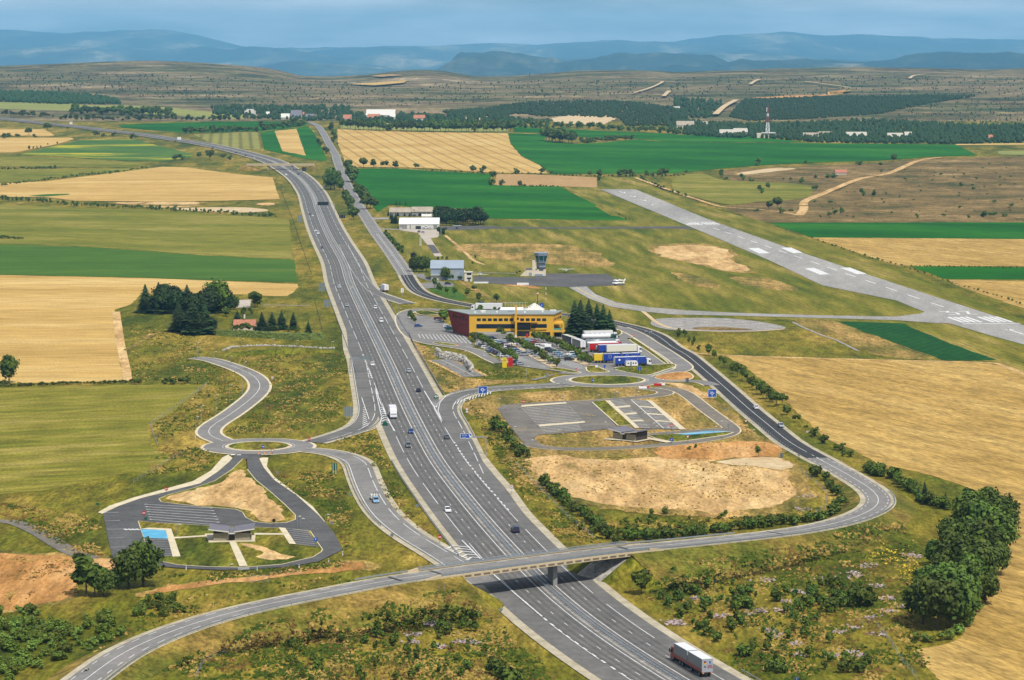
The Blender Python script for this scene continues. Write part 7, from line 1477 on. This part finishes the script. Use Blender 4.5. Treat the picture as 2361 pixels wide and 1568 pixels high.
gantry('P7', -10, 250, 60, -20, -12, 60, 70, 'sign_back', 'pale verge sign post beside the left guard rail') if False else None
# big panels beside the carriageway
def board(c, x, y, yt, x0, x1, yb, m, label, legs=2, split=False):
    p = G(c,x,y); k = K[c][2]/PPM(p); o = empty('sign_board', p); tag(o, label, 'sign'); W_, h, zb = (x1-x0)*k, (y-yt)*k, (y-yb)*k
    for i in range(legs): dx = 0 if legs == 1 else (-.25+.5*i)*W_; MB().box((dx+((x0+x1)/2-x)*k,-.1,0),(.16,.14,h*.98)).build('post','steel' if m != 'sign_green' else 'off_white',o)
    MB().box((((x0+x1)/2-x)*k,0,zb),(W_,.1,h-zb) if not split else (W_,.1,(h-zb)*.42)).build('panel',m,o)
    if split: MB().box((((x0+x1)/2-x)*k,0,zb+(h-zb)*.48),(W_,.1,(h-zb)*.52)).build('panel',m,o)
board('c4', 2175, 968, 898, 2150, 2193, 950, 'sign_back', 'upper pair of pale sign backs beside the motorway', 1, True); board('c4', 2215, 1070, 1008, 2184, 2230, 1058, 'sign_back', 'lower pair of pale sign backs beside the motorway', 1, True); board('c4', 2022, 492, 440, 2006, 2038, 484, 'sign_back', 'pale sign back beside the meadow corner', 1, True)
board('c8', 75, 808, 718, 46, 104, 785, 'sign_back', 'large dark green sign back beside the exit ramp'); board('c7', 2255, 1175, 1098, 2238, 2275, 1150, 'sign_green', 'green sign board beside the entry ramp'); board('c4', 2198, 272, 236, 2187, 2210, 255, 'sign_back', 'small pale sign back on the far bend', 1); board('c4', 2308, 468, 438, 2288, 2328, 460, 'shade_and_black', 'dark brown tourist board beside the far bend'); board('c4', 2050, 148, 115, 2036, 2064, 145, 'shade_and_black', 'dark brown tourist board below the far bridge')
board('c5', 437, 985, 932, 428, 446, 962, 'white', 'blue and white service symbols board on the slip road', 1); board('c1', 1208, 950, 925, 1197, 1222, 942, 'white', 'small white sign at the far bend', 1); board('c1', 478, 845, 822, 470, 488, 838, 'white', 'small white sign beside the distant motorway', 1); board('c9', 915, 898, 884, 892, 938, 895, 'off_white', 'small place-name board beside the roadside shrubs'); board('P2', 1735, 1390, 1250, 1705, 1762, 1305, 'sign_blue', 'pair of blue direction plates on the roundabout island', 1)
board('c8', 1413, 545, 492, 1404, 1424, 518, 'sign_back', 'grey-green sign back before the large roundabout', 1); board('c9', 88, 562, 525, 78, 100, 560, 'steel_dark', 'dark gate panel beside the main road'); board('c9', 726, 1068, 1032, 715, 738, 1062, 'steel_dark', 'dark gate panel beside the red earth')
board('c12', 826, 1490, 1448, 815, 838, 1470, 'sign_blue', 'small blue sign on the right verge in the foreground', 1); board('c10', 2255, 120, 2, 2238, 2272, 55, 'sign_back', 'dark green sign back above the small car park', 1) if False else None
# green nose markers at the exit divides
def nose(c, x, y, w_, label):
    p = G(c,x,y); k = K[c][2]/PPM(p); o = empty('exit_marker', Vector((p.x,p.y,.35))); tag(o, label, 'road marker'); W_ = w_*k; pts = [(W_/2*math.cos(math.pi*i/8), 1.5*math.sin(math.pi*i/8)) for i in range(9)]
    MB().loft([[(a, -.25, b) for a, b in pts], [(a, .25, b) for a, b in pts]]).build('shell','sign_green',o); return o
o = nose('c8', 321, 852, 38, 'dark green rounded marker at the nose of the left exit'); o = nose('c8', 666, 668, 34, 'dark green rounded marker with white chevrons at the right exit')
for s_ in (-1, 1): MB().poly([(s_*.15,-.27,.2),(s_*.15,-.27,1.25),(s_*.75,-.27,.7)]).build('chevron','white',o)
# road train of barriers, cones, delineators
for c, x, y, m, lab in (('c8',2072,598,'red','red plastic barrier block beside the large roundabout'),('c8',2060,602,'white','white plastic barrier block beside the red one'),('c8',2160,582,'red','red barrier block at the rest area entrance'),('c8',2182,580,'white','white barrier block at the rest area entrance')):
    p = G(c,x,y); o = MB().box((0,0,0),(3.2,.6,.4)).box((0,0,.4),(3.2,.3,.5)).build('traffic_barrier', m, None, Vector((p.x,p.y,.3)), .1); tag(o, lab, 'barrier')
for x in (1745, 1785, 1822):
    p = G('c7', x, 1046); o = empty('traffic_cone', Vector((p.x,p.y,.35))); tag(o, 'orange traffic cone across the closed car park entrance', 'traffic cone', 'traffic cones'); MB().cyl((0,0,.05),.26,(0,0,.8),.05,n=10).build('cone','lamp_orange',o); MB().box((0,0,0),(.5,.5,.05)).build('base','black',o)
for c, pts in (('c10',[(776,668),(1256,725),(1735,735),(2018,718),(2217,678),(2312,628)]),('c7',[(1318,932)])):
    for x, y in pts:
        p = G(c,x,y); o = empty('delineator_post', p); tag(o, 'white delineator post at the edge of the small car park road', 'post', 'delineator posts'); MB().box((0,0,0),(.2,.14,1.15)).build('post','white',o); MB().box((0,-.08,.85),(.2,.02,.14)).build('band','black',o)
# ------------------------------------------------------------------ lamps, masts, poles
def lamp(c, x, y, yt, label, group, double=False):
    p = spot(c,x,y); h = (y-yt)*K[c][2]/PPM(p)/.985; o = empty('street_lamp', p); tag(o, label, 'street lamp', group); MB().cyl((0,0,-.1),.11,(0,0,h),.06,n=6).build('pole','steel',o)
    for s_ in ((-1, 1) if double else (1,)): a = MB().cyl((0,0,h),.04,(s_*.7,0,h+.1),n=5).build('arm','steel',o); MB().box((s_*.8,0,h),(.7,.3,.16)).build('lamp_head','off_white',o)
lab, g = 'grey street lamp on the bank of the access road to the underpass', 'lamps of the access road'
for x, y, yt in ((1322,880,790),(1357,840,714),(1457,770,642),(1550,690,576),(1635,640,518),(1333,385,288),(1340,380,318),(1446,405,350),(1552,440,380),(1648,465,418),(1670,500,466),(1630,300,262),(1835,300,262),(2000,310,275),(2235,322,282)): lamp('c7',x,y,yt,lab,g)
lab, g = 'tall lamp post of the service area', 'lamps of the service area'
for c, x, y, yt in (('P1',630,890,500),('P1',405,660,370),('P1',170,1020,925),('P1',415,1060,985),('P1',742,1120,1055),('P1',1508,1470,1245),('P1',1908,1310,1110),('P2',935,690,440),('P2',375,760,635),('P2',1700,1250,990),('P2',1908,990,640),('P2',1822,700,630),('P2',2280,1330,1240),('c8',410,115,28),('c8',418,130,60),('c8',632,350,320)): lamp(c,x,y,yt,lab,g, c == 'P2' and x == 935)
lab, g = 'dark lamp post of the rest area', 'lamps of the rest areas'
for c, x, y, yt in (('c10',1196,495,418),('c10',2005,440,365),('c10',2028,440,380),('c10',2197,410,352),('c10',1545,725,688),('P8',267,210,155),('P8',402,190,132),('P8',425,190,142),('P8',543,160,102),('P8',572,175,130),('P8',397,355,298),('P8',618,355,296),('P8',690,420,372),('P8',714,445,395),('P8',316,425,365),('P8',800,460,405),('P8',862,460,400),('P8',1168,458,398),('P8',1212,415,358),('c8',1080,715,668),('c8',1520,700,648),('c8',1300,985,945),('c8',1185,890,855),('c9',523,918,878)): lamp(c,x,y,yt,lab,g)
T = Site('P3', 2100, 985); o = empty('marker_pole', T.p); tag(o, 'red and white striped pole on the airfield grass', 'pole')
for i in range(5): MB().cyl((0,0,T.z(985-40*i)),.16,(0,0,T.z(945-40*i)),n=6).build('band', 'white' if i % 2 == 0 else 'sign_red', o)
T = Site('P3', 1968, 1060); o = empty('radar_mast', T.p); tag(o, 'braced mast with a red and white head behind the pavilion', 'mast'); MB().cyl((0,0,0),.22,(0,0,T.z(905)),n=6).build('pole','steel_dark',o); MB().cyl((-1.6,0,0),.07,(0,0,T.z(960)),n=5).build('brace','off_white',o); MB().cyl((0,0,T.z(905)),.5,(0,0,T.z(850)),.3,n=8).build('head','sign_red',o); MB().cyl((0,0,T.z(890)),.52,(0,0,T.z(872)),.46,n=8).build('band','white',o)
for i in range(2):
    T = Site('P4', 850+20*i, 960); o = MB().cyl((0,0,0),.16,(0,0,T.z(790)),n=6).build('flag_pole','white',None,T.p); tag(o, 'tall white flag pole on the slope below the white hangar', 'flag pole', 'flag poles')
T = Site('P4', 1247, 770); o = MB().cyl((0,0,0),.12,(0,0,T.z(630)),n=6).build('wind_pole','off_white',None,T.p); tag(o, 'thin pale pole beside the hangar yard bushes', 'pole')
# airfield edge walls and blocks
for x0, x1, y0, y1, lab in ((965,1195,722,692,'low white wall along the apron edge'),(1645,1830,752,705,'white concrete block wall by the red earth')): T = Site('P3',(x0+x1)/2,y0); o = MB().box((0,0,0),(T.x(x1)-T.x(x0),.6,T.z(y1)*.8)).build('low_wall','white',None,T.p); tag(o, lab, 'wall')
# ------------------------------------------------------------------ stone banks
def stones(parent_label, c, pts, rows, size, h, name='rock_wall'):
    ln_ = resample(GL(c, pts), size*.85); o = empty(name, ln_[0]); tag(o, parent_label, 'stone wall'); r = random.Random(len(pts)); base = []
    for k in range(5):
        mb = MB(); rg = []
        for z_, s_ in ((0,.8),(.35,1),(.75,.85),(1,.4)): rg.append([(s_*.5*math.cos(6.283*i/6+.3)*r.uniform(.8,1.15), s_*.5*math.sin(6.283*i/6+.3)*r.uniform(.8,1.15), z_*.75+r.uniform(-.05,.05)) for i in range(6)])
        base.append(mb.loft(rg).mesh('stone'))
    for j in range(rows):
        for i, p in enumerate(ln_):
            q_ = link('stone', base[r.randrange(5)], 'stone_slope', o, Vector((p.x,p.y,0))-ln_[0]+Vector((r.uniform(-.3,.3)*size, j*size*.55+r.uniform(-.3,.3), h*j/max(1,rows)-.1)), r.random()*6); s_ = size*r.uniform(.8,1.35); q_.scale = (s_*1.2, s_, s_)
    return o
stones('wall of pale boulders above the sunken access road', 'c8', [(665,372),(700,395),(780,408),(850,425),(885,460),(905,490)], 4, 1.5, 2.6); stones('line of pale boulders along the mound by the hedge', 'c7', [(1500,345),(1560,322),(1700,312),(1830,310),(1960,316),(2080,322),(2180,330),(2255,330)], 1, 1.0, .6)
# mound that hides the road to the underpass
def mound(c, pts, h, m, wid):
    ln_ = resample(GL(c, pts), 4); mb = MB(); n = len(ln_); prof = [(-1,0),(-.6,.45),(-.25,.9),(0,1),(.25,.9),(.6,.45),(1,0)]
    for i, p in enumerate(ln_):
        e_ = sm(min(i, n-1-i)/(n*.22)); a, b = ln_[max(0,i-1)], ln_[min(n-1,i+1)]; t_ = (b-a).normalized(); nn = Vector((t_.y,-t_.x,0))
        for u, z_ in prof: mb.v.append(tuple(p + nn*u*wid + Vector((0,0,z_*h*e_+(.02 if z_ else -.05)+.25*noise.noise((p.x*.2,u*2,1))*(1 if z_ else 0)))))
    for i in range(n-1):
        for j in range(6): a = i*7+j; mb.f.append((a, a+1, a+8, a+7))
    o = mb.build('mound', m, smooth=True); tag(o, kind='structure')
mound('c7', [(1440,380),(1600,372),(1800,358),(2000,352),(2280,345)], 1.6, 'verge_grass', 7)
# ------------------------------------------------------------------ fences
def fence(c, pts, label, h=1.4, step=5.0, m='steel'):
    ln_ = [spot(c, x, y) for x, y in pts]; ln_ = resample(ln_, step); o = empty('fence', ln_[0]); tag(o, label, 'fence'); of = Vector(ln_[0]); post = MB().box((0,0,-.1),(.1,.1,h+.1)).mesh('post')
    for p in ln_[:120]: link('post', post, m, o, p-of)
    wr_ = MB()
    for z_ in (.4, .8, h-.05): strip([p-of+Vector((0,0,z_)) for p in ln_], -.015, .015, mb=wr_); k = len(wr_.v)
    for a, b in zip(ln_, ln_[1:]):
        for z_ in (.35, .75, h-.08): wr_.poly([a-of+Vector((0,0,z_)), b-of+Vector((0,0,z_)), b-of+Vector((0,0,z_+.015)), a-of+Vector((0,0,z_+.015))])
    wr_.build('wire', m, o); return o
fence('c7', [(1395,575),(1280,660),(1210,710),(1080,800),(1015,845),(1040,930),(1065,985)], 'wire fence around the corner of the striped meadow'); fence('c7', [(1225,1045),(1120,1105),(1010,1170),(900,1240)], 'wire fence climbing past the rough grass below the meadow'); fence('c11', [(0,1050),(300,960),(560,905),(720,850)], 'wire fence on the bank below the overpass approach'); fence('c11', [(1210,20),(1300,120),(1420,240),(1560,380),(1720,510)], 'wire fence along the hedge beside the motorway'); fence('c12', [(1640,1467),(1540,1350),(1440,1190),(1390,1120),(1275,1090)], 'wire fence between the flowering bank and the ripe field')
fence('c12', [(850,60),(930,120),(1000,180),(1035,220),(1020,310),(960,350)], 'wire fence inside the green belt of the road curve'); fence('c10', [(1320,1467),(1380,1340),(1460,1320),(1640,1240),(1790,1180),(1950,1130),(2100,1080),(2320,1010)], 'thin wire fence across the grass below the overpass approach'); fence('c8', [(480,235),(520,330),(600,470),(680,600),(715,640)], 'dark mesh fence on the bank below the ring road', 1.8, 4, 'dark_metal'); fence('c9', [(330,670),(480,790),(620,900),(700,970),(800,1040)], 'mesh fence beside the dark main road', 1.6, 4)
fence('P2', [(1310,540),(1500,600),(1700,660),(1850,730),(2000,820),(2200,950),(2352,1050)], 'mesh fence between the lorry road and the main road', 1.6, 4); fence('c4', [(2100,840),(2030,640),(1985,500),(1950,410),(1890,260),(1845,190)], 'dark wire fence along the top of the left motorway bank', 1.3, 9, 'dark_metal'); fence('c7', [(2190,270),(2120,0)], 'dark wire fence beside the end of the hedge', 1.3, 9, 'dark_metal')
p = G('c10', 1740, 805); o = empty('gate', p); tag(o, 'wide wire mesh gate on the red earth track', 'gate'); MB().box((0,0,1.5),(5.2,.08,.08)).box((0,0,.15),(5.2,.08,.08)).box((-2.6,0,0),(.12,.12,1.6)).box((2.6,0,0),(.12,.12,1.6)).box((0,0,.15),(.08,.08,1.4)).build('frame','steel',o); MB().box((0,0,.2),(5.0,.01,1.25)).build('mesh_infill','sign_back',o) if False else None
# ------------------------------------------------------------------ painted noses
mk = MB()
def chev(c, tip0, tip1, wl0, wl1, wr0, wr1, n, w_=.5):
    T0, T1, L0, L1, R0, R1 = (G(c,*p_) for p_ in (tip0, tip1, wl0, wl1, wr0, wr1))
    for i in range(n):
        t_ = i/(n-1); m_, a, b = T0.lerp(T1,t_), L0.lerp(L1,t_), R0.lerp(R1,t_); solid([a, m_], 0, w_, 10, mk); solid([m_, b], 0, w_, 10.3, mk)
chev('c8', (300,728), (325,828), (292,735), (300,842), (306,735), (356,838), 8); chev('c8', (655,690), (662,722), (630,690), (652,732), (690,688), (672,730), 5)
chev('c11', (780,570), (905,648), (745,590), (870,668), (895,582), (955,652), 5, .7)
def stripes(c, a0, a1, b0, b1, n, w_=.5):
    A0, A1, B0, B1 = (G(c,*p_) for p_ in (a0, a1, b0, b1))
    for i in range(n): t_ = i/(n-1); solid([A0.lerp(A1,t_), B0.lerp(B1,t_)], 0, w_, 10, mk)
stripes('c8', (172,735), (168,868), (182,732), (205,850), 11); stripes('c8', (785,712), (1030,640), (800,690), (1035,622), 13, .4)
for c, pts, w_ in (('c8',[(250,585),(290,700),(355,840),(388,893)],.4),('c8',[(250,585),(280,720),(298,800),(285,850),(240,880),(150,905)],.3),('c8',[(585,620),(640,710),(712,835)],.4),('c8',[(712,835),(678,755),(690,700),(730,655),(800,625)],.3),('c11',[(840,535),(965,660)],.4),('c11',[(720,585),(900,672)],.35),('c11',[(1050,762),(1180,880),(1380,1050)],.4),('c8',[(163,665),(190,745),(212,810)],.3)):
    solid(resample(GL(c,pts),3), 0, w_, 10.6, mk)
mk.build('gore_marking', 'paint', motorway)
SL = line([('c5', [(40,640),(90,745),(150,845),(205,915),(260,965),(340,995),(430,1025),(480,1040)])]); r = road('slip_road', SL, 3.6, 'asphalt', 7, 1.6); marks(r, ('s', SL, 3.2, .2, 9), ('s', SL, -3.2, .2, 9))
